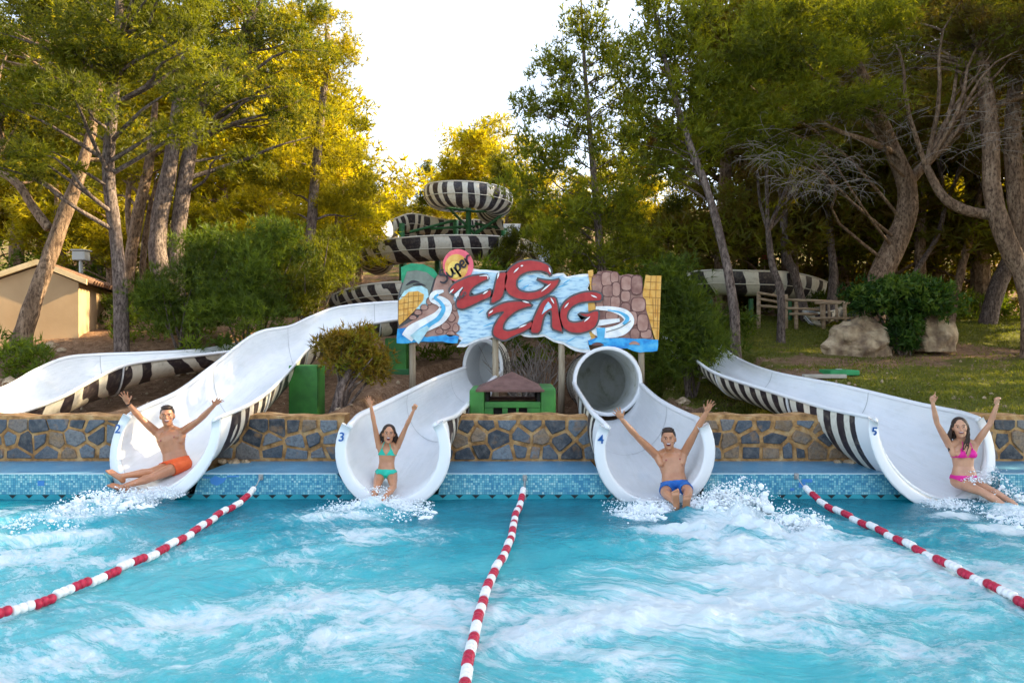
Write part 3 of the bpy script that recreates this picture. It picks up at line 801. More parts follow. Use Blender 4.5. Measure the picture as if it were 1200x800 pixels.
def make_water():
    xs = np.concatenate([np.linspace(-16, -6.6, 40)[:-1], np.arange(-6.6, 6.6, .02), np.linspace(6.6, 16, 40)])
    ys = np.concatenate([np.linspace(-7.5, 3.4, 50)[:-1], np.arange(3.4, 8.3, .02), np.linspace(8.32, 9.16, 10)])
    X, Y = np.meshgrid(xs, ys)
    foam = np.zeros_like(X); H = np.zeros_like(X)
    for (px, py, rp, dY, rot, am, hh) in WAKES:
        cx, cy = wpt(px, py); rx = rp*cy/F
        g = gauss(X, Y, cx, cy, rx, dY, rot)
        foam = np.maximum(foam, am*g)+.15*am*g; H += hh*g
    for (x0, y0, dx, dy, L_, w0, wk, am) in ((-4.35, 7.95, -.80, -.60, 2.6, .22, .36, 1.0), (-1.6, 7.85, -.45, -.89, 1.7, .26, .5, .85), (2.1, 7.75, .50, -.87, 2.9, .26, .46, 1.0), (5.5, 7.85, .55, -.84, 2.2, .26, .42, 1.0), (-8.2, 7.9, .35, -.94, 2.6, .3, .5, .9)):
        s_ = (X-x0)*dx+(Y-y0)*dy; t_ = -(X-x0)*dy+(Y-y0)*dx; wd = w0+wk*np.clip(s_, 0, 9)
        a_ = am*np.exp(-(t_/wd)**2)*sm(-.25, .15, s_)*np.exp(-np.clip(s_, 0, 99)/L_)
        ed = am*.45*np.exp(-((np.abs(t_)-wd*.95)/(.10+.07*np.clip(s_, 0, 9)))**2)*sm(0, .4, s_)*np.exp(-np.clip(s_, 0, 99)/L_)
        foam = np.maximum(foam, a_)+.5*ed+.18*a_; H += .05*a_+.04*ed
    milk = .12+.80*sm(7.9, 5.4, Y+.45*fnoise(X, Y, .9, 9)) + .35*foam
    foam = foam*(.8+.5*fnoise(X+.6*Y, Y*1.6-.3*X, 1.7, 61)) + .35*sm(7.3, 5.0, Y)*(1+.8*fnoise(X-.5*Y, Y*1.8, 1.1, 62))
    rough = np.clip(foam, 0, 1.2)
    n1 = fnoise(X, Y*1.4, 4.2, 21); n2 = fnoise(X, Y, 11, 22); n3 = fnoise(X, Y, 27, 23)
    Z = .010*n1+.006*n2*(1+rough) + H*(.55+.45*n2*.8+.35*n1) + rough*(.016*n2+.010*np.abs(n3))
    mask = sm(8.28, 8.0, Y)
    for cx_ in (): pass
    Z = Z*np.where(Y > 8.25, .15, 1)
    G = np.stack([X, Y, Z], -1)
    me = grid_mesh('water', G)
    # flow coordinates: streaks follow the water pushed out of the slides
    fx = X*1.1+.9*fnoise(X, Y, .8, 31); fy = Y*1.9+.9*fnoise(X, Y, .7, 33)-.30*np.abs(X-1.5)+.25*X
    fl = np.zeros((X.size, 3), dtype=np.float32); fl[:, 0] = fx.ravel(); fl[:, 1] = fy.ravel()
    a = me.attributes.new('flow', 'FLOAT_VECTOR', 'POINT'); a.data.foreach_set('vector', fl.ravel())
    for nm, arr in (('foam', foam*1.0-.05), ('milk', milk)):
        a = me.attributes.new(nm, 'FLOAT', 'POINT'); a.data.foreach_set('value', arr.ravel().astype(np.float32))
    o = obj('pool_water', me, M['water']); o['kind'] = 'structure'
make_water()

# spray: many small beads and torn foam flakes thrown up where riders hit the water
M['spray'] = mat('water_spray', (.86, .92, .95), .25, spec=.6)
def spray(name, label, blobs, seed):
    blobs = list(blobs)+[(px, py+3, Y, rx*1.15, rz*.40, int(n*1.3), smin, smax*1.5, ln) for (px, py, Y, rx, rz, n, smin, smax, ln) in blobs if smax > .0105]
    rg = np.random.RandomState(seed)
    base = bmesh.new(); bmesh.ops.create_icosphere(base, subdivisions=1, radius=1)
    bv = np.array([v.co[:] for v in base.verts]); bf = np.array([[v.index for v in f.verts] for f in base.faces]); base.free()
    Vs = []; Fs = []; off = 0
    for (px, py, Y, rx, rz, n, smin, smax, lean) in blobs:
        c = P(px, py, Y)
        for _ in range(n):
            r = rg.rand()**.6; th = rg.rand()*2*math.pi; d = np.array([math.cos(th)*rx*r, rg.randn()*rx*.35, abs(math.sin(th))*rz*r])
            d[0] += lean*d[2]
            s = smin+(smax-smin)*rg.rand()**3*(1-.5*r)
            Vs.append(bv*s*np.array([1+rg.rand()*.8, 1, 1+rg.rand()*.5])+np.array(c)+d); Fs.append(bf+off); off += len(bv)
    me = mesh_np(name, np.concatenate(Vs), np.concatenate(Fs), 3)
    me.polygons.foreach_set('use_smooth', [True]*len(me.polygons))
    o = obj(name, me, M['spray']); tag(o, label, 'spray', None, 'stuff')
# ------------------------------------------------------------------ lane ropes
M['float_red'] = noisy('red_float', (.36, .008, .03), (.55, .015, .06), 14, .35, .1)
M['float_white'] = noisy('white_float', (.74, .72, .70), (.84, .84, .84), 14, .35, .1)
def float_mesh(name, L=.148, r=.036, nd=3):
    prof = []
    for i in range(nd):
        x0 = -L/2+i*L/nd; w_ = L/nd
        prof += [(x0+.001, r*.55), (x0+w_*.12, r*.90), (x0+w_*.35, r), (x0+w_*.65, r), (x0+w_*.88, r*.90)]
    prof.append((L/2-.001, r*.55))
    n = 14; V = []; Fc = []
    for (x, rr) in prof:
        for k in range(n):
            a = 2*math.pi*k/n; V.append((x, rr*math.cos(a), rr*math.sin(a)))
    for i in range(len(prof)-1):
        for k in range(n): Fc.append((i*n+k, i*n+(k+1) % n, (i+1)*n+(k+1) % n, (i+1)*n+k))
    Fc += [tuple(range(n))[::-1], tuple((len(prof)-1)*n+k for k in range(n))]
    me = bpy.data.meshes.new(name); me.from_pydata(V, [], Fc); me.update(); me.polygons.foreach_set('use_smooth', [True]*len(me.polygons)); return me
me_r = float_mesh('float'); me_r.materials.append(M['float_red']); me_w = float_mesh('float'); me_w.materials.append(M['float_white'])
def resample(pts, step):
    pts = [Vector(p) for p in pts]; out = []; acc = 0.0; i = 0; need = 0.0
    for a, b in zip(pts[:-1], pts[1:]):
        L = (b-a).length
        while need <= acc+L:
            t_ = (need-acc)/L; out.append((a.lerp(b, t_), (b-a).normalized())); need += step
        acc += L
    return out
def lane_rope(pix, hook, zf, label):
    pts = []
    for (px, py) in pix:
        Y = (CAM_H-zf)*F/(py-400.0); pts.append(Vector(((px-600)*Y/F, Y, zf)))
    a, b = pts[-2], pts[-1]; d = (b-a).normalized(); d.z = 0
    pts.append(b+d*2.0); pts.append(b+d*4.5)
    hk = P(*hook, YF-.03)
    root = thing('lane_rope', (hk.x, hk.y, 0), label, 'lane rope', 'red and white float ropes between the landing lanes')
    first = hk.lerp(pts[0], .5); 
    pts = [p for p in pts if p.y < 7.75]; toward = (pts[0]-hk); toward.z = 0
    path = [tuple(hk+toward*.10+Vector((0, 0, -.07))), tuple(hk+toward*.45+Vector((0, 0, -.19))), *[tuple(p) for p in pts]]
    C_ = catmull(path, 160)
    sp = resample([Vector(c) for c in C_], .151)
    V, Fc = tube_geo([hk]+[s[0] for s in sp[::2]], [.006]*(1+len(sp[::2])), 6)
    obj('cable', geo_mesh('cable', [(V, Fc)]), M['steel_grey'], root)
    for i, (p, t_) in enumerate(sp[1:]):
        o = bpy.data.objects.new('float', me_w if i % 2 == 0 else me_r); link(o, root)
        o.location = Vector((p.x, p.y, p.z+.012*math.sin(i*1.7)+.01))-root.location
        o.rotation_euler = t_.to_track_quat('X', 'Z').to_euler()
    bm = bmesh.new(); bm_box(bm, (hk.x, YF-.012, hk.z), (.05, .022, .07), bevel=.004); bm_box(bm, (hk.x, YF-.035, hk.z-.005), (.022, .04, .03), bevel=.004)
    obj('wall_hook', bm, M['steel_grey'], root)
lane_rope([(297, 572), (284, 584), (262, 600), (225, 625), (186, 647), (150, 663), (110, 681), (50, 705), (0, 722)], (305, 559), .045, 'red and white float rope running out to the left edge of the photo')
lane_rope([(608, 588), (604, 605), (599, 630), (590, 652), (577, 675), (566, 705), (557, 740), (549, 775), (545, 800)], (615, 560), .045, 'red and white float rope in the middle, coming straight towards the viewer')
lane_rope([(948, 574), (965, 588), (995, 606), (1030, 622), (1060, 637), (1095, 655), (1130, 672), (1165, 690), (1197, 705)], (934, 558), .045, 'red and white float rope running out to the right edge of the photo')
# thin white ladder-like pipe beside the middle rope
V, Fc = tube_geo([P(615, 560, YF-.03), P(615.5, 575, YF-.03), P(616, 590, YF-.03)], [.008]*3, 8)
o = obj('hook_pipe', geo_mesh('hook_pipe', [(V, Fc)]), M['steel_grey']); tag(o, 'thin grey pipe running down the mosaic behind the middle float rope', 'pipe')

# ------------------------------------------------------------------ green pillars carrying slide 2
def pillar(px0, px1, py0, py1, Y, d, label, hw=None, hz=None):
    a = P(px0, py1, Y); b = P(px1, py0, Y)
    cx = (a.x+b.x)/2; z0 = gz(cx, Y+.1)-.25
    root = thing('support_pillar', (cx, Y+d/2, z0+.25), label, 'pillar', 'green pillars under slide number 2')
    bm = bmesh.new(); bm_box(bm, (cx, Y+d/2, (z0+b.z)/2), (b.x-a.x, d, b.z-z0), bevel=.02); obj('shaft', bm, M['green'], root)
    bm = bmesh.new(); bm_box(bm, (cx, Y+d/2, z0+.25+.03), (b.x-a.x+.12, d+.12, .14), bevel=.02); obj('foot', bm, M['green_dark'], root)
    return root
pillar(338, 372, 428, 487, 10.9, .45, 'broad green pillar nearest the pool under slide number 2')
pillar(451, 476, 396, 432, 13.6, .4, 'green pillar with a pale edge under the far end of slide number 2')
# green concrete skirt in front of the first pillar
bm = bmesh.new(); p = P(352, 482, 10.4); bm_box(bm, (p.x, 10.55, gz(p.x, 10.5)+.03), (1.15, .5, .14), bevel=.03)
o = obj('concrete_skirt', bm, M['green']); tag(o, 'low green concrete skirt at the foot of the broad green pillar', 'concrete slab')

# ------------------------------------------------------------------ small green hut
def hut():
    Y = 9.62
    c = P(601, 487, Y); k = Y/F
    z0 = .80
    root = thing('brick_hut', (c.x, Y, z0), 'small green walled hut with a brown pyramid roof behind the stone wall', 'hut')
    def box(name, x0, x1, y0, y1, z0_, z1_, m, bev=.012):
        bm = bmesh.new(); bm_box(bm, ((x0+x1)/2, (y0+y1)/2, (z0_+z1_)/2), (x1-x0, y1-y0, z1_-z0_), bevel=bev); return obj(name, bm, m, root)
    X = lambda px: (px-600)*k
    Z = lambda py: CAM_H-(py-400)*k
    D = 1.0
    # stepped end walls built from painted blocks
    box('corner_wall', X(550), X(567.5), Y, Y+D, z0, Z(456.5), M['green'], .03)
    box('corner_wall', X(634), X(651.5), Y, Y+D, z0, Z(454.5), M['green'], .03)
    # front wall with three openings
    box('front_wall', X(567.7), X(633.8), Y+.03, Y+.15, Z(478), Z(471), M['green'], .008)
    for a, b in ((567.7, 578), (588.5, 595), (605, 608), (618, 633.8)):
        box('front_pier', X(a), X(b), Y+.032, Y+.148, z0, Z(478.2), M['green'], .006)
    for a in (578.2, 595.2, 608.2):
        box('opening', X(a), X(a+10), Y+.12, Y+.14, z0, Z(478.2), M['dark'], 0)  # near-black panels put the inner shade into each opening
    box('back_wall', X(567.7), X(633.8), Y+D-.1, Y+D, z0, Z(471), M['brown_roof'], .008)
    for a in (568.5, 629.5):
        box('post', X(a), X(a+4), Y+.1, Y+.16, Z(471.2), Z(457), M['dark'], .004)
    for a in (568.5, 629.5):
        box('post', X(a), X(a+4), Y+D-.2, Y+D-.14, Z(471.2), Z(457), M['dark'], .004)
    # inner floor slab and burnt brick hearth
    box('hearth', X(572), X(630), Y+.2, Y+D-.12, z0, Z(474), M['mortar'], .01)
    # pyramid roof
    bm = bmesh.new()
    ex0, ex1, ey0, ey1 = X(557.5), X(638), Y-.02, Y+D+.02; zE = Z(456.5); ap = Vector((X(600), Y+D/2, Z(437)+.0))
    for dz, cc in ((0, 1),):
        b = [bm.verts.new(v) for v in ((ex0, ey0, zE), (ex1, ey0, zE), (ex1, ey1, zE), (ex0, ey1, zE))]
        l = [bm.verts.new(v) for v in ((ex0, ey0, zE-.03), (ex1, ey0, zE-.03), (ex1, ey1, zE-.03), (ex0, ey1, zE-.03))]
        t_ = bm.verts.new(ap)
        for i in range(4):
            bm.faces.new((b[i], b[(i+1) % 4], t_)); bm.faces.new((l[i], l[(i+1) % 4], b[(i+1) % 4], b[i]))
        bm.faces.new(l[::-1])
    obj('roof', bm, M['brown_roof'], root)
hut()

# ------------------------------------------------------------------ the sign
SY = 12.25
def layer_mesh(name, poly, lay, thick=.006, Y=None):
    """flat painted shape cut from board: poly in photo pixels at the sign's own plane"""
    y = (SY if Y is None else Y) - lay*.006
    k = SY/F
    V = [((px-600)*k, y, CAM_H-(py-400)*k) for px, py in poly]
    bm = bmesh.new(); vs = [bm.verts.new(v) for v in V]
    f = bm.faces.new(vs); bm.normal_update()
    bmesh.ops.triangulate(bm, faces=[f], ngon_method='EAR_CLIP')
    r = bmesh.ops.extrude_face_region(bm, geom=bm.faces[:])
    for g in r['geom']:
        if isinstance(g, bmesh.types.BMVert): g.co.y += thick
    bmesh.ops.recalc_face_normals(bm, faces=bm.faces)
    return bm
SIGN = thing('painted_sign', ((620-600)*SY/F, SY, 1.2), 'big cut out painted sign board reading Super Zig Zag above the green hut', 'sign')
def paint(name, c, r=.45, c2=None, sc=8):
    c2 = c2 or tuple(min(1, x*1.35+.01) for x in c)
    return noisy(name, c, c2, sc, r, .05, .002)
MP = dict(lblue=noisy('sign_light_blue', (.20, .40, .62), (.52, .74, .86), 5, .5, .1, stretch=(1, 1, 4), c3=(.62, .80, .88)), white=paint('sign_white', (.74, .78, .8)), red=paint('sign_red', (.40, .02, .025), .35, (.50, .035, .035)),
          dgrey=paint('sign_outline', (.075, .07, .075)), brown=paint('sign_brown', (.20, .085, .07), .5, (.42, .24, .19), 5), brown2=paint('sign_tan', (.34, .17, .13), .5, (.50, .30, .24), 6), orange=paint('sign_yellow', (.72, .34, .045), .5, (.85, .52, .14), 9),
          blue=noisy('sign_blue', (.01, .20, .58), (.03, .38, .78), 6, .4, .1, c3=(.10, .50, .82)), cyan=paint('sign_cyan', (.08, .38, .62)), green=paint('sign_green', (.01, .24, .11)), grey=paint('sign_grey', (.16, .18, .15)), pale=paint('sign_pale_water', (.38, .62, .68)),
          pink=paint('sign_pink', (.75, .12, .16)), yellow=paint('sign_sun', (.85, .55, .12)), black=paint('sign_black', (.015, .012, .02)), line=paint('sign_brown_line', (.11, .04, .035)), oline=paint('sign_brick_line', (.38, .17, .03)), hl=paint('sign_highlight', (.82, .84, .84)))
def lay(name, poly, l, m, th=.006): return obj(name, layer_mesh(name, poly, l, th), MP[m], SIGN)
def ribbon(pts, n=48):
    """brush stroke polygon from (x, y, halfwidth) control points"""
    A = catmull(pts, n); L = []; Rr = []
    for i in range(n):
        t_ = A[min(i+1, n-1), :2]-A[max(i-1, 0), :2]; t_ = t_/(np.linalg.norm(t_)+1e-9); nn = np.array([-t_[1], t_[0]])
        L.append(tuple(A[i, :2]+nn*A[i, 2])); Rr.append(tuple(A[i, :2]-nn*A[i, 2]))
    return L, Rr
def stroke(name, pts, l, m, grow=0, n=40):
    L, Rr = ribbon([(x, y, w_+grow) for x, y, w_ in pts], n)
    k = SY/F; bm = bmesh.new(); y = SY-l*.006
    f_ = lambda p: bm.verts.new(((p[0]-600)*k, y, CAM_H-(p[1]-400)*k))
    a = [f_(p) for p in L]; b = [f_(p) for p in Rr]
    for i in range(n-1): bm.faces.new((a[i], a[i+1], b[i+1], b[i]))
    r = bmesh.ops.extrude_face_region(bm, geom=bm.faces[:])
    for g in r['geom']:
        if isinstance(g, bmesh.types.BMVert): g.co.y += .005
    bmesh.ops.recalc_face_normals(bm, faces=bm.faces)
    return obj(name, bm, MP[m], SIGN)
def wob(poly, amp, seed, per=6):
    """roughen an outline"""
    rg = random.Random(seed); out = []
    for i in range(len(poly)):
        p = poly[i]; q = poly[(i+1) % len(poly)]; L = math.hypot(q[0]-p[0], q[1]-p[1]); n = max(1, int(L/per))
        for j in range(n):
            t_ = j/n; out.append((p[0]+(q[0]-p[0])*t_+(rg.uniform(-amp, amp) if j else 0), p[1]+(q[1]-p[1])*t_+(rg.uniform(-amp, amp) if j else 0)))
    return out
# left picture -----------------------------------------------------
left_board = [(466, 401), (466, 348), (471, 330), (470, 314), (482, 309), (496, 310), (508, 315), (513, 322), (519, 318), (532, 336), (540, 365), (539, 402)]
lay('left_board', left_board, -3, 'dgrey', .03)
lay('rock_slope', [(466, 385), (490, 372), (505, 348), (512, 322), (526, 322), (534, 340), (540, 365), (538, 396), (520, 397), (466, 397)], 0, 'brown2')
lay('green_arch', [(470.5, 331), (470, 313), (482, 308.5), (496, 309.5), (508, 315), (513, 322), (509.5, 326.5), (500, 319), (488, 316.5), (477, 318), (472.5, 331)], 2, 'green')
lay('grey_arch', [(469, 345), (472.5, 330), (477, 318), (488, 316.5), (500, 319), (509, 326), (503, 345)], 1, 'grey')
lay('pale_halo', [(468, 350), (474, 341), (484, 336), (494, 335), (501, 339), (503, 350), (500, 362), (468, 362)], 2, 'pale')
stroke('leaf_mark', [(476, 334, .4), (484, 330, 1.6), (492, 331, .3)], 3, 'black', n=12); stroke('leaf_mark', [(484, 334, .4), (492, 333, 1.3), (499, 335, .3)], 3, 'black', n=12)
brick_l = [(467, 376), (467.5, 352), (473, 348), (479, 342), (490, 341), (497, 345), (496, 352), (491, 358), (484, 366), (476, 374), (468, 381)]
lay('yellow_tower', brick_l, 3, 'orange')
for (x0, y0, x1, y1) in ((467.5, 356, 494, 352), (467.5, 363, 488, 360), (467.5, 370, 481, 368), (470, 348, 496, 346), (474, 350, 473, 376), (479, 343, 478, 371), (485, 342, 484, 365), (491, 342, 490, 358)):
    stroke('brick_line', [(x0, y0, .35), ((x0+x1)/2, (y0+y1)/2, .35), (x1, y1, .35)], 4, 'oline', n=4)
for (cx, cy, rx, ry) in ((497, 360, 5, 4), (490, 366, 5, 3.5), (503, 353, 4, 5), (529, 372, 5, 6), (522, 382, 6, 5), (534, 384, 4, 6), (528, 391, 6, 4), (515, 388, 5, 4), (533, 360, 3.5, 5), (484, 372, 5, 3)):
    pl = [(cx+rx*math.cos(a)*(1+.12*math.sin(3*a+cx)), cy+ry*math.sin(a)) for a in np.linspace(0, 6.28, 11)[:-1]]
    lay('painted_rock', pl, 2, 'line'); lay('painted_rock', [(cx+(x-cx)*.82, cy+(y-cy)*.82) for x, y in pl], 3, 'brown2')
lay('blue_water', wob([(465, 402), (466, 385), (476, 384), (500, 395), (524, 392), (538, 394), (536, 402), (512, 400), (490, 401)], .8, 3), 3, 'blue')
stroke('painted_slide', [(520, 341, 1.5), (510, 344, 3.5), (507, 350, 4), (516, 353, 6), (523, 360, 7), (515, 372, 8), (500, 380, 8), (484, 388, 8), (477, 396, 7)], 5, 'white')
stroke('painted_stream', [(514, 345, 1), (510, 349, 1.6), (516, 354, 1.8), (520, 362, 2.4), (514, 373, 2.6), (504, 380, 2.6), (494, 388, 4), (486, 397, 6)], 6, 'cyan')
stroke('painted_stream', [(502, 383, 2), (494, 390, 5), (486, 398, 7)], 7, 'pale', n=12)
# centre panel -----------------------------------------------------
centre = [(536, 316), (556, 316), (578, 318), (600, 319), (622, 321), (628, 318), (640, 323), (660, 321), (664, 325), (675, 323), (690, 322), (692, 330), (688, 338), (692, 346), (690, 356), (692, 372), (690, 388), (694, 398), (690, 402), (688, 399), (692, 412), (680, 411), (668, 407), (660, 402), (648, 399), (638, 393), (628, 394), (614, 393), (608, 390), (600, 394), (585, 393), (570, 396), (556, 400), (546, 405), (536, 405), (542, 398), (533, 392), (540, 386), (535, 380), (537, 372), (534, 362), (530, 350), (534, 330)]
lay('centre_board', wob([(620+(x-620)*1.012, 358+(y-358)*1.03) for x, y in centre], .7, 5), -2, 'white', .03)
lay('light_blue_panel', wob([(620+(x-620)*.985, 358+(y-358)*.955) for x, y in centre], .9, 9), 1, 'lblue')
for (x, y, L) in ((604, 330, 9), (612, 336, 8), (548, 352, 12), (652, 335, 14), (660, 330, 8), (566, 380, 14), (664, 398, 10), (640, 345, 8), (560, 365, 7), (585, 345, 8)):
    stroke('blue_dash', [(x, y+2.5, .2), (x+L/2, y, .7), (x+L, y-2.5, .2)], 2, 'cyan', n=8)
# right picture ----------------------------------------------------
lay('yellow_strip', [(689, 317), (695, 316), (696, 330), (694, 345), (698, 360), (699, 378), (697, 398), (688, 399), (690, 380), (687, 360), (692, 340)], 0, 'orange', .02)
lay('rock_board', [(696, 398), (697, 324), (701, 318), (712, 317), (724, 319), (726, 323), (736, 321), (748, 323), (753, 329), (753, 345), (757, 352), (760, 370), (766, 398)], -1, 'brown', .03)
rk = [(700, 333, 7, 12), (711, 327, 7, 9), (720, 325, 5, 7), (713, 341, 8, 7), (722, 339, 5, 9), (703, 353, 5, 9), (712, 353, 6, 8), (721, 354, 6, 8), (734, 332, 7, 9), (746, 334, 7, 12), (733, 347, 6, 7), (748, 357, 9, 9), (733, 363, 6, 9), (741, 373, 6, 9), (753, 378, 7, 11), (705, 370, 7, 7), (717, 370, 8, 6), (757, 391, 7, 6), (744, 391, 6, 7), (730, 384, 7, 7), (719, 392, 8, 5)]
for i, (cx, cy, rx, ry) in enumerate(rk):
    pl = []
    for a in np.linspace(0, 6.283, 13)[:-1]:
        c_, s_ = math.cos(a), math.sin(a); e = .62
        pl.append((cx+rx*1.02*math.copysign(abs(c_)**e, c_), cy+ry*1.02*math.copysign(abs(s_)**e, s_)))
    lay('rock_outline', pl, .5+.5*(i % 5), 'line'); pl = [(cx+(x-cx)*.86, cy+(y-cy)*.88) for x, y in pl]
    lay('painted_rock', pl, .75+.5*(i % 5), 'brown2' if i % 3 else 'brown')
lay('yellow_column', [(757, 322), (763, 323), (775, 323), (774, 350), (772, 398), (768, 398), (764, 385), (758, 365), (753, 345)], 0, 'orange', .03)
for (x0, y0, x1, y1) in ((757, 330, 775, 331), (755, 339, 774.5, 340), (754, 348, 774, 349), (757, 357, 773.8, 358), (760, 366, 773.5, 367), (761, 375, 773.3, 376), (764, 384, 773, 385), (763, 323, 761, 350), (769, 323, 768, 372), (765, 350, 766, 384), (771, 350, 770, 398)):
    stroke('brick_line', [(x0, y0, .4), ((x0+x1)/2, (y0+y1)/2, .4), (x1, y1, .4)], 1, 'oline', n=4)
for y in (324, 333, 364, 372, 387, 394): stroke('brick_line', [(689, y, .35), (693, y+.3, .35), (698, y, .35)], 1, 'oline', n=4)
stroke('painted_slide', [(698, 361, 2), (715, 362, 3), (731, 367, 5), (737, 376, 6), (728, 386, 7), (710, 390, 6), (698, 387, 5), (696, 381, 3)], 4, 'white')
stroke('painted_slide', [(697, 379, 3.5), (712, 377, 3), (726, 375, 2)], 4, 'white', n=14)
stroke('painted_stream', [(712, 363.5, .6), (726, 366, 1.2), (735, 373, 2.4), (730, 380, 1.5)], 5, 'cyan', n=20)
stroke('grey_line', [(710, 389, .5), (726, 384, .5), (739, 376, .5)], 5, 'grey', n=14)
lay('blue_water', wob([(689, 399), (700, 395), (722, 396), (745, 397), (771, 398), (770, 411), (764, 412), (750, 413), (735, 408), (715, 407), (700, 404), (690, 404)], .8, 13), 3, 'blue', .02)
lay('blue_water', [(698.5, 384), (709, 384), (708, 396), (712, 401), (694, 401), (700, 396)], 6, 'cyan')
stroke('painted_stone', [(693, 404, .6), (700, 403, 2), (707, 404, .6)], 7, 'line', n=10); stroke('painted_stone', [(737, 403, .8), (743, 401.5, 2), (749, 403.5, .7)], 6, 'brown2', n=10)
# lettering: red brush strokes with a dark outline -------------------
def z2(l): return [(520+x/6.667, 300+y/6.667) for x, y in l]
def z3(l): return [(610+x/6.667, 300+y/6.667) for x, y in l]
LET = [
 z2([(45,270),(75,225),(140,190),(215,160),(330,150),(348,180),(300,200),(235,240),(205,275),(198,318),(250,312),(320,290),(372,262),(368,318),(300,345),(220,385),(150,415),(108,405),(100,375),(115,330),(140,280),(165,245),(120,262),(75,300)]),
 z2([(430,135),(490,130),(500,165),(480,240),(455,330),(372,375),(375,330),(395,270),(410,200)]),
 [(596,345),(591,335),(592,323),(598,314),(608,307.5),(620,305.5),(632,307),(642,311),(645.5,317),(645,323.5),(641,319),(632,317),(619,318),(610,322),(605,328),(604.5,336),(609,341.5),(618,343.5),(628,342.5),(637,338.5),(643,333.5),(637,331.5),(629,327),(638,329),(648,329.5),(655.5,327.5),(652,335),(644,343),(633,349),(620,352),(606,350)],
 z2([(345,440),(400,400),(480,365),(580,355),(660,365),(690,390),(640,400),(570,425),(500,480),(465,530),(460,575),(500,590),(580,570),(650,530),(690,510),(685,555),(620,590),(540,625),(470,660),(400,630),(385,600),(395,550),(430,490),(480,430),(420,440),(365,465),(350,480)]),
 z3([(80,600),(85,540),(120,450),(165,360),(215,322),(270,325),(285,380),(295,450),(310,520),(325,592),(300,585),(245,565),(245,480),(240,415),(200,440),(175,480),(150,600)]),
 z3([(305,470),(315,410),(345,360),(400,318),(480,288),(570,280),(632,302),(625,345),(590,350),(530,352),(460,362),(405,390),(368,430),(357,478),(372,512),(415,524),(470,515),(510,498),(535,475),(495,470),(455,450),(520,455),(575,432),(606,432),(602,495),(580,550),(530,583),(450,602),(380,592),(330,555)]),
]
def grow(poly, d):
    ar = sum(poly[i][0]*poly[(i+1) % len(poly)][1]-poly[(i+1) % len(poly)][0]*poly[i][1] for i in range(len(poly)))
    sg = 1 if ar > 0 else -1; out = []; n = len(poly)
    for i in range(n):
        a, p, b = poly[i-1], poly[i], poly[(i+1) % n]
        d1 = np.array([p[0]-a[0], p[1]-a[1]]); d1 /= np.linalg.norm(d1); d2 = np.array([b[0]-p[0], b[1]-p[1]]); d2 /= np.linalg.norm(d2)
        n1 = np.array([d1[1], -d1[0]])*sg; n2 = np.array([d2[1], -d2[0]])*sg; m_ = n1+n2; L = np.linalg.norm(m_)
        if L < .4: m_ = n1; k = 1
        else: m_ /= L; k = min(1/max(m_@n1, .45), 1.7)
        out.append((p[0]+m_[0]*d*k, p[1]+m_[1]*d*k))
    return out
def cc(poly): return chaikin(poly, .2)
for i, pl in enumerate(LET):
    lay('letter_outline', grow(cc(pl), 2.0), 8, 'dgrey'); lay('letter', grow(cc(pl), -.15), 10, 'red')
lay('letter_counter', z3([(163,458),(190,390),(215,357),(238,385),(243,404),(205,425)]), 12, 'lblue')
lay('letter_counter', z2([(84,303),(148,243),(152,250),(128,282),(108,340)]), 12, 'white')
HLS = [[(527, 344), (532, 339)], [(562, 324), (571, 323.5), (572, 328)], [(585, 319), (583, 327)], [(602, 320), (608, 314)], [(610, 312.5), (613, 311.5)], [(643, 314), (645, 320)], [(566, 345), (572, 341)], [(612, 353), (620, 355)], [(573, 367.5), (578, 363.5)], [(608, 384), (617, 380)], [(645, 349), (649, 356)], [(661, 361), (666, 355)], [(692, 346), (699, 349)], [(684, 377), (691, 371)], [(634, 342), (645, 333)]]
for h in HLS:
    pts = [(x, y, .2 if i in (0, len(h)-1) else .8) for i, (x, y) in enumerate(h)]
    if len(pts) == 2: pts = [pts[0], ((h[0][0]+h[1][0])/2, (h[0][1]+h[1][1])/2, .9), pts[1]]
    stroke('letter_shine', pts, 13, 'hl', n=10)
# AND, tiny, between the words
for pts in ([(535, 353, .5), (537, 348, .5), (539, 352, .5)], [(539.5, 351, .5), (540, 346.5, .5), (542.5, 349.5, .5), (542.5, 345, .5)], [(543.5, 348, .5), (543.5, 343, .5), (546.5, 343.5, .5), (543.8, 347.7, .5)]):
    stroke('small_letter', pts, 14, 'dgrey', n=14)
# sun disc and script
disc = [(537+18*math.cos(a), 312+19*math.sin(a)-1) for a in np.linspace(0, 6.283, 33)[:-1]]
lay('sun_disc', disc, 5, 'pink', .03)
lay('sun_disc_middle', [(535+13.5*math.cos(a), 313+15*math.sin(a)) for a in np.linspace(0, 6.283, 29)[:-1]], 6, 'orange')
lay('sun_disc_centre', [(533+8*math.cos(a), 316+10*math.sin(a)) for a in np.linspace(0, 6.283, 25)[:-1]], 7, 'yellow')
def scr(pts, w_):
    c_, s_ = .80, .60
    return [(521+u*c_-v*s_*.8, 331-u*s_-v*c_, w_*(.7 if i in (0, len(pts)-1) else 1)) for i, (u, v) in enumerate(pts)]
for pts in ([(7, 13), (3, 14.5), (0, 11), (3, 8), (6, 4.5), (4, 0), (-1, 0), (-4, 4)], [(8, 9), (8.5, 3), (11, 0), (14, 3), (15, 9), (15, 2), (17, .5)],
            [(18.5, 8), (19.5, 1), (20, -7), (19.5, 3), (21.5, 8.5), (25, 7.5), (24.5, 2), (20, .5)], [(27, 4), (31.5, 5), (31, 8.5), (28, 8), (27, 3.5), (29.5, 0), (33, 2)], [(34.5, 9), (35, 0), (36, 6), (39, 9), (42, 8)]):
    stroke('script_letter', scr(pts, 1.15), 9, 'black', n=34)
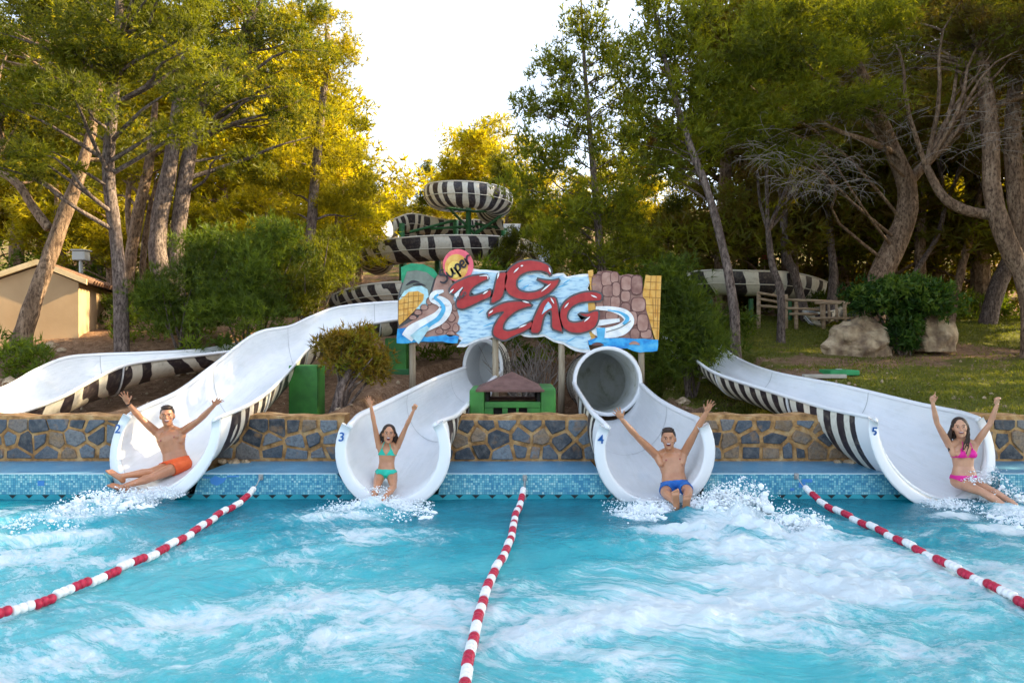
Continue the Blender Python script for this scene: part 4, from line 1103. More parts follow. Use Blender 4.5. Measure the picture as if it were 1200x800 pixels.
# posts and the two rails behind the board
for (px, pt) in ((482, 330), (580, 340), (658, 340), (752, 340)):
    x = (px-600)*SY/F; g_ = gzb(x, SY+.1)-.35
    V, Fc = tube_geo([(x, SY+.085, g_), (x+.01, SY+.085, (g_+CAM_H)/2), (x, SY+.085, CAM_H-(pt-400)*SY/F)], [.062, .058, .055], 12)
    smooth(obj('post', geo_mesh('post', [(V, Fc)]), M['post'], SIGN))
for py in (345, 380):
    bm = bmesh.new(); z = CAM_H-(py-400)*SY/F; bm_box(bm, ((470-600)*SY/F/2+(770-600)*SY/F/2, SY+.04, z), (300*SY/F, .03, .07)); obj('rail', bm, M['post'], SIGN)
# ------------------------------------------------------------------ zebra flume tower behind the sign
TOW = thing('flume_tower', (-.9, 28, gz(-.9, 28)), 'tall zebra striped spiral flume on green poles behind the sign', 'slide tower')
def flume(name, ctr, rad=.55, open_=True, zeb_m=None, th=100, parent=None, n=90, inner_m=None):
    """open half-pipe along 3D points"""
    A = catmull(ctr, n); m = 17
    G = np.zeros((n, m, 3)); Nn = np.zeros((n, m, 3)); u = np.concatenate([[0], np.cumsum(np.linalg.norm(np.diff(A, axis=0), axis=1))])
    for i in range(n):
        t_ = A[min(i+1, n-1)]-A[max(i-1, 0)]; t_ /= np.linalg.norm(t_); s_ = np.cross(t_, [0, 0, 1]); s_ /= np.linalg.norm(s_); up = np.cross(s_, t_)
        for j in range(m):
            a = R(-th+2*th*j/(m-1)); d = s_*math.sin(a)-up*math.cos(a); G[i, j] = A[i]+d*rad; Nn[i, j] = d
    vv = np.linspace(-1, 1, m)
    o = obj(name, grid_mesh(name, G+Nn*.03, False, u, vv), zeb_m, parent)
    o2 = obj(name+'_lining', grid_mesh(name+'_lining', G, True), inner_m or M['gelcoat'], parent)
    geos = []
    for j in (0, m-1):
        geos.append(tube_geo([G[i, j]+Nn[i, j]*.03 for i in range(n)], [.03]*n, 6))
    # outward seam flange halfway up the wall
    for j in (3, m-4):
        geos.append(tube_geo([G[i, j]+Nn[i, j]*.05 for i in range(n)], [.014]*n, 5))
    obj(name+'_rim', geo_mesh(name+'_rim', geos), M['cream_flume'], parent)
    return A
def arc_pts(cx, cy, r, a0, a1, z0, z1, n=14, ry=None):
    ry = ry or r
    return [(cx+r*math.cos(R(a0+(a1-a0)*i/(n-1))), cy+ry*math.sin(R(a0+(a1-a0)*i/(n-1))), z0+(z1-z0)*i/(n-1)) for i in range(n)]
zpx = lambda py, Y: CAM_H-(py-400)*Y/F
# upper ring
flume('upper_flume', arc_pts(-1.8, 28.3, 1.2, -255, 60, zpx(222, 28), zpx(236, 28), 20), .62, zeb_m=M['zebra_fine'], th=112, parent=TOW)
# link that leaves the upper ring, runs left, and drops into the big turn
flume('middle_flume', [tuple(P(600, 262, 29.5)), tuple(P(560, 262, 30.5)), tuple(P(520, 262, 30)), tuple(P(478, 255, 29.5)), tuple(P(452, 262, 29))], .62, zeb_m=M['zebra'], th=95, parent=TOW, n=50)
flume('middle_flume', [tuple(P(640, 290, 30)), tuple(P(600, 280, 31)), tuple(P(550, 276, 31)), tuple(P(505, 272, 30.5)), tuple(P(470, 268, 30))], .62, zeb_m=M['zebra'], th=95, parent=TOW, n=50)
# big turn, nearest the camera
flume('lower_flume', arc_pts(-2.75+.0, 27.2, 2.75, 165, 375, zpx(300, 27), zpx(286, 27), 20, ry=2.4), .66, zeb_m=M['zebra_big'], th=100, parent=TOW)
# lowest run, passing behind slide 2
flume('exit_flume', [tuple(P(400, 352, 23)), tuple(P(425, 342, 22)), tuple(P(455, 336, 21)), tuple(P(490, 334, 20.5)), tuple(P(530, 336, 20.5))], .55, zeb_m=M['zebra_big'], th=95, parent=TOW, n=40)
poles = [(549, 241, 28.4, 400), (471, 262, 28.6, 380), (534, 258, 29, 380), (590, 270, 29, 380), (592, 268, 29.5, 380), (473, 296, 26, 380), (513, 300, 25.6, 380), (580, 262, 30.5, 380)]
for (px, py, Y, _) in poles:
    p = P(px, py, Y); g_ = gz(p.x, Y)-.3
    V, Fc = tube_geo([(p.x, Y, g_), (p.x, Y, p.z)], [.12, .12], 10); smooth(obj('pole', geo_mesh('pole', [(V, Fc)]), M['green_dark'], TOW))
for (a, b) in (((557, 275, 28.4), (528, 246, 28.2)), ((557, 275, 28.4), (590, 250, 28.2)), ((557, 265, 28.4), (505, 268, 28.6)), ((557, 272, 28.4), (582, 258, 28.6)), ((480, 272, 28.4), (534, 258, 28.6)), ((557, 248, 28.4), (520, 243, 28.0)), ((557, 248, 28.4), (592, 246, 28.0)), ((557, 262, 28.4), (590, 268, 29.5))):
    V, Fc = tube_geo([P(*a), P(*b)], [.055, .055], 8); obj('brace', geo_mesh('brace', [(V, Fc)]), M['green_dark'], TOW)

# zebra flume on the right, behind the leaning pine
RF = thing('zebra_flume', (7.6, 21.4, gz(7.6, 21.4)), 'short run of zebra striped flume behind the wooden fence on the right', 'water slide')
flume('flume_shell', [tuple(P(812, 323, 21.8)), tuple(P(840, 321, 21.4)), tuple(P(870, 322, 21.2)), tuple(P(900, 323, 21.4)), tuple(P(925, 327, 22)), tuple(P(946, 334, 23))], .62, zeb_m=zebra_mat('right_zebra', .8, .22, tilt=.3), th=95, parent=RF, n=50)
for px in (832, 880, 925):
    p = P(px, 350, 21.4); V, Fc = tube_geo([(p.x, 21.4, gz(p.x, 21.4)-.2), (p.x, 21.4, p.z)], [.08, .08], 8); obj('pole', geo_mesh('pole', [(V, Fc)]), M['green_dark'], RF)
RE = thing('flume_exit', (9.2, 20.0, gz(9.2, 20.0)), 'low piece of black and white striped slide behind the lattice of the wooden fence', 'water slide')
flume('exit_shell', [tuple(P(948, 372, 19.7)), tuple(P(962, 363, 19.9)), tuple(P(978, 360, 22.6)), tuple(P(1000, 360, 20.6))], .42, zeb_m=M['zebra_reg'], th=90, parent=RE, n=24)

# wooden post and rail fence
FE = thing('rail_fence', (8.2, 19.2, gz(8.2, 19.2)), 'weathered wooden post and rail fence in front of the striped flume', 'fence')
def bar(name, a, b, r, parent, m, n=7):
    V, Fc = tube_geo([a, (Vector(a)+Vector(b))/2+Vector((0, 0, r*.2)), b], [r, r*1.05, r], n); return smooth(obj(name, geo_mesh(name, [(V, Fc)]), m, parent))
for (a, b) in (((889, 343), (921, 349)), ((890, 350), (921, 356)), ((890, 358), (918, 361)), ((921, 351), (990, 354)), ((921, 361), (965, 363)), ((925, 368), (958, 368)), ((950, 373), (1018, 373)), ((955, 355), (1008, 356))):
    bar('rail', P(*a, 19.1), P(*b, 19.2), .038, FE, M['wood'])
for (px, p0) in ((889, 342), (921, 345), (933, 350), (965, 352), (990, 352), (1008, 354)):
    x = P(px, p0, 19.18).x; bar('fence_post', (x, 19.18, gz(x, 19.18)-.2), P(px, p0, 19.18), .055, FE, M['wood'])
for i in range(4): bar('lattice_bar', P(962+i*9, 356, 19.15), P(963+i*9, 377, 19.15), .035, FE, M['wood'])
o = None
# red marker sign on a thin post
RS = thing('marker_post', tuple(P(896, 322, 22.6)), 'small red marker on a thin pole above the striped flume', 'marker')
bm = bmesh.new(); bm_box(bm, P(896, 301, 22.6), (.16, .03, .14), bevel=.01); obj('red_plate', bm, mat('red_plate', (.45, .03, .02), .5), RS)
bar('pole', P(896, 335, 22.63), P(896, 300, 22.63), .02, RS, M['wood'])
RS.location = (P(896, 335, 22.6).x, 22.6, P(896, 335, 22.6).z)
for ch in RS.children: ch.data.transform(Matrix.Translation(P(896, 322, 22.6)-RS.location))

# ------------------------------------------------------------------ house on the left
def house():
    k0 = P(92, 384, 15.2); c0 = P(92, 384, 15.2)                 # near right corner, ground
    wd = Vector((-1.7, 5, 0)).normalized()                          # along the side wall, away
    gd = Vector((-wd.y, wd.x, 0)).normalized(); gd = gd if gd.x < 0 else -gd   # along the gable wall, to the left
    z0 = c0.z-.6; zc = zpx(331, 15.2); half = None
    apex = P(38, 305, 14.6)
    W = 2*(Vector((apex.x, apex.y, 0))-Vector((c0.x, c0.y, 0))).dot(gd); Hh = zpx(312, 14.9)-zc; Ln = 6.0
    root = thing('ochre_house', (c0.x, c0.y, c0.z), 'ochre rendered house with a low tiled gable roof behind the leaning pine', 'house')
    def pt(a, b, z): v = c0+gd*a+wd*b; return (v.x, v.y, z)
    bm = bmesh.new()
    g0 = [bm.verts.new(pt(0, 0, z0)), bm.verts.new(pt(0, 0, zc)), bm.verts.new(pt(W/2, 0, zc+Hh)), bm.verts.new(pt(W, 0, zc)), bm.verts.new(pt(W, 0, z0))]
    g1 = [bm.verts.new(pt(0, Ln, z0)), bm.verts.new(pt(0, Ln, zc)), bm.verts.new(pt(W/2, Ln, zc+Hh)), bm.verts.new(pt(W, Ln, zc)), bm.verts.new(pt(W, Ln, z0))]
    bm.faces.new(g0); bm.faces.new(g1[::-1])
    for i in range(5):
        if i in (1, 2): continue
        bm.faces.new((g0[i], g1[i], g1[(i+1) % 5], g0[(i+1) % 5]))
    bmesh.ops.recalc_face_normals(bm, faces=bm.faces)
    obj('wall', bm, M['ochre'], root)
    # verge boards on the gable and the tile bed
    for s_ in (0, 1):
        bm = bmesh.new()
        e0, e1 = (-.18, W/2) if s_ == 0 else (W+.18, W/2)
        zE = zc-.18*Hh/(W/2)
        V = [pt(e0, -.12, zE+.03), pt(e1, -.12, zc+Hh+.03), pt(e1, -.12, zc+Hh+.15), pt(e0, -.12, zE+.15)]
        V2 = [pt(e0, -.002, zE+.03), pt(e1, -.002, zc+Hh+.03), pt(e1, -.002, zc+Hh+.15), pt(e0, -.002, zE+.15)]
        a = [bm.verts.new(v) for v in V]; b = [bm.verts.new(v) for v in V2]
        bm.faces.new(a); bm.faces.new(b[::-1])
        for i in range(4): bm.faces.new((a[i], b[i], b[(i+1) % 4], a[(i+1) % 4]))
        bmesh.ops.recalc_face_normals(bm, faces=bm.faces); obj('verge', bm, M['cream_trim'], root)
        bm = bmesh.new()
        V = [pt(e0, -.1, zE+.05), pt(e1, -.1, zc+Hh+.05), pt(e1, Ln, zc+Hh+.05), pt(e0, Ln, zE+.05)]
        f = bm.faces.new([bm.verts.new(v) for v in V]); bmesh.ops.solidify(bm, geom=[f], thickness=.05); obj('roof_deck', bm, M['tile'], root)
    # barrel tiles, one object each on the visible slope
    n = 14; tile = bpy.data.meshes.new('roof_tile'); V = []; Fc = []
    Lt = .5; m = 7
    for i, (x, r) in enumerate(((0, .085), (Lt, .105))):
        for j in range(m+1):
            a = math.pi*j/m; V.append((x, r*math.cos(a), r*math.sin(a)))
        for j in range(m+1):
            a = math.pi*j/m; V.append((x, (r-.018)*math.cos(a), (r-.018)*math.sin(a)))
    h = 2*(m+1)
    for j in range(m): Fc += [(j, j+1, h+j+1, h+j), (m+1+j, h+m+1+j, h+m+2+j, m+2+j), (j, m+1+j, m+2+j, j+1), (h+j, h+j+1, h+m+2+j, h+m+1+j)]
    tile.from_pydata(V, [], Fc); tile.materials.append(M['tile']); tile.update()
    slope = Vector((pt(-.28, 0, 0)[0]-pt(W/2, 0, 0)[0], pt(-.28, 0, 0)[1]-pt(W/2, 0, 0)[1], -(Hh+.28*Hh/(W/2))))
    L = slope.length; sd_ = slope.normalized(); nrm = sd_.cross(wd).normalized()
    if nrm.z < 0: nrm = -nrm
    rot = Matrix((sd_, nrm.cross(sd_), nrm)).transposed().to_euler()
    cnt = 0
    for b in range(18):
        for r in range(int(L/.45)+1):
            if cnt >= 260: break
            s0 = min(r*.45, L-.5)
            base = Vector(pt(W/2, .05+b*.24, zc+Hh+.09))+sd_*s0+nrm*(.012*(r % 2))
            o = bpy.data.objects.new('roof_tile', tile); link(o, root); o.location = base-root.location; o.rotation_euler = rot; cnt += 1
house()
# floodlight box on a pole beside the roof
FL = thing('lamp_box', tuple(P(95, 325, 18)), 'pale grey lamp box on a short pole above the house roof', 'lamp')
FL.location.z = gz(FL.location.x, 18)
bm = bmesh.new(); bm_box(bm, P(95, 300, 18), (.34, .25, .24), bevel=.03); obj('box', bm, mat('pale_box', (.42, .42, .40), .6), FL)
bm = bmesh.new(); bm_box(bm, P(95, 293.5, 18), (.40, .3, .03), bevel=.008); obj('cap', bm, bpy.data.materials['pale_box'], FL)
V, Fc = tube_geo([(FL.location.x, 18, FL.location.z-.1), P(95, 305.6, 18)], [.05, .05], 8); obj('pole', geo_mesh('pole', [(V, Fc)]), M['steel_grey'], FL)

# ------------------------------------------------------------------ things on the lawn
o = obj('boulder', rock_mesh('boulder',   .80, .55, .58, 5.3, 4, .20), M['boulder']); p = P(1004, 415, 16.3); o.location = (p.x, 16.3, gz(p.x, 16.3)+.24)
tag(o, 'wide low limestone boulder left of the dark leafy shrub stem', 'boulder'); smooth(o, False)
o = obj('boulder', rock_mesh('boulder', .46, .42, .58, 7.7, 4, .2), M['boulder']); p = P(1092, 412, 16.3); o.location = (p.x, 16.3, gz(p.x, 16.3)+.40)
tag(o, 'rounded upright limestone boulder under the right side of the leafy shrub', 'boulder')
bm = bmesh.new(); y_ = 13.2; p = P(983, 440, y_); bm_box(bm, (p.x, y_, gz(p.x, y_)+.05), (.56, .5, .10), bevel=.02)
GL = thing('manhole_cover', (p.x, y_, gz(p.x, y_)), 'bright green box cover lying flat on the lawn behind slide number 5', 'cover')
obj('lid', bm, noisy('mint_green', (.02, .24, .08), (.04, .33, .12), 4, .5, .1), GL); bm = bmesh.new(); bm_box(bm, (p.x, y_, gz(p.x, y_)+.112), (.12, .03, .02), bevel=.004); obj('handle', bm, M['steel_grey'], GL)
bm = bmesh.new(); y_ = 12.6; p = P(966, 444, y_); bm_box(bm, (p.x, y_, gz(p.x, y_)+.05), (.78, .12, .07), bevel=.01)
o = obj('concrete_kerb', bm, noisy('pale_concrete', (.35, .32, .27), (.5, .46, .4), 6, .8, .4)); tag(o, 'short pale concrete kerb beside the green cover on the lawn', 'kerb')
# ------------------------------------------------------------------ foliage
def foliage(lobes, n_clump, per, seed, blade=(.16, .028), clump_r=.42, flat=.62, up=.35, tufts=1, droop=0.0, shell=.5):
    """needle-blade triangles grouped in tufts, tufts grouped in clumps, clumps filling ellipsoid lobes.
       lobes: list of (centre xyz, radii xyz, weight). Returns V, F, tint, clump centres"""
    rg = np.random.RandomState(seed)
    Wt = np.array([l[2]*(l[1][0]*l[1][1]*l[1][2])**(2/3) for l in lobes]); Wt /= Wt.sum()
    li = rg.choice(len(lobes), n_clump, p=Wt)
    C0 = np.array([l[0] for l in lobes], float)[li]; Rd = np.array([l[1] for l in lobes], float)[li]
    d = rg.randn(n_clump, 3); d /= np.linalg.norm(d, axis=1)[:, None]
    rr = (shell+(1-shell)*rg.rand(n_clump)**.7)[:, None]
    CC = C0+d*Rd*rr
    cr = clump_r*(.55+.9*rg.rand(n_clump))
    nt_ = n_clump*per
    ci = np.repeat(np.arange(n_clump), per)
    e = rg.randn(nt_, 3); e /= np.linalg.norm(e, axis=1)[:, None]
    q = rg.rand(nt_)**.45
    tp = CC[ci]+e*np.array([1, 1, flat])*(cr[ci]*q)[:, None]
    tp[:, 2] -= droop*cr[ci]*np.hypot(e[:, 0], e[:, 1])*q
    axis = e*.8+np.array([0, 0, up])+.4*rg.randn(nt_, 3); axis /= np.linalg.norm(axis, axis=1)[:, None]
    tint_c = np.clip(.5+.22*rg.randn(n_clump), 0, 1)
    tint_t = np.clip(tint_c[ci]+.12*rg.randn(nt_), 0, 1)
    # blades
    K = tufts
    ax = np.repeat(axis, K, 0)+.62*rg.randn(nt_*K, 3); ax /= np.linalg.norm(ax, axis=1)[:, None]
    p = np.repeat(tp, K, 0); L = blade[0]*(.6+.8*rg.rand(nt_*K))[:, None]; w_ = blade[1]*(.7+.6*rg.rand(nt_*K))[:, None]
    s = np.cross(ax, rg.randn(nt_*K, 3)); s /= (np.linalg.norm(s, axis=1)[:, None]+1e-9)
    V = np.stack([p-s*w_*.5-ax*L*.15, p+s*w_*.5-ax*L*.15, p+ax*L], 1).reshape(-1, 3)
    Fi = np.arange(len(V)).reshape(-1, 3)
    return V, Fi, np.repeat(np.repeat(tint_t, K), 3), CC

def lobe_px(px, py, rx, ry, Y, dep=None, w_=1.0):
    c = P(px, py, Y); a = rx*Y/F; b = ry*Y/F
    return (tuple(c), (a, dep if dep else (a+b)*.55, b), w_)

TRI = [0]
def crown_obj(name, lobes, n, per, seed, m, parent, **kw):
    V, Fi, tint, CC = foliage(lobes, n, per, seed, **kw)
    TRI[0] += len(Fi)
    me = mesh_np(name, V, Fi, 3, tint)
    return obj(name, me, m, parent), CC

def limbs_to(trunk, CC, seed, frac=.35, r0=.05, maxn=30, minz=None, sag=.15):
    """thin curved limbs from the trunk polyline out to some clump centres"""
    rg = random.Random(seed); tr = [Vector(p[:3]) for p in trunk]; geos = []
    idx = list(range(len(CC))); rg.shuffle(idx)
    for i in idx[:maxn]:
        c = Vector(CC[i])
        # leave the trunk a bit lower than the clump
        best = None
        for a, b in zip(tr[:-1], tr[1:]):
            for t_ in (0, .25, .5, .75, 1):
                q = a.lerp(b, t_); dz = c.z-q.z; dd = math.hypot(c.x-q.x, c.y-q.y)
                cost = abs(dz-.45*dd)+.25*(c-q).length
                if best is None or cost < best[0]: best = (cost, q)
        q = best[1]; L = (c-q).length
        if L < .25: continue
        m1 = q.lerp(c, .35)+Vector((rg.uniform(-.08, .08)*L, rg.uniform(-.08, .08)*L, rg.uniform(-.02, .1)*L))
        m2 = q.lerp(c, .7)+Vector((rg.uniform(-.1, .1)*L, rg.uniform(-.1, .1)*L, rg.uniform(-.02, .12)*L))
        r = r0*min(1.6, .5+L*.22)
        geos.append(tube_geo(catmull([tuple(q), tuple(m1), tuple(m2), tuple(c)], 8), [r, r*.9, r*.78, r*.66, r*.54, r*.42, r*.3, r*.15], 6, cap=False))
    return geos

def trunk_geo(tr, n=10, seed=0, res=22):
    A = catmull([(p[0], p[1], p[2], p[3]) for p in tr], res)
    V, Fc = tube_geo([Vector(a[:3]) for a in A], [a[3] for a in A], n)
    rg = random.Random(seed)
    V2 = []
    for i, v in enumerate(V):
        j = i//n; k = A[min(j, len(A)-1)]; c = Vector(k[:3]); d = v-c
        V2.append(c+d*(1+.13*mnoise.noise(Vector((v.x*3, v.y*3, v.z*2.2)))+.08*mnoise.noise(v*8)))
    return V2, Fc

def tpx(lst, ground=True, flare=1.35):
    out = []
    for i, (px, py, Y, rpx) in enumerate(lst):
        p = P(px, py, Y); out.append((p.x, p.y, p.z, rpx*Y/F))
    if ground:
        p = out[0]; g_ = gz(p[0], p[1])-.15
        if p[2] > g_: 
            q = out[1]; sl = ((p[0]-q[0])/(p[2]-q[2]), 0) if abs(p[2]-q[2]) > .1 else (0, 0)
            out.insert(0, (p[0]+max(-.4, min(.4, sl[0]*(g_-p[2]))), p[1], g_, p[3]*flare))
    return out

def tree(name, trunk_px, lobes_px, n, per, seed, label, cat='tree', group=None, m='pine', bark='bark', forks=(), limbs=16, limb_r=.05, **kw):
    tr = tpx(trunk_px)
    root = thing(name, (tr[0][0], tr[0][1], gz(tr[0][0], tr[0][1])), label, cat, group)
    lobes = [lobe_px(*l) for l in lobes_px]
    cr, CC = crown_obj('crown', lobes, n, per, seed, M[m], root, **kw)
    geos = [trunk_geo(tr, 12, seed)]
    for f in forks: geos.append(trunk_geo(tpx(f, False), 10, seed+1))
    allp = tr+[q for f in forks for q in tpx(f, False)]
    o = smooth(obj('trunk', geo_mesh('trunk', geos), M[bark], root))
    lg = limbs_to(tr, CC, seed, maxn=limbs, r0=limb_r)
    for f in forks[:2]: lg += limbs_to(tpx(f, False), CC, seed+5, maxn=limbs//2, r0=limb_r)
    if lg: smooth(obj('branches', geo_mesh('branches', lg), M[bark], root))
    return root

def dead_twigs(parent, spots, seed, n, m='twig', L=(.5, 1.3), r=.008, down=.25):
    """tangle of bare twigs: forking thin tubes"""
    rg = random.Random(seed); geos = []
    for (px, py, rx, ry, Y) in spots:
        for _ in range(n):
            a = rg.uniform(0, 6.28); q = rg.random()**.5
            p = P(px+rx*q*math.cos(a), py+ry*q*math.sin(a), Y+rg.uniform(-.9, .9)); l = rg.uniform(*L); th = rg.uniform(0, 6.28)
            d = Vector((math.cos(th), math.sin(th)*.7, rg.uniform(-down-.2, .35))).normalized(); pts = [p]
            for k in range(4):
                d = (d+Vector((rg.uniform(-.35, .35), rg.uniform(-.35, .35), rg.uniform(-.3, .15)))).normalized(); pts.append(pts[-1]+d*l/4)
                if k in (1, 2, 3):
                    d2 = (d+Vector((rg.uniform(-1, 1), rg.uniform(-1, 1), rg.uniform(-.9, .3)))).normalized()
                    geos.append(tube_geo([pts[-1], pts[-1]+d2*l*.2, pts[-1]+d2*l*.34+Vector((0, 0, -l*.05))], [r*.6, r*.45, r*.3], 3, cap=False))
            geos.append(tube_geo(pts, [r*1.2, r, r*.9, r*.7, r*.4], 3, cap=False))
    o = obj('dead_twigs', geo_mesh('dead_twigs', geos), M[m], parent); o['kind'] = 'stuff'
    return o

# ---- left group ---------------------------------------------------
KW = dict(blade=(.135, .019), clump_r=.42, tufts=7)
tree('pine_tree', [(143, 413, 14.0, 8.5), (141, 330, 14.0, 7.5), (132, 250, 13.9, 7), (127, 190, 13.8, 6.5), (134, 100, 13.7, 6), (139, 40, 13.6, 5), (141, -60, 13.5, 4)],
     [(60, 42, 80, 24, 12.8), (205, 58, 72, 30, 13.4), (105, 122, 60, 22, 12.4), (40, 188, 58, 20, 12.6), (190, 150, 52, 20, 13.6), (140, -8, 110, 30, 13), (15, 105, 40, 20, 12.8), (110, 80, 50, 15, 13.5), (225, 100, 40, 18, 12.9)],
     105, 62, 1, 'tall straight grey pine trunk standing just behind the leftmost slide, right of the house', group='pine trees on the left bank', limbs=34, **KW)
tree('pine_tree', [(32, 375, 13.8, 9.5), (55, 310, 13.9, 8.5), (75, 252, 14, 8), (95, 200, 14.1, 6.5), (108, 150, 14.4, 5), (118, 90, 14.8, 4)],
     [(28, 130, 60, 26, 14.4), (115, 172, 42, 18, 14.8), (5, 60, 55, 30, 15), (75, 95, 55, 24, 15), (-40, 20, 70, 40, 14.5), (70, 205, 60, 12, 14.8)],
     70, 60, 2, 'pine with a thick trunk leaning to the right across the ochre house', group='pine trees on the left bank', forks=[[(58, 268, 14, 5.5), (40, 245, 14, 5), (20, 215, 14, 4.5), (-12, 196, 14.1, 4)]], limbs=20, bark='bark_warm', **KW)
tree('pine_tree', [(190, 328, 16.6, 11), (184, 290, 16.6, 9.5), (190, 240, 16.7, 9), (200, 190, 16.8, 8), (210, 110, 17, 6), (225, 30, 17.3, 4)],
     [(255, 35, 70, 30, 16.8), (215, 5, 70, 30, 17), (170, 95, 60, 22, 17.2), (150, 30, 50, 26, 17.4), (260, 95, 50, 24, 16.5)],
     62, 60, 3, 'left one of a pair of thick grey pine trunks rising out of the green shrubs', group='pine trees on the left bank', limbs=18, m='pine_mid', **KW)
tree('pine_tree', [(206, 328, 16.9, 9.5), (208, 280, 16.9, 8.5), (217, 210, 17, 8), (235, 130, 17.2, 6), (275, 60, 17.4, 4.5), (300, 10, 17.6, 3)],
     [(300, 35, 62, 40, 17.4), (345, 60, 55, 38, 17.8), (300, 120, 60, 26, 17.2), (285, 190, 62, 20, 17.4), (350, 135, 55, 28, 17.5), (330, -10, 60, 30, 17.8)],
     88, 62, 4, 'right one of a pair of thick grey pine trunks rising out of the green shrubs', group='pine trees on the left bank', limbs=24, m='pine_mid', **KW)
tree('pine_tree', [(362, 330, 18.6, 7), (365, 260, 18.6, 6), (372, 180, 18.7, 5), (380, 100, 18.8, 4), (384, 40, 18.8, 3)],
     [(385, 42, 34, 26, 18.6), (400, 78, 30, 24, 18.7), (370, 110, 48, 26, 18.8), (402, 165, 32, 30, 18.8), (375, 190, 52, 28, 18.6), (405, 225, 34, 30, 18.9), (350, 240, 60, 30, 18.8), (372, 12, 14, 12, 18.8), (330, 205, 40, 30, 18.9)],
     105, 60, 5, 'sunlit yellow green pine at the edge of the sky left of the striped tower', group='pine trees on the left bank', limbs=14, m='pine_gold', **KW)
tree('pine_tree', [(153, 372, 17.5, 5.5), (150, 330, 17.5, 6), (156, 285, 17.5, 6.5), (165, 235, 17.5, 6), (176, 185, 17.6, 5), (182, 120, 17.7, 3)],
     [(150, 190, 55, 22, 18), (210, 175, 45, 22, 18.3), (120, 215, 50, 16, 18.2)],
     34, 55, 6, 'slim reddish pine trunk lit by the sun, right behind the tall straight trunk', group='pine trees on the left bank', bark='bark_warm', limbs=10, m='pine_gold', forks=[[(156, 300, 17.5, 3), (150, 250, 17.6, 3.2), (152, 205, 17.8, 2.5)], [(166, 330, 17.8, 3.5), (170, 280, 17.8, 3.5), (177, 235, 17.9, 2.5)]], **KW)

# ---- centre pair: airy young pines --------------------------------
KC = dict(blade=(.14, .026), clump_r=.26, tufts=5, up=.9, flat=1.0, shell=.15)
tree('young_pine', [(708, 345, 15.7, 6), (703, 290, 15.7, 5), (697, 220, 15.7, 4), (690, 140, 15.7, 3), (684, 60, 15.7, 2), (681, 0, 15.7, 1)],
     [(683, 35, 34, 30, 15.7), (652, 78, 36, 34, 15.5), (716, 72, 40, 36, 15.9), (625, 118, 30, 30, 15.6), (668, 130, 46, 34, 15.7), (735, 128, 36, 36, 16.0), (640, 178, 48, 36, 15.5), (708, 178, 46, 36, 15.9), (618, 225, 34, 34, 15.6), (664, 238, 48, 40, 15.4), (722, 240, 44, 42, 15.8), (655, 285, 44, 26, 15.7), (735, 285, 36, 26, 16.0), (700, 300, 60, 18, 15.5)],
     430, 21, 7, 'airy young pine standing behind the middle of the painted sign', group='airy pines in the centre', m='pine_lime', limbs=90, limb_r=.022, **KC)
tree('young_pine', [(862, 405, 14.4, 6), (860, 360, 14.4, 6), (847, 290, 14.5, 5), (828, 220, 14.6, 4.5), (808, 170, 14.7, 4), (790, 110, 14.8, 3), (772, 40, 14.9, 2), (762, -30, 15, 1)],
     [(770, 15, 40, 30, 14.8), (755, 60, 28, 28, 14.6), (800, 55, 40, 34, 15), (765, 105, 38, 30, 14.9), (815, 108, 32, 34, 15), (745, 150, 26, 26, 14.8), (788, 155, 38, 28, 14.8), (826, 165, 26, 30, 15.1), (770, 200, 40, 20, 15), (820, 20, 30, 30, 15.3)],
     230, 21, 8, 'slender pine with a pale curved trunk leaning left in front of the striped flume', group='airy pines in the centre', m='pine_lime', limbs=60, limb_r=.022, **KC)

# ---- right group ---------------------------------------------------
t10 = tree('pine_tree', [(1030, 328, 18.0, 13), (1042, 300, 18.0, 13), (1060, 262, 18.0, 12), (1064, 225, 18.0, 11), (1052, 190, 18.0, 9), (1040, 160, 17.9, 8), (1020, 110, 16, 6), (1000, 60, 16, 4)],
     [(888, 55, 42, 30, 14.6), (880, 105, 34, 26, 14.8), (915, 28, 48, 30, 14.6), (955, 75, 50, 22, 14.6), (890, 150, 36, 20, 15), (960, 118, 50, 16, 14.8), (1010, 118, 50, 14, 15.2), (1000, 30, 70, 26, 15), (920, 178, 40, 12, 15.3), (850, 85, 22, 30, 15.2)],
     150, 60, 9, 'big pine with a thick crooked pink brown trunk rising behind the leafy shrub', group='pine trees on the right lawn', bark='bark_warm', limbs=4, limb_r=.028, m='pine_lime',
     forks=[[(1066, 212, 18.0, 7), (1085, 192, 18.0, 5.5), (1110, 168, 18.0, 5), (1150, 132, 16.3, 4), (1215, 108, 16.5, 3)], [(1046, 178, 18.0, 4), (1015, 165, 15.8, 3.5), (975, 150, 15.4, 2.5), (930, 120, 15, 1.6)]], **KW)
dead_twigs(t10, [(940, 190, 55, 22, 15), (985, 165, 60, 35, 15.5), (1020, 105, 50, 40, 16), (890, 165, 30, 25, 15.2), (1050, 60, 60, 30, 16), (960, 215, 60, 12, 15.6)], 5, 60, L=(.25, .8), r=.0055)
t11 = tree('pine_tree', [(1206, 400, 15.5, 9), (1204, 340, 15.5, 10), (1174, 268, 15.6, 10), (1162, 215, 15.7, 9), (1160, 150, 15.8, 9), (1150, 60, 16, 6)],
     [(1100, 25, 70, 26, 16), (1165, 60, 50, 28, 16), (1180, 15, 60, 30, 15.6), (1060, 70, 50, 18, 16.8), (1130, 100, 50, 16, 16.6)],
     70, 55, 10, 'thick dark pine trunk bending left at the right edge of the photo', group='pine trees on the right lawn', limbs=18, m='pine_dark', bark='bark_warm', forks=[[(1160, 252, 15.7, 6), (1130, 246, 15.8, 6), (1105, 230, 15.9, 5), (1085, 195, 16.1, 4)]], **KW)
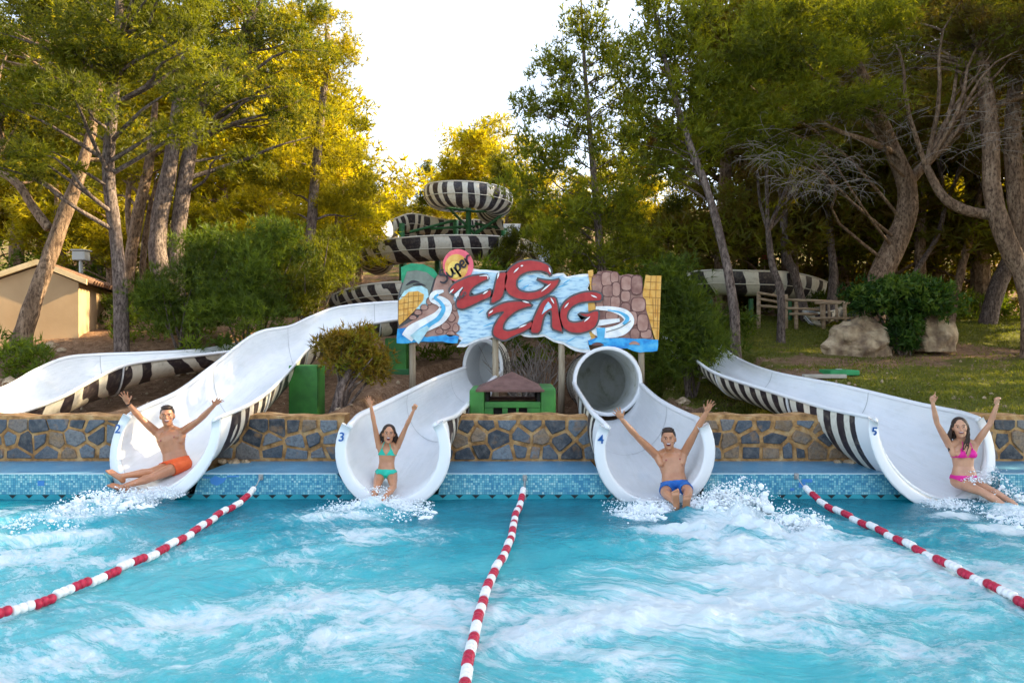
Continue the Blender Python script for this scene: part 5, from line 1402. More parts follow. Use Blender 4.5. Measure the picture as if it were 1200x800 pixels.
dead_twigs(t11, [(1170, 150, 40, 30, 15.6), (1110, 150, 50, 40, 16.4), (1190, 90, 40, 40, 15.8)], 8, 55, L=(.25, .8), r=.0055)
tree('pine_tree', [(1206, 330, 16.4, 7), (1192, 240, 16.5, 9), (1187, 170, 16.6, 9), (1190, 90, 16.8, 7)],
     [(1200, 60, 60, 40, 17.5), (1220, 150, 40, 30, 17.5)], 30, 50, 11, 'reddish pine trunk running straight up at the right edge of the photo', group='pine trees on the right lawn', bark='bark_warm', limbs=6, m='pine_dark', **KW)
tree('pine_tree', [(1156, 384, 20.5, 10), (1166, 345, 20.5, 9), (1180, 310, 20.6, 8), (1192, 270, 20.7, 7), (1200, 200, 21, 5)],
     [(1190, 170, 70, 26, 21), (1130, 130, 60, 26, 22)], 36, 50, 12, 'dark pine trunk leaning right far back on the right lawn', group='pine trees on the right lawn', limbs=8, m='pine_dark', **KW)
for i, (pts, lab) in enumerate((([(975, 352, 21, 6), (977, 320, 21, 5), (973, 280, 21.1, 4), (968, 200, 21.3, 3)], 'thin pale trunk far back just left of the leafy shrub'),
                                ([(938, 348, 20.8, 5), (930, 318, 20.8, 5.5), (922, 300, 20.9, 5.5), (918, 255, 21, 4)], 'dark slanting trunk rising behind the striped flume, right of the twin stem'),
                                ([(915, 395, 17.8, 5), (915, 345, 17.8, 4.5), (905, 310, 17.9, 4), (900, 270, 18, 3)], 'thin curved trunk in front of the striped flume beside the rail fence'),
                                ([(1118, 352, 21, 5), (1128, 310, 21, 4.5), (1140, 265, 21.1, 4), (1150, 220, 21.3, 3)], 'thin trunk with a sunlit edge leaning right behind the leafy shrub'),
                                ([(1082, 360, 21.5, 5), (1078, 300, 21.5, 6), (1080, 250, 21.6, 5)], 'straight thin trunk far behind the crooked pine, above the leafy shrub'),
                                ([(1052, 356, 20.5, 3.5), (1075, 315, 20.6, 3), (1098, 278, 20.8, 3), (1108, 240, 21, 2.5)], 'very thin trunk leaning right behind the crooked pine'))):
    x_, y_ = pts[-1][0], pts[-1][1]
    tree('pine_tree', pts, [(x_, y_-40, 55, 34, pts[-1][2]+.5), (x_+20, y_-110, 60, 40, pts[-1][2]+.6)], 26, 50, 20+i, lab, group='slim pines behind the right lawn', bark='bark_warm' if i in (3, 4) else 'bark', limbs=5, m='pine_dark', blade=(.17, .032), clump_r=.5, tufts=5)

# ---- shared background trees --------------------------------------
def bg_tree_meshes(seed, H, Wd, m, n=70, per=50, hang=.42, blade=(.24, .05), cr=.62, tufts=4):
    """a generic Aleppo pine at the origin: trunk mesh, crown mesh"""
    rg = random.Random(seed)
    tr = [(0, 0, -.4, .2), (rg.uniform(-.2, .2), 0, H*.25, .16), (rg.uniform(-.5, .5), rg.uniform(-.3, .3), H*.55, .12), (rg.uniform(-.7, .7), 0, H*.9, .05)]
    lobes = []
    for i in range(13):
        z = H*(hang+(1-hang)*rg.random()); k = 1-.62*((z/H-hang)/(1-hang))**1.5; a = rg.uniform(0, 6.28); r = Wd*k*rg.uniform(.25, .62)
        lobes.append(((r*math.cos(a), r*math.sin(a), z), (Wd*.40*k+.25, Wd*.40*k+.25, H*.085), 1.0))
    lobes.append(((0, 0, H*.93), (Wd*.3, Wd*.3, H*.08), 1))
    V, Fi, tint, CC = foliage(lobes, n, per, seed, blade=blade, clump_r=cr, tufts=tufts)
    TRI[0] += len(Fi)
    cm = mesh_np('crown', V, Fi, 3, tint); cm.materials.append(M[m])
    tm = geo_mesh('trunk', [trunk_geo(tr, 8, seed, 10)]+limbs_to(tr, CC, seed, maxn=14, r0=.05)); tm.materials.append(M['bark_warm'])
    return tm, cm
KIND = {'gold1': bg_tree_meshes(41, 7.5, 3.0, 'pine_gold'), 'gold2': bg_tree_meshes(42, 6.5, 2.6, 'pine_gold'), 'green1': bg_tree_meshes(43, 8.5, 3.0, 'pine'), 'dark1': bg_tree_meshes(44, 9.5, 3.4, 'pine_dark', n=95), 'near1': bg_tree_meshes(46, 14, 4.2, 'pine_dark', n=190, per=62, hang=.36, blade=(.18, .032), cr=.6, tufts=5), 'dark2': bg_tree_meshes(45, 8.5, 3.0, 'pine_dark', n=90, hang=.22)}
def put(kind, x, y, h, rz, label, group, wide=1.0, lift=0):
    hb = {'gold1': 7.5, 'gold2': 6.5, 'green1': 8.5, 'dark1': 9.5, 'dark2': 8.5, 'near1': 14}[kind]; s = h/hb
    tm, cm = KIND[kind]
    root = thing('pine_tree', (x, y, gz(x, y)+lift), label, 'tree', group, rz)
    for nm, me in (('trunk', tm), ('crown', cm)):
        o = bpy.data.objects.new(nm, me); link(o, root); o.scale = (s*wide, s*wide, s)
    return root
rb = random.Random(77)
ZONES = [(-40, 'beyond the left edge of the photo'), (45, 'behind the leaning trunk and ochre house'), (112, 'above the ochre house roof'), (165, 'behind the tall straight trunk'), (235, 'behind the pair of grey trunks'), (320, 'above the feathery shrubs'), (412, 'beside the gap of sky left of the tower'),
         (465, 'left of the striped tower'), (510, 'over the left coils of the tower'), (560, 'behind the top ring of the tower'), (600, 'right of the top ring of the tower'), (650, 'above the blue letters panel of the sign'), (700, 'behind the airy centre pine'), (750, 'between the two airy pines'), (800, 'behind the slender leaning pine'),
         (870, 'above the left end of the striped flume'), (925, 'above the middle of the striped flume'), (980, 'above the rail fence'), (1045, 'behind the crooked pine'), (1100, 'above the leafy shrub'), (1165, 'behind the right boulder'), (1300, 'at the right edge of the photo')]
KINDW = {'gold1': 'tall sunlit yellow pine', 'gold2': 'small sunlit yellow pine', 'green1': 'green pine', 'dark1': 'tall dark pine', 'dark2': 'low branched dark pine', 'near1': 'tall dark pine'}
def zone(px):
    for z_, w_ in ZONES:
        if px < z_: return w_
    return ZONES[-1][1]
def putpx(kind, px, top, Y, group, label, wide=1.0):
    label = KINDW[kind]+(' far back ' if Y > 29 else ' in the background ')+zone(px)
    x = (px-600)*Y/F; g_ = gz(x, Y); h = CAM_H-(top-400)*Y/F-g_
    return put(kind, x, Y, h, rb.uniform(0, 6.28), label, group, wide)
# far left, behind the house and trunks
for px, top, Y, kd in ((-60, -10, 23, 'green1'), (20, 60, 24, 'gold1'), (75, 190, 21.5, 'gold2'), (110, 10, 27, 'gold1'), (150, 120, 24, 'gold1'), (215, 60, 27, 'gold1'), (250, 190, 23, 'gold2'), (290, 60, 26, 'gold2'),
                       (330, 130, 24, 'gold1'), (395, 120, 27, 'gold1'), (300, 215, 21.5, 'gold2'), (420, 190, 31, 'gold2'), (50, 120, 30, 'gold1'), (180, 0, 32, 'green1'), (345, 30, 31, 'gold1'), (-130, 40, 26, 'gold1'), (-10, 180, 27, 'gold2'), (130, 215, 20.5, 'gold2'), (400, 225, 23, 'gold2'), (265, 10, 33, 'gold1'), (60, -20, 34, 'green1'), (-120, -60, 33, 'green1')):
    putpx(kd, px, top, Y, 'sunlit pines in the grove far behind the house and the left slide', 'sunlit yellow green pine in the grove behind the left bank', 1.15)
# centre hillside
for px, top, Y, kd in ((445, 222, 44, 'gold2'), (475, 205, 55, 'gold1'), (500, 192, 60, 'green1'), (530, 178, 52, 'gold1'), (545, 150, 42, 'gold2'), (575, 138, 40, 'gold1'), (610, 165, 36, 'gold1'), (640, 195, 38, 'gold2'), (672, 200, 42, 'gold1'), (705, 195, 36, 'gold2'),
                       (740, 190, 34, 'gold1'), (770, 205, 38, 'gold2'), (805, 195, 34, 'green1'), (420, 215, 48, 'gold1'), (460, 232, 38, 'gold2'), (495, 225, 42, 'green1'), (590, 190, 33, 'green1'), (625, 232, 31, 'green1'), (690, 240, 27, 'green1'), (735, 245, 25, 'green1'), (785, 235, 24, 'green1'), (650, 262, 22.5, 'green1'), (600, 270, 24.5, 'green1'), (820, 215, 28, 'dark2'), (760, 275, 19.5, 'green1'), (560, 205, 46, 'gold1'), (520, 215, 48, 'gold2')):
    putpx(kd, px, top, Y, 'pines on the hillside behind the striped tower', 'pine on the hillside behind the striped tower and the sign')
# right grove, dense and dark
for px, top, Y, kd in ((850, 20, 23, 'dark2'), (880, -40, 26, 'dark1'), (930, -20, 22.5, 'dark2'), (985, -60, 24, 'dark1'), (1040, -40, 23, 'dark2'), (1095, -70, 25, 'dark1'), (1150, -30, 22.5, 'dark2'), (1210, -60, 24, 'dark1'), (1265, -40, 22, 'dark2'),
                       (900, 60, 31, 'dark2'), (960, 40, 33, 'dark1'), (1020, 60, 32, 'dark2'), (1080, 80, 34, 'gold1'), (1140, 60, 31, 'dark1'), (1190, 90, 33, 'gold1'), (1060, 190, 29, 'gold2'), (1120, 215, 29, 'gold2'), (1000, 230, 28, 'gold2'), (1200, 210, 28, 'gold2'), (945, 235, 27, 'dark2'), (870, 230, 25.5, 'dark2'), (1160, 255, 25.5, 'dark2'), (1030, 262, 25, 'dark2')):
    putpx(kd, px, top, Y, 'dense pines behind the right lawn', 'added dark pine beyond the right edge, placed to shade the pool', 1.2)
# added pines beyond the right edge, placed to shade the pool
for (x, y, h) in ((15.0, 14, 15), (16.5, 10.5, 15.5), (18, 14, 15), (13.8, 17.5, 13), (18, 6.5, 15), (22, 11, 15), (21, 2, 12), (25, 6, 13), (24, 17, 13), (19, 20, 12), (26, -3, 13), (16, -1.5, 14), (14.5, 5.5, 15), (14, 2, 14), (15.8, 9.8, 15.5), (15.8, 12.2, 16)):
    put('near1', x, y, h, rb.uniform(0, 6), 'added dark pine beyond the right edge, placed to shade the pool', 'dense pines behind the right lawn', 1.0)

# ---- shrubs ---------------------------------------------------------
def shrub(name, lobes_px, n, per, seed, label, cat='shrub', group=None, m='bush', stem_px=None, **kw):
    lobes = [lobe_px(*l) for l in lobes_px]; c = lobes[0][0]
    if stem_px is None: stem_px = (lobes_px[0][0], lobes_px[0][4])
    x = (stem_px[0]-600)*stem_px[1]/F; g_ = gz(x, stem_px[1])
    root = thing(name, (x, stem_px[1], g_), label, cat, group)
    cr, CC = crown_obj('foliage', lobes, n, per, seed, M[m], root, **kw)
    rg = random.Random(seed); geos = []
    for i in rg.sample(range(len(CC)), min(12, len(CC))):
        c = Vector(CC[i]); b = Vector((x+rg.uniform(-.12, .12), stem_px[1]+rg.uniform(-.1, .1), g_-.05)); mdl = b.lerp(c, .5)+Vector((rg.uniform(-.1, .1), 0, .1))
        geos.append(tube_geo(catmull([tuple(b), tuple(mdl), tuple(c)], 6), [.03, .027, .022, .017, .012, .006], 5, cap=False))
    obj('stems', geo_mesh('stems', geos), M['bark'], root)
    return root
KS = dict(blade=(.14, .017), clump_r=.36, flat=.9, up=.9, tufts=7, shell=.3)
shrub('feathery_shrub', [(215, 338, 42, 34, 14.5), (250, 300, 40, 32, 15), (180, 355, 26, 22, 14.3), (225, 372, 40, 18, 14.1)], 62, 55, 61, 'feathery green shrub left of the white slide crest, beneath the pair of trunks', group='feathery shrubs left of slide two', stem_px=(215, 14.4), **KS)
shrub('feathery_shrub', [(300, 325, 44, 42, 15), (330, 290, 36, 32, 15.4), (290, 368, 52, 24, 14.4), (270, 350, 30, 30, 14.6)], 75, 55, 62, 'wide feathery green shrub right behind the bend of slide number 2', group='feathery shrubs left of slide two', stem_px=(295, 14.8), m='bush', **KS)
shrub('feathery_shrub', [(372, 310, 38, 40, 16), (352, 340, 34, 28, 15.4), (392, 300, 24, 28, 17)], 55, 52, 63, 'feathery green shrub above the crest of slide number 2, nearest the striped tower', group='feathery shrubs left of slide two', stem_px=(365, 16), m='pine', **KS)
shrub('feathery_shrub', [(800, 348, 26, 26, 13.1), (812, 388, 28, 28, 13.0), (792, 320, 22, 16, 13.4), (832, 408, 18, 18, 12.8), (798, 418, 20, 16, 12.8)], 75, 52, 64, 'hanging feathery shrub between the painted sign and the top of slide number 5', m='bush', stem_px=(810, 13.0), **{**KS, 'droop': .4, 'up': .2})
o_ = shrub('laurel_shrub', [(1030, 348, 36, 18, 16.0), (1085, 350, 36, 20, 16.0), (1058, 340, 40, 14, 16.0), (1060, 392, 15, 18, 16.0), (1058, 368, 22, 16, 16.0)], 130, 60, 65, 'broad leafy dark green shrub growing between the two boulders', m='laurel', stem_px=(1060, 16.2), blade=(.11, .055), clump_r=.26, flat=.8, up=.4, tufts=2, shell=.3)
shrub('small_tree', [(408, 402, 28, 14, 10.7), (434, 418, 22, 14, 10.8), (390, 420, 16, 14, 10.6), (416, 432, 30, 12, 10.7), (442, 440, 14, 8, 10.7), (425, 395, 18, 12, 10.8), (380, 405, 12, 10, 10.7)], 80, 20, 66, 'small crooked bronze leaved tree growing beside the broad green pillar', cat='tree', m='bronze', stem_px=(395, 10.5), blade=(.10, .022), clump_r=.2, tufts=5, flat=.8, up=.5, shell=.1)
ST = [P(393, 489, 10.45), P(396, 470, 10.45), P(401, 452, 10.5), P(410, 435, 10.6), P(415, 415, 10.7)]
tr_ = [o for o in bpy.data.objects if o.name.startswith('small_tree')][0]
ST[0].z = gz(ST[0].x, 10.45)-.1
V, Fc = trunk_geo([(*s, r) for s, r in zip(ST, (.085, .075, .06, .045, .02))], 10, 3, 14); smooth(obj('trunk', geo_mesh('trunk', [(V, Fc)]), M['bark'], tr_))
# dry twiggy bush under the sign
DB = thing('dry_bush', (P(625, 440, 13.4).x, 13.4, gz(P(625, 440, 13.4).x, 13.4)), 'bare twiggy dry bush below the middle of the painted sign', 'shrub')
geos = []; rg = random.Random(3)
for i in range(70):
    b = Vector((DB.location.x+rg.uniform(-.35, .35), 13.4+rg.uniform(-.3, .3), DB.location.z-.05)); a = rg.uniform(-1, 1)
    tp = b+Vector((a*.75, rg.uniform(-.4, .4), rg.uniform(.7, 1.25))); mdl = b.lerp(tp, .5)+Vector((rg.uniform(-.12, .12), 0, .05))
    r = rg.uniform(.008, .02); geos.append(tube_geo(catmull([tuple(b), tuple(mdl), tuple(tp)], 6), [r, r*.9, r*.8, r*.6, r*.4, r*.2], 4, cap=False))
    for k in range(2):
        q = mdl.lerp(tp, rg.random()); geos.append(tube_geo([q, q+Vector((rg.uniform(-.2, .2), rg.uniform(-.1, .1), rg.uniform(.1, .35)))], [r*.5, r*.2], 3, cap=False))
obj('twigs', geo_mesh('twigs', geos), M['twig'], DB)
# low undergrowth masses between the trunks
def under(spots, seed, n, label, m='bush', h=.5):
    lobes = [(tuple(Vector((P(px, 400, Y).x, Y, gz(P(px, 400, Y).x, Y)+h*.5))), (r, r*.6, h*.6), 1) for (px, Y, r) in spots]
    root_l = lobes[0][0]
    o, _ = crown_obj('undergrowth', lobes, n, 36, seed, M[m], None, blade=(.15, .035), clump_r=.3, tufts=3, up=.8)
    tag(o, label, 'undergrowth', None, 'stuff')
under([(160, 15, .8), (210, 15.8, .9), (130, 17, .8), (260, 14.2, .8), (20, 12.6, .6), (330, 15, .8), (60, 17.5, .9), (12, 13.3, .5)], 71, 90, 'low green undergrowth along the foot of the left pines', h=.7)
under([(500, 15.5, .9), (556, 15.6, .8), (610, 15.2, .8), (640, 15.0, .7), (770, 16.2, .8), (540, 17, 1), (640, 17, 1.2), (760, 15, 1), (800, 15.5, .8)], 72, 150, 'dark green undergrowth behind the painted sign', h=1.3)
under([(850, 17.5, .8), (1035, 18.6, .9), (1110, 22, 1.2), (1160, 22.5, 1.2), (1050, 23, 1.4), (1200, 22, 1), (960, 22, 1.4), (830, 15.8, .8)], 73, 150, 'low dark undergrowth along the back of the right lawn', h=.8)
# dense bushes that close the view between the far trunks
for i, (px, Y, r, h) in enumerate(((860, 24, 1.6, 2.6), (920, 25, 1.8, 3), (985, 24.5, 1.8, 2.8), (1050, 26, 2, 3.2), (1110, 25, 1.7, 2.6), (1175, 25, 2, 3), (40, 22, 1.4, 2.2), (230, 21, 1.5, 2.4), (130, 22, 1.4, 2.2), (300, 20.5, 1.6, 2.6), (680, 19.5, 1.6, 2.6), (610, 20, 1.5, 2.4), (740, 18, 1.4, 2.4), (520, 21, 1.4, 1.8))):
    x = (px-600)*Y/F; z = gz(x, Y)
    rt = thing('dense_bush', (x, Y, z), 'dense bush filling the gap between far trunks '+zone(px), 'shrub', 'dense bushes between the far trunks')
    crown_obj('foliage', [((x, Y, z+h*.5), (r, r*.7, h*.5), 1), ((x+.6, Y, z+h*.35), (r*.8, r*.6, h*.35), 1)], 34, 42, 90+i, M['pine_dark' if px > 800 else 'bush'], rt, blade=(.22, .05), clump_r=.55, tufts=3)
    geos = [tube_geo([(x+rg.uniform(-.2, .2), Y, z-.1), (x+rg.uniform(-.7, .7), Y+rg.uniform(-.3, .3), z+h*.7)], [.05, .02], 5) for _ in range(5)]
    obj('stems', geo_mesh('stems', geos), M['bark'], rt)

# ---- spiky and leafy plants on the left bank -------------------------
def spiky(px, py, Y, n, L, seed, label, m='yucca', w_=.035):
    x = P(px, py, Y).x; z = gz(x, Y); rg = random.Random(seed)
    root = thing('spiky_plant', (x, Y, z), label, 'plant', 'spiky plants on the left bank')
    for i in range(n):
        a = 2*math.pi*i/n*2.4+rg.uniform(-.2, .2); el = rg.uniform(.35, 1.35); l = L*rg.uniform(.7, 1.1)
        pts = []
        for k in range(6):
            t_ = k/5; e2 = el-.75*t_*t_; pts.append(Vector((math.cos(a)*math.cos(e2)*l*t_, math.sin(a)*math.cos(e2)*l*t_, math.sin(e2)*l*t_)))
        s = Vector((-math.sin(a), math.cos(a), 0)); V = []; Fc = []
        for k, p in enumerate(pts):
            ww = w_*(1-(k/5)**2)*.5+.002; V += [p-s*ww, p+Vector((0, 0, -ww*.5)), p+s*ww]
        for k in range(5): Fc += [(3*k, 3*k+1, 3*k+4, 3*k+3), (3*k+1, 3*k+2, 3*k+5, 3*k+4)]
        me = bpy.data.meshes.new('leaf'); me.from_pydata([tuple(v) for v in V], [], Fc); me.materials.append(M[m]); me.update()
        at = me.attributes.new('tint', 'FLOAT', 'POINT'); tv = rg.random(); at.data.foreach_set('value', [tv]*len(V))
        o = bpy.data.objects.new('leaf', me); link(o, root)
spiky(34, 438, 11.4, 16, .55, 1, 'largest spiky plant left of the slide crest, below the ochre house')
spiky(92, 412, 13.0, 13, .38, 2, 'small spiky plant on the bank just left of the straight pine trunk')
spiky(120, 414, 13.0, 14, .42, 3, 'spiky plant with tall blades touching the straight pine trunk')
spiky(10, 452, 10.9, 13, .4, 4, 'spiky plant at the left edge of the photo beside the first slide')
spiky(8, 400, 14, 10, .6, 5, 'tall leafy green shoots at the left edge in front of the house', m='laurel', w_=.12)
# pale edging stones along the bank
for i, (px, Y, s) in enumerate(((12, 12.3, .16), (55, 13.8, .12), (60, 14.6, .15), (72, 14.4, .10), (210, 14.0, .10), (225, 14.1, .13), (250, 14.2, .09), (28, 14.2, .10), (5, 13.6, .10), (195, 13.9, .07))):
    x = P(px, 400, Y).x; o = obj('rock', rock_mesh('rock', s, s*.8, s*.55, i*2.2+1, 2), M['boulder']); o.location = (x, Y, gz(x, Y)+s*.15)
    tag(o, ('larger' if s > .125 else 'small')+' pale rough stone on the brown bank '+zone(px), 'rock', 'stones scattered on the left bank')
for i, (px, Y, s) in enumerate(((785, 11.6, .2), (790, 11.1, .13), (800, 12.2, .12), (775, 12.3, .16), (606, 13.8, .3), (622, 13.2, .18), (600, 13, .14))):
    x = P(px, 400, Y).x; o = obj('rock', rock_mesh('rock', s, s*.8, s*.6, i*1.7+30, 3), M['boulder']); o.location = (x, Y, gz(x, Y)+s*.2)
    tag(o, ('large' if s > .17 else 'small')+' rough brown rock in the soil '+('below the middle of the sign' if px < 700 else 'right of slide number 4, '+('nearest the wall' if Y < 11.3 else 'farther back' if Y < 12.1 else 'by the sign post')), 'rock', 'rocks in the soil behind the wall')

# ---- litter and grass -------------------------------------------------
def scatter_litter():
    rg = np.random.RandomState(4); base = bmesh.new(); bmesh.ops.create_icosphere(base, subdivisions=1, radius=1)
    bv = np.array([v.co[:] for v in base.verts]); bf = np.array([[v.index for v in f.verts] for f in base.faces]); base.free()
    n = 2600; X = rg.uniform(-9, 7, n); Y = 9.45+rg.rand(n)**1.5*6; X = X*(Y/9.5)
    Z = ground_h(X, Y); s = .008+.028*rg.rand(n)**4
    sc_ = s[:, None, None]*(1+.5*rg.randn(n, 1, 3)*.5); V = bv[None]*sc_*(1+.25*rg.randn(n, len(bv), 1)*.5)
    V = V+np.stack([X, Y, Z], -1)[:, None, :]
    Fi = bf[None]+np.arange(n)[:, None, None]*len(bv)
    me = mesh_np('soil_stones', V.reshape(-1, 3), Fi.reshape(-1, 3), 3)
    o = obj('soil_stones', me, M['boulder']); tag(o, 'small stones and crumbs scattered over the brown soil behind the walls', 'stones', None, 'stuff')
scatter_litter()
def grass():
    rg = np.random.RandomState(6); n = 120000
    X = rg.uniform(1.8, 17, n); Y = 9.5+rg.rand(n)**1.25*14
    # lawn value from the terrain grid
    ix = np.clip(np.searchsorted(TX[0], X), 1, TX.shape[1]-1); iy = np.clip(np.searchsorted(TY[:, 0], Y), 1, TY.shape[0]-1)
    lv = TLAWN[iy, ix]+.25*fnoise(X, Y, 2.2, 44); keep = (rg.rand(n) < (lv-.25)*1.3) & (np.abs(X) < Y*.80+1)
    X = X[keep]; Y = Y[keep]; n = len(X)
    x0 = TX[0][ix[keep]-1]; x1 = TX[0][ix[keep]]; y0 = TY[iy[keep]-1, 0]; y1 = TY[iy[keep], 0]
    tx = (X-x0)/(x1-x0); ty = (Y-y0)/(y1-y0); a = TZ[iy[keep]-1, ix[keep]-1]; b = TZ[iy[keep]-1, ix[keep]]; c = TZ[iy[keep], ix[keep]-1]; d = TZ[iy[keep], ix[keep]]
    Z = (a*(1-tx)+b*tx)*(1-ty)+(c*(1-tx)+d*tx)*ty-.004
    p = np.stack([X, Y, Z], -1); th = rg.rand(n)*6.28; w_ = (.008+.010*rg.rand(n))[:, None]; h = (.03+.045*rg.rand(n))
    s = np.stack([np.cos(th), np.sin(th), 0*th], -1)*w_; tip = p+np.stack([.03*rg.randn(n), .03*rg.randn(n), h], -1)
    V = np.stack([p-s, p+s, tip], 1).reshape(-1, 3); tn = np.clip(.45+.25*fnoise(X, Y, 1.4, 55)+.15*rg.randn(n), 0, 1)
    me = mesh_np('lawn_grass', V, np.arange(len(V)).reshape(-1, 3), 3, np.repeat(tn, 3)); TRI[0] += n
    o = obj('lawn_grass', me, leaf_mat('grass_blades', [(0, (.07, .075, .012)), (.45, (.11, .13, .018)), (1, (.22, .20, .04))], trans=.3)); tag(o, 'short patchy grass of the lawn behind slide number 5', 'grass', None, 'stuff')
grass()
print('foliage triangles', TRI[0])
# ------------------------------------------------------------------ people
def _skin(c1, c2):
    def f(t, b):
        n = noise_n(t, 9, 4); t.links.new(ramp(t, n, [(.35, c1), (.65, c2)]), b.inputs['Base Color'])
        b.inputs['Subsurface Weight'].default_value = .12; b.inputs['Subsurface Radius'].default_value = (.6, .25, .12); b.inputs['Subsurface Scale'].default_value = .02
        b.inputs['Coat Weight'].default_value = .5; b.inputs['Coat Roughness'].default_value = .25
    return f
M['skin_tan'] = mat('tanned_skin', rough=.42, nodes=_skin((.46, .20, .095), (.56, .26, .13)))
M['skin_dark'] = mat('suntanned_skin', rough=.42, nodes=_skin((.40, .165, .075), (.49, .21, .10)))
M['skin_fair'] = mat('fair_skin', rough=.42, nodes=_skin((.52, .25, .14), (.64, .33, .19)))
M['hair'] = noisy('brown_hair', (.018, .009, .005), (.05, .025, .014), 30, .45, .5)
M['eye_white'] = mat('eye_white', (.50, .47, .44), .35); M['iris'] = mat('iris', (.03, .018, .01), .1)
M['mouth_in'] = mat('open_mouth', (.10, .015, .015), .5); M['teeth'] = mat('teeth', (.82, .80, .75), .25); M['lips'] = mat('lips', (.38, .09, .07), .4)
M['orange_cloth'] = noisy('orange_swim_shorts', (.72, .09, .015), (.85, .14, .03), 10, .6, .3)
M['blue_cloth'] = noisy('blue_swim_shorts', (.008, .10, .38), (.02, .17, .55), 10, .6, .3)
M['pink_cloth'] = noisy('pink_bikini', (.68, .008, .24), (.80, .015, .32), 10, .5, .2)
M['teal_cloth'] = noisy('turquoise_bikini', (.01, .42, .30), (.02, .55, .40), 10, .5, .2)

def cap_geo(p0, r0, p1, r1, n=12, k=4):
    p0, p1 = Vector(p0), Vector(p1); d = p1-p0; L = d.length; d = d/L if L > 1e-6 else Vector((0, 0, 1))
    pts = []; rad = []
    for i in range(k, 0, -1):
        a = math.pi/2*i/k; pts.append(p0-d*math.sin(a)*r0*.999); rad.append(max(r0*math.cos(a), r0*.02))
    pts.append(p0); rad.append(r0); pts.append(p1); rad.append(r1)
    for i in range(1, k+1):
        a = math.pi/2*i/k; pts.append(p1+d*math.sin(a)*r1*.999); rad.append(max(r1*math.cos(a), r1*.02))
    return tube_geo(pts, rad, n)

def ell_geo(c, rx, ry, rz, X=Vector((1, 0, 0)), Yv=Vector((0, 1, 0)), Z=Vector((0, 0, 1)), nu=14, nv=9):
    c = Vector(c); V = [c-Z*rz]
    for i in range(1, nv):
        a = -math.pi/2+math.pi*i/nv
        for j in range(nu):
            b = 2*math.pi*j/nu; V.append(c+X*(rx*math.cos(a)*math.cos(b))+Yv*(ry*math.cos(a)*math.sin(b))+Z*(rz*math.sin(a)))
    V.append(c+Z*rz); Fc = []
    for j in range(nu): Fc.append((0, 1+(j+1) % nu, 1+j))
    for i in range(nv-2):
        for j in range(nu): a = 1+i*nu; Fc.append((a+j, a+(j+1) % nu, a+nu+(j+1) % nu, a+nu+j))
    a = 1+(nv-2)*nu
    for j in range(nu): Fc.append((a+j, a+(j+1) % nu, len(V)-1))
    return V, Fc

def loft_geo(rings, n=20):
    V = []; Fc = []
    for (c, X, Yv, a, b) in rings:
        for k in range(n):
            t_ = 2*math.pi*k/n; V.append(c+X*(a*math.copysign(abs(math.cos(t_))**.85, math.cos(t_)))+Yv*(b*math.copysign(abs(math.sin(t_))**.9, math.sin(t_))))
    for i in range(len(rings)-1):
        for k in range(n): Fc.append((i*n+k, i*n+(k+1) % n, (i+1)*n+(k+1) % n, (i+1)*n+k))
    Fc += [tuple(range(n))[::-1], tuple((len(rings)-1)*n+k for k in range(n))]
    return V, Fc

def fuse(geos, voxel, smooth_it=3, name='body'):
    """join closed shapes into one continuous skin"""
    me = geo_mesh(name, geos); o = bpy.data.objects.new('tmp', me); COL.objects.link(o)
    bm = bmesh.new(); bm.from_mesh(me); bmesh.ops.recalc_face_normals(bm, faces=bm.faces); bm.to_mesh(me); bm.free()
    r = o.modifiers.new('r', 'REMESH'); r.mode = 'VOXEL'; r.voxel_size = voxel; r.adaptivity = 0
    s = o.modifiers.new('s', 'SMOOTH'); s.factor = .5; s.iterations = smooth_it
    bpy.context.view_layer.update()
    m2 = bpy.data.meshes.new_from_object(o.evaluated_get(bpy.context.evaluated_depsgraph_get())); m2.name = name
    bpy.data.objects.remove(o); bpy.data.meshes.remove(me)
    m2.polygons.foreach_set('use_smooth', [True]*len(m2.polygons)); return m2

def V3(a): return a if isinstance(a, Vector) else P(*a)

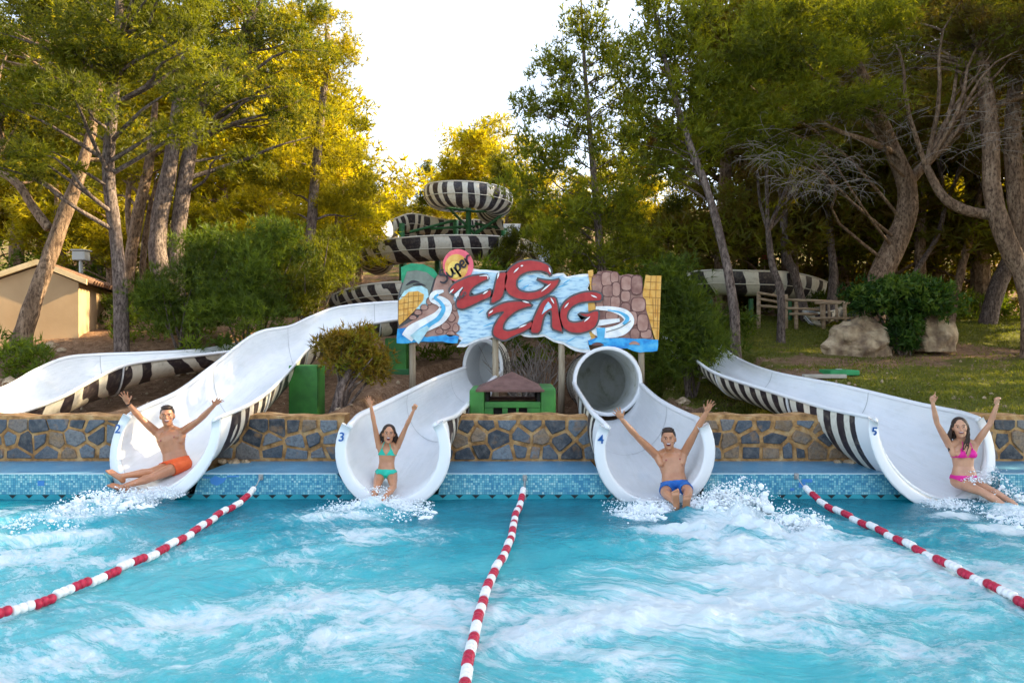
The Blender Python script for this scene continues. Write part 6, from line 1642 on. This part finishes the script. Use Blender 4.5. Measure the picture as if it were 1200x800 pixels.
def hand_geo(wrist, d, nrm, side, kind, s=1.0):
    """wrist point, direction the hand points, palm normal, side vector towards the thumb; five fingers"""
    d = d.normalized(); side = (side-d*side.dot(d)).normalized(); nrm = d.cross(side).normalized() if d.cross(side).dot(nrm) > 0 else -d.cross(side).normalized()
    g = []
    pc = wrist+d*.048*s
    g.append(ell_geo(pc, .038*s, .017*s, .05*s, side, nrm, d, 12, 8))
    g.append(ell_geo(wrist+d*.062*s, .037*s, .015*s, .028*s, side, nrm, d, 12, 8))
    g.append(ell_geo(wrist+d*.03*s+side*.024*s+nrm*.006*s, .017*s, .014*s, .028*s, side, nrm, d, 10, 6))
    lens = (.068, .077, .072, .056)
    for i, L in enumerate(lens):
        off = (.029-.0195*i)*s; base = wrist+d*(.083-.004*abs(i-1.2))*s+side*off
        if kind == 'open': spread = (.33-.24*i); curl = (.10, .12, .12, .16)[i]
        elif kind == 'relaxed': spread = .16-.12*i; curl = (.15, .28, .45, .55)[i]
        elif kind == 'point': spread = .1-.08*i; curl = (.05, .9, 1.25, 1.35)[i]
        else: spread = .04-.03*i; curl = 1.45
        dd = (d+side*spread).normalized(); p = base; ang = curl*.6; L = L*s; r = (.0092, .0094, .009, .0078)[i]*s
        for k, fr in enumerate((.44, .32, .24)):
            v = dd*math.cos(ang)+nrm*math.sin(ang); q = p+v*L*fr; g.append(cap_geo(p, r*(1-.07*k), q, r*(.95-.09*k), 8, 2)); p = q; ang += curl
    # thumb leaves the side of the palm
    tb = wrist+d*.028*s+side*.028*s
    if kind == 'open': d1 = (side*.75+d*.62+nrm*.12).normalized(); d2 = (side*.55+d*.8+nrm*.1).normalized()
    elif kind in ('relaxed', 'point'): d1 = (side*.5+d*.8+nrm*.35).normalized(); d2 = (side*.1+d*.9+nrm*.5).normalized()
    else: d1 = (side*.35+d*.75+nrm*.7).normalized(); d2 = (-side*.75+d*.35+nrm*.5).normalized()
    m_ = tb+d1*.036*s; g.append(cap_geo(tb, .0125*s, m_, .0105*s, 8, 2)); g.append(cap_geo(m_, .0102*s, m_+d2*.032*s, .0085*s, 8, 2))
    return g

def foot_geo(ankle, toe, up, s=1.0):
    """ankle joint, ball-of-foot direction point, up = top of the foot"""
    f = (toe-ankle).normalized(); up = (up-f*up.dot(f)).normalized(); sd = f.cross(up)
    g = []
    heel = ankle-f*.035*s-up*.05*s
    g.append(cap_geo(heel, .033*s, ankle-up*.03*s+f*.03*s, .036*s, 10, 3)); g.append(cap_geo(ankle, .034*s, heel, .03*s, 10, 3))
    ball = ankle+f*.125*s-up*.052*s
    for k in (-.022, 0, .022): g.append(cap_geo(ankle-up*.04*s+sd*k*.6*s, .027*s, ball+sd*k*s, .021*s, 8, 3))
    for i, (o, L, r) in enumerate(((-.036, .055, .0135), (-.014, .05, .010), (.004, .045, .0092), (.020, .038, .0088), (.035, .030, .0085))):
        b = ball+sd*o*s; g.append(cap_geo(b, r*s*1.05, b+f*L*s+up*.004*s, r*s, 8, 2))
    return g

def person(label, J, skin, sex, s=1.0, group=None, hands=('open', 'open'), feet_up=None, lean=None):
    """J: joints; keys pel, neck, head, headup, face, sh0, sh1, el0, el1, wr0, wr1, hd0, hd1, hip?, kn0, kn1, an0, an1, to0, to1  (0 = left in the photo)"""
    J = {k: (P(*v) if isinstance(v, tuple) and len(v) == 3 and k not in ('face', 'headup', 'up0', 'up1') else Vector(v) if isinstance(v, tuple) else v) for k, v in J.items()}
    pel, neck = J['pel'], J['neck']; ax = (neck-pel); TL = ax.length; ax.normalize()
    rt = (J['sh1']-J['sh0']); rt = (rt-ax*rt.dot(ax)).normalized(); fw = rt.cross(ax).normalized()
    if fw.y > 0: fw = -fw
    root = thing('person', tuple(pel), label, 'person', group)
    male = sex == 'm'
    if male: R_ = [(-.14, .115, .085), (-.05, .150, .112), (.06, .160, .115), (.20, .150, .108), (.36, .140, .098), (.52, .152, .105), (.68, .172, .115), (.80, .178, .115), (.90, .158, .095), (.97, .10, .07), (1.02, .06, .055)]
    elif sex == 'f': R_ = [(-.14, .115, .085), (-.05, .160, .118), (.06, .162, .115), (.20, .138, .098), (.36, .118, .085), (.52, .126, .09), (.68, .142, .10), (.80, .146, .098), (.90, .125, .08), (.97, .08, .06), (1.02, .05, .048)]
    else: R_ = [(-.14, .11, .085), (-.05, .140, .11), (.06, .140, .105), (.20, .122, .09), (.36, .112, .082), (.52, .120, .088), (.68, .134, .096), (.80, .138, .094), (.90, .118, .078), (.97, .075, .058), (1.02, .05, .046)]
    geos = [loft_geo([(pel+ax*TL*t_, rt, fw, a*s, b*s) for t_, a, b in R_])]
    # neck and head
    H = J['head']; up = Vector(J.get('headup', (0, 0, 1))).normalized(); fc = Vector(J.get('face', (0, -1, 0))).normalized(); fc = (fc-up*fc.dot(up)).normalized(); hx = up.cross(fc).normalized()*-1
    hs = J.get('hs', 1.0)*s**.35
    geos.append(cap_geo(neck-ax*.03*s, .062*s if male else .052*s, H-up*.05*hs-fc*.012, .056*s if male else .047*s))
    geos.append(cap_geo(J['sh0'].lerp(neck, .25)-ax*.01*s, .045*s, neck+ax*.035*s, .045*s)); geos.append(cap_geo(J['sh1'].lerp(neck, .25)-ax*.01*s, .045*s, neck+ax*.035*s, .045*s))
    geos.append(ell_geo(H+up*.022*hs-fc*.012*hs, .076*hs, .092*hs, .098*hs, hx, fc, up, 18, 12))
    geos.append(ell_geo(H-up*.045*hs+fc*.022*hs, .058*hs, .062*hs, .075*hs, hx, fc, up, 16, 10))
    geos.append(ell_geo(H-up*.095*hs+fc*.055*hs, .026*hs, .022*hs, .02*hs, hx, fc, up, 10, 8))
    geos.append(cap_geo(H+up*.012*hs+fc*.080*hs, .009*hs, H-up*.022*hs+fc*.101*hs, .0135*hs, 8, 3))
    for sg in (-1, 1):
        geos.append(ell_geo(H-up*.005*hs+hx*sg*.077*hs-fc*.012*hs, .009*hs, .018*hs, .032*hs, hx, fc, up, 8, 6))
        geos.append(ell_geo(H+up*.028*hs+hx*sg*.028*hs+fc*.080*hs, .026*hs, .010*hs, .009*hs, hx, fc, up, 8, 6))
        geos.append(ell_geo(H-up*.018*hs+hx*sg*.042*hs+fc*.062*hs, .022*hs, .018*hs, .022*hs, hx, fc, up, 8, 6))
    # arms
    for i, hk in zip((0, 1), hands):
        S, E, W = J['sh%d' % i], J['el%d' % i], J['wr%d' % i]; m = 1.0 if male else .84
        geos.append(ell_geo(S, .056*s*m, .054*s*m, .056*s*m)); geos.append(cap_geo(S, .052*s*m, S.lerp(E, .5), .050*s*m)); geos.append(cap_geo(S.lerp(E, .45), .050*s*m, E, .037*s*m))
        inw = rt*(1 if i == 0 else -1)
        geos.append(cap_geo(S-ax*.12*s+inw*.045*s, .042*s*m, S+inw*.012*s-ax*.02*s, .048*s*m))
        geos.append(cap_geo(E, .037*s*m, E.lerp(W, .35), .041*s*m)); geos.append(cap_geo(E.lerp(W, .3), .041*s*m, W, .0255*s*m))
        hd = J['hd%d' % i]-W; sd = rt if i == 0 else -rt
        sd = J.get('th%d' % i, sd)
        geos += hand_geo(W+hd.normalized()*.005, hd, fw, sd, hk, s*(1.0 if male else .92)*1.04)
    if male:
        for sg in (-1, 1): geos.append(ell_geo(pel+ax*TL*.74+rt*sg*.075*s+fw*.072*s, .075*s, .038*s, .055*s, rt, fw, ax))
    elif sex == 'f':
        for sg in (-1, 1): geos.append(ell_geo(pel+ax*TL*.69+rt*sg*.068*s+fw*.078*s, .058*s, .05*s, .056*s, rt, fw, ax))
    # legs
    for i in (0, 1):
        sg = -1 if i == 0 else 1
        hp = pel+rt*sg*.085*s-ax*.02*s; K, A, T = J['kn%d' % i], J['an%d' % i], J['to%d' % i]; m = 1.0 if male else .95
        geos.append(cap_geo(hp, .090*s*m, hp.lerp(K, .5), .075*s*m)); geos.append(cap_geo(hp.lerp(K, .45), .077*s*m, K, .050*s*m)); geos.append(ell_geo(K, .053*s*m, .053*s*m, .053*s*m))
        geos.append(cap_geo(K, .050*s*m, K.lerp(A, .32), .055*s*m)); geos.append(cap_geo(K.lerp(A, .28), .055*s*m, K.lerp(A, .72), .038*s*m)); geos.append(cap_geo(K.lerp(A, .7), .038*s*m, A, .032*s*m))
        geos += foot_geo(A, T, J.get('up%d' % i, Vector((0, 0, 1))), s*m)
    me = fuse(geos, .0062, 3); TRI[0] += len(me.polygons)*2
    body = obj('body', me, skin, root)
    nv = len(me.vertices); co = np.empty(nv*3); me.vertices.foreach_get('co', co); co = co.reshape(-1, 3)+np.array(root.location); no = np.empty(nv*3); me.vertex_normals.foreach_get('vector', no); no = no.reshape(-1, 3)
    def garment(name, mask, m_, off=.010, parent=root):
        bm = bmesh.new(); bm.from_mesh(me); bm.verts.ensure_lookup_table()
        bmesh.ops.delete(bm, geom=[v for v in bm.verts if not mask[v.index]], context='VERTS')
        if not bm.verts: bm.free(); return None
        for _ in range(2):
            bv = [v for v in bm.verts if v.is_boundary]; bmesh.ops.smooth_vert(bm, verts=bv, factor=.5, use_axis_x=True, use_axis_y=True, use_axis_z=True)
        bm.normal_update()
        for v in bm.verts: v.co += v.normal*(off*(1+.35*mnoise.noise(v.co*14)))
        g = bmesh.ops.solidify(bm, geom=bm.faces[:], thickness=off*.9)
        m3 = bpy.data.meshes.new(name); bm.to_mesh(m3); bm.free(); m3.polygons.foreach_set('use_smooth', [True]*len(m3.polygons)); TRI[0] += len(m3.polygons)*2
        return obj(name, m3, m_, parent, world=False)
    # coordinates on the torso and along the thighs
    rel = co-np.array(pel); tt = rel@np.array(ax)/TL; xx = rel@np.array(rt)/s; ff = rel@np.array(fw)
    def thigh(i):
        sg = -1 if i == 0 else 1
        hp = np.array(pel+rt*sg*.085*s-ax*.02*s); K = np.array(J['kn%d' % i]); d = K-hp; L = np.linalg.norm(d); d /= L; r = co-hp; u = r@d; dist = np.linalg.norm(r-np.outer(u, d), axis=1); return u/L, dist
    def head_part(name, geo_list, m_, vox=None, par=None):
        if vox: me_ = fuse(geo_list, vox, 2, name)
        else: me_ = geo_mesh(name, geo_list); me_.polygons.foreach_set('use_smooth', [True]*len(me_.polygons))
        head_part.last = obj(name, me_, m_, par or root); return head_part.last
    for sg in (-1, 1):
        e = H+up*.012*hs+hx*sg*.030*hs+fc*.084*hs
        head_part('eye', [ell_geo(e, .0115*hs, .0055*hs, .0052*hs, hx, fc, up, 10, 6)], M['eye_white']); ey = head_part.last
        head_part('iris', [ell_geo(e+fc*.0040*hs, .0064*hs, .003*hs, .0056*hs, hx, fc, up, 10, 6)], M['iris'], par=ey)
        head_part('eyebrow', [cap_geo(e+up*.019*hs-hx*sg*.013*hs+fc*.006*hs, .0036*hs, e+up*.022*hs+hx*sg*.017*hs, .0026*hs, 6, 2)], M['hair'])
    mw = J.get('mouth', (.024, .010)); mc = H-up*.052*hs+fc*.083*hs
    head_part('lips', [ell_geo(mc, mw[0]*1.22*hs, .009*hs, (mw[1]+.0055)*hs, hx, fc, up, 14, 8)], M['lips'])
    head_part('mouth', [ell_geo(mc+fc*.004*hs, mw[0]*hs, .0075*hs, mw[1]*hs, hx, fc, up, 14, 8)], M['mouth_in']); mo = head_part.last
    head_part('teeth', [ell_geo(mc+fc*.0075*hs+up*mw[1]*.45*hs, mw[0]*.86*hs, .005*hs, min(mw[1]*.5, .006)*hs, hx, fc, up, 12, 6)], M['teeth'], par=mo)
    F_ = dict(H=H, up=up, fc=fc, hx=hx, hs=hs, tt=tt, xx=xx, ff=ff, rel=rel, thigh=thigh, garment=garment, part=head_part, root=root, rt=rt, fw=fw, ax=ax, pel=pel, TL=TL, neck=neck, co=co, J=J, s=s)
    return F_

def short_hair(F_, vol=1.0):
    H, up, fc, hx, hs = (F_[k] for k in ('H', 'up', 'fc', 'hx', 'hs'))
    g = [ell_geo(H+up*.040*hs-fc*.022*hs, .081*hs*vol, .088*hs*vol, .090*hs, hx, fc, up, 18, 12), ell_geo(H+up*.0*hs-fc*.045*hs, .078*hs, .065*hs, .085*hs, hx, fc, up, 16, 10), ell_geo(H+up*.098*hs+fc*.030*hs, .058*hs, .042*hs, .030*hs, hx, fc, up, 14, 8)]
    rg = random.Random(5)
    for i in range(26):
        a = rg.uniform(-1, 1); b = rg.uniform(-.7, .9); c = H+up*(.10+.02*(1-a*a))*hs+hx*a*.055*hs+fc*b*.05*hs
        g.append(cap_geo(c, .011*hs, c+(up*.6+hx*a*.3+fc*.5).normalized()*.018*hs, .005*hs, 6, 2))
    o = F_['part']('hair', g, M['hair'], .005); return o

def long_hair(F_, length=.26, seed=1, width=.085, front=True, side=0):
    H, up, fc, hx, hs = (F_[k] for k in ('H', 'up', 'fc', 'hx', 'hs')); s = F_['s']
    g = [ell_geo(H+up*.036*hs-fc*.022*hs, .086*hs, .092*hs, .093*hs, hx, fc, up, 18, 12), ell_geo(H-up*.01*hs-fc*.05*hs, .084*hs, .064*hs, .10*hs, hx, fc, up, 16, 10)]
    rg = random.Random(seed); dn = -Vector((0, 0, 1))
    for i in range(34):
        a = rg.uniform(-1.5, 1.5); r = Vector(hx*math.sin(a)*.082-fc*math.cos(a)*.07)*hs
        p = H+r+up*rg.uniform(-.02, .04)*hs; L = length*rg.uniform(.6, 1.05); q = p
        for k in range(4):
            nx_ = q+dn*L/4+hx*rg.uniform(-.018, .018)+hx*side*.012+r.normalized()*.008*(1.5-k)+fc*(.016 if (abs(a) > 1.0 and front) else 0)
            g.append(cap_geo(q, (.0125-.0018*k)*hs, nx_, (.0112-.0018*k)*hs, 6, 2)); q = nx_
    return F_['part']('hair', g, M['hair'], .0052)

# --- man on slide 2 -------------------------------------------------
G_ = 'people shooting out of the slides with raised arms'
F2 = person('man in orange shorts with arms spread wide and legs stretched to the left', dict(
    pel=(207, 544, 8.80), neck=(198, 503, 8.86), head=(196, 487.5, 8.80), headup=(-.06, .05, 1), face=(.42, -1, .03), hs=1.08,
    sh0=(183, 506, 8.80), sh1=(214.5, 505, 8.82), el0=(165, 490, 8.66), wr0=(149.5, 472, 8.52), hd0=(144.5, 460, 8.46), el1=(233, 492.5, 8.68), wr1=(251, 474.5, 8.54), hd1=(259.5, 466.5, 8.48),
    kn0=(176, 553, 8.47), an0=(143.5, 557.5, 8.20), to0=(131, 548, 8.19), kn1=(179, 559, 8.40), an1=(147, 569, 8.14), to1=(134, 564.5, 8.12), up0=(.5, -.3, 1), up1=(.5, -.3, 1), mouth=(.026, .009)), M['skin_dark'], 'm', 1.0, G_)
u0, d0 = F2['thigh'](0); u1, d1 = F2['thigh'](1)
F2['garment']('shorts', ((F2['tt'] < .16) & (F2['tt'] > -.45) & ((np.abs(F2['rel']@np.array(F2['rt'])) < .3)) & ~((u0 > .42) & (d0 < .13)) & ~((u1 > .42) & (d1 < .13)) & ((u0 < .42) | (u1 < .42))), M['orange_cloth'], .013)
short_hair(F2)
w0 = F2['J']['wr0']; e0 = F2['J']['el0']; F2['part']('bracelet', [tube_geo([w0.lerp(e0, .03), w0.lerp(e0, .09)], [.033, .034], 14)], M['dark'])
for sg in (-1, 1): F2['part']('nipple', [ell_geo(F2['pel']+F2['ax']*F2['TL']*.73+F2['rt']*sg*.085+F2['fw']*.112, .012, .005, .010, F2['rt'], F2['fw'], F2['ax'], 10, 6)], M['lips'])
# --- girl on slide 3 ------------------------------------------------
F3 = person('shouting girl in a turquoise bikini with arms up in the mouth of slide 3', dict(
    pel=(452.5, 554, 8.45), neck=(454.5, 519.5, 8.50), head=(455.5, 508.5, 8.44), headup=(.05, .12, 1), face=(.18, -1, .10), hs=1.05,
    sh0=(444, 523, 8.46), sh1=(466, 523, 8.46), el0=(438.5, 496, 8.40), wr0=(434.5, 475, 8.34), hd0=(431.5, 466, 8.32), el1=(476, 499.5, 8.40), wr1=(484.5, 481, 8.34), hd1=(488, 473, 8.33),
    kn0=(441, 571, 8.12), an0=(436.5, 590, 7.86), to0=(430, 594, 7.70), kn1=(461, 570, 8.14), an1=(449, 585, 7.86), to1=(447, 586, 7.72), mouth=(.020, .020)), M['skin_tan'], 'g', .84, G_, hands=('open', 'fist'))
def bikini(F_, m_, cup_w=.098, cut=.30):
    tt, xx, ff = F_['tt'], F_['xx'], F_['ff']; ax_ = np.abs(xx)
    front = ff > 0
    cup = front & (tt > .60) & (tt < .84) & (ax_ > .006) & (ax_ < .128) & (np.abs(ax_-.066) < .064*(1-np.clip((tt-.60)/.25, 0, 1)*.93)+.004)
    band = (tt > .595) & (tt < .635) & (ax_ < .16)
    o = F_['garment']('bikini_top', cup | band, m_, .006)
    p = F_; H = p['H']
    for sg in (-1, 1):
        a = p['pel']+p['ax']*p['TL']*.82+p['rt']*sg*.066*p['s']+p['fw']*.098*p['s']; b = p['neck']+p['rt']*sg*.035*p['s']+p['fw']*.055*p['s']+p['ax']*.03
        p['part']('strap', [tube_geo(catmull([tuple(a), tuple(a.lerp(b, .5)+p['fw']*.022*p['s']), tuple(b)], 8), [.005]*8, 6)], m_)
    bot = (tt < .14) & (tt > -.35) & (ax_ < .21) & ((tt > .045) | (ax_ < .150+(tt-.02)*cut*1.9))
    u0, d0 = F_['thigh'](0); u1, d1 = F_['thigh'](1)
    bot &= (u0 < .36) & (u1 < .36)
    F_['garment']('bikini_bottom', bot, m_, .006)
bikini(F3, M['teal_cloth'])
long_hair(F3, .17, 3, front=False)
# --- man on slide 4 -------------------------------------------------
F4 = person('laughing man in blue shorts, arms flung up, feet towards the viewer, leaving slide number 4', dict(
    pel=(791, 569, 8.32), neck=(785, 529.5, 8.46), head=(783.5, 514.5, 8.38), headup=(-.02, .10, 1), face=(-.26, -1, .05), hs=1.10,
    sh0=(768, 532, 8.38), sh1=(802, 530, 8.38), el0=(747, 512, 8.22), wr0=(728.5, 491, 8.06), hd0=(722, 480, 8.02), el1=(815.5, 505, 8.22), wr1=(828, 482.5, 8.08), hd1=(834.5, 469, 8.02),
    kn0=(779, 577, 7.98), an0=(791.5, 589, 7.60), to0=(789.5, 570, 7.56), kn1=(807, 575, 7.98), an1=(803, 593, 7.58), to1=(803.5, 575, 7.52), up0=(0, .9, .4), up1=(0, .9, .4), mouth=(.023, .014)), M['skin_tan'], 'm', 1.0, G_)
u0, d0 = F4['thigh'](0); u1, d1 = F4['thigh'](1)
F4['garment']('shorts', ((F4['tt'] < .13) & (F4['tt'] > -.6) & ~((u0 > .72) & (d0 < .13)) & ~((u1 > .72) & (d1 < .13)) & ((u0 < .72) & (u1 < .72))), M['blue_cloth'], .014)
short_hair(F4)
for sg in (-1, 1): F4['part']('nipple', [ell_geo(F4['pel']+F4['ax']*F4['TL']*.73+F4['rt']*sg*.085+F4['fw']*.112, .012, .005, .010, F4['rt'], F4['fw'], F4['ax'], 10, 6)], M['lips'])
# --- woman on slide 5 -----------------------------------------------
F5 = person('smiling woman in a pink bikini with wavy brown hair, arms up, leaving slide number 5', dict(
    pel=(1130, 562, 8.42), neck=(1127, 517.5, 8.46), head=(1125, 501, 8.38), headup=(-.04, .1, 1), face=(-.52, -1, .08), hs=1.06,
    sh0=(1112, 521, 8.42), sh1=(1144, 519, 8.42), el0=(1098, 496, 8.32), wr0=(1093, 472.5, 8.24), hd0=(1092.5, 461, 8.22), el1=(1160, 496.5, 8.32), wr1=(1168.5, 474, 8.24), hd1=(1168, 464, 8.22),
    kn0=(1152, 577, 8.06), an0=(1181, 594, 7.74), to0=(1194, 596, 7.66), kn1=(1160, 574, 8.14), an1=(1186, 588, 7.84), to1=(1199, 590, 7.74), mouth=(.024, .008)), M['skin_fair'], 'f', .97, G_, hands=('point', 'fist'))
bikini(F5, M['pink_cloth'])
long_hair(F5, .30, 8, side=.6)
print('triangles so far', TRI[0])

def foam_burst(name, label, blobs, seed):
    """torn connected foam thrown up where a rider meets the water"""
    rg = random.Random(seed); geos = []
    for (px, py, Y, rx, rz, n, smin, smax, lean) in blobs:
        if smax < .0125: continue
        c = P(px, py+4, Y)
        for _ in range(80):
            x = rg.uniform(-1, 1); h = rg.random()**1.6*(1-abs(x)**1.5)
            p = c+Vector((x*rx*1.1+lean*h*rz*1.5, rg.uniform(-.16, .16), h*rz*1.25-.02)); r = rg.uniform(.012, .042)*(1-.55*h)
            geos.append(ell_geo(p, r*rg.uniform(1, 1.9), r, r*rg.uniform(.8, 1.5), nu=8, nv=6))
    me = fuse(geos, .0125, 1, name)
    n = len(me.vertices); co = np.empty(n*3); me.vertices.foreach_get('co', co); co = co.reshape(-1, 3)
    co[:, 2] += .010*fnoise(co[:, 0], co[:, 2]+co[:, 1], 34, seed)+.006*fnoise(co[:, 0], co[:, 1], 80, seed+1); co[:, 0] += .008*fnoise(co[:, 2], co[:, 1], 40, seed+2)
    me.vertices.foreach_set('co', co.ravel()); me.update(); TRI[0] += len(me.polygons)*2
    o = obj(name, me, M['spray']); tag(o, label, 'foam', None, 'stuff')
_spray = spray
def spray(name, label, blobs, seed):
    _spray(name, label, blobs, seed); foam_burst('foam_burst', label.replace('spray', 'foam'), blobs, seed)
spray('water_spray', 'white spray round the feet of the man on slide number 2', [(150,590,7.9,.35,.16,600,.003,.018,-.4), (115,600,7.7,.4,.10,420,.003,.015,-.4), (190,578,8.0,.25,.10,260,.003,.012,0), (85,598,7.5,.3,.10,160,.003,.010,-.4), (125,590,7.7,.45,.16,500,.003,.016,-.5), (60,612,7.1,.4,.09,400,.003,.014,-.4)], 1)
spray('water_spray', 'white spray where the girl on slide number 3 meets the water', [(445,590,7.8,.32,.10,420,.003,.014,0), (400,598,7.7,.35,.07,220,.003,.011,-.2), (480,590,7.8,.25,.06,150,.003,.011,.2), (440,575,7.9,.2,.06,120,.003,.010,0), (425,598,7.6,.42,.10,400,.003,.014,-.3), (475,600,7.5,.3,.07,250,.003,.013,.3)], 2)
spray('water_spray', 'tall white spray right of the man on slide number 4', [(835,594,7.6,.26,.22,700,.003,.018,.3), (850,602,7.5,.40,.14,500,.003,.016,.5), (765,592,7.7,.22,.08,220,.003,.013,-.2), (905,618,7.0,.45,.12,420,.003,.014,.4), (850,578,7.6,.35,.14,110,.003,.008,.6), (725,590,7.8,.2,.05,70,.003,.008,0), (880,590,7.4,.5,.10,90,.003,.009,0), (945,622,6.8,.2,.12,120,.003,.012,0), (858,588,7.55,.36,.26,500,.003,.015,.6), (745,600,7.5,.3,.06,250,.003,.013,-.3), (930,612,7.0,.3,.16,300,.003,.013,.3)], 3)
spray('water_spray', 'white spray round the legs of the woman in pink', [(1110,592,7.9,.24,.08,260,.003,.014,0), (1160,604,7.6,.35,.06,360,.003,.016,.4), (1195,606,7.3,.3,.08,260,.003,.014,.3), (1150,560,8.3,.25,.16,200,.003,.012,.5), (1105,592,7.8,.25,.06,180,.003,.010,-.3), (1172,588,8.1,.30,.20,400,.003,.014,.5), (1120,596,7.8,.35,.10,350,.003,.014,-.2), (1200,618,7.0,.35,.12,300,.003,.014,.3)], 4)
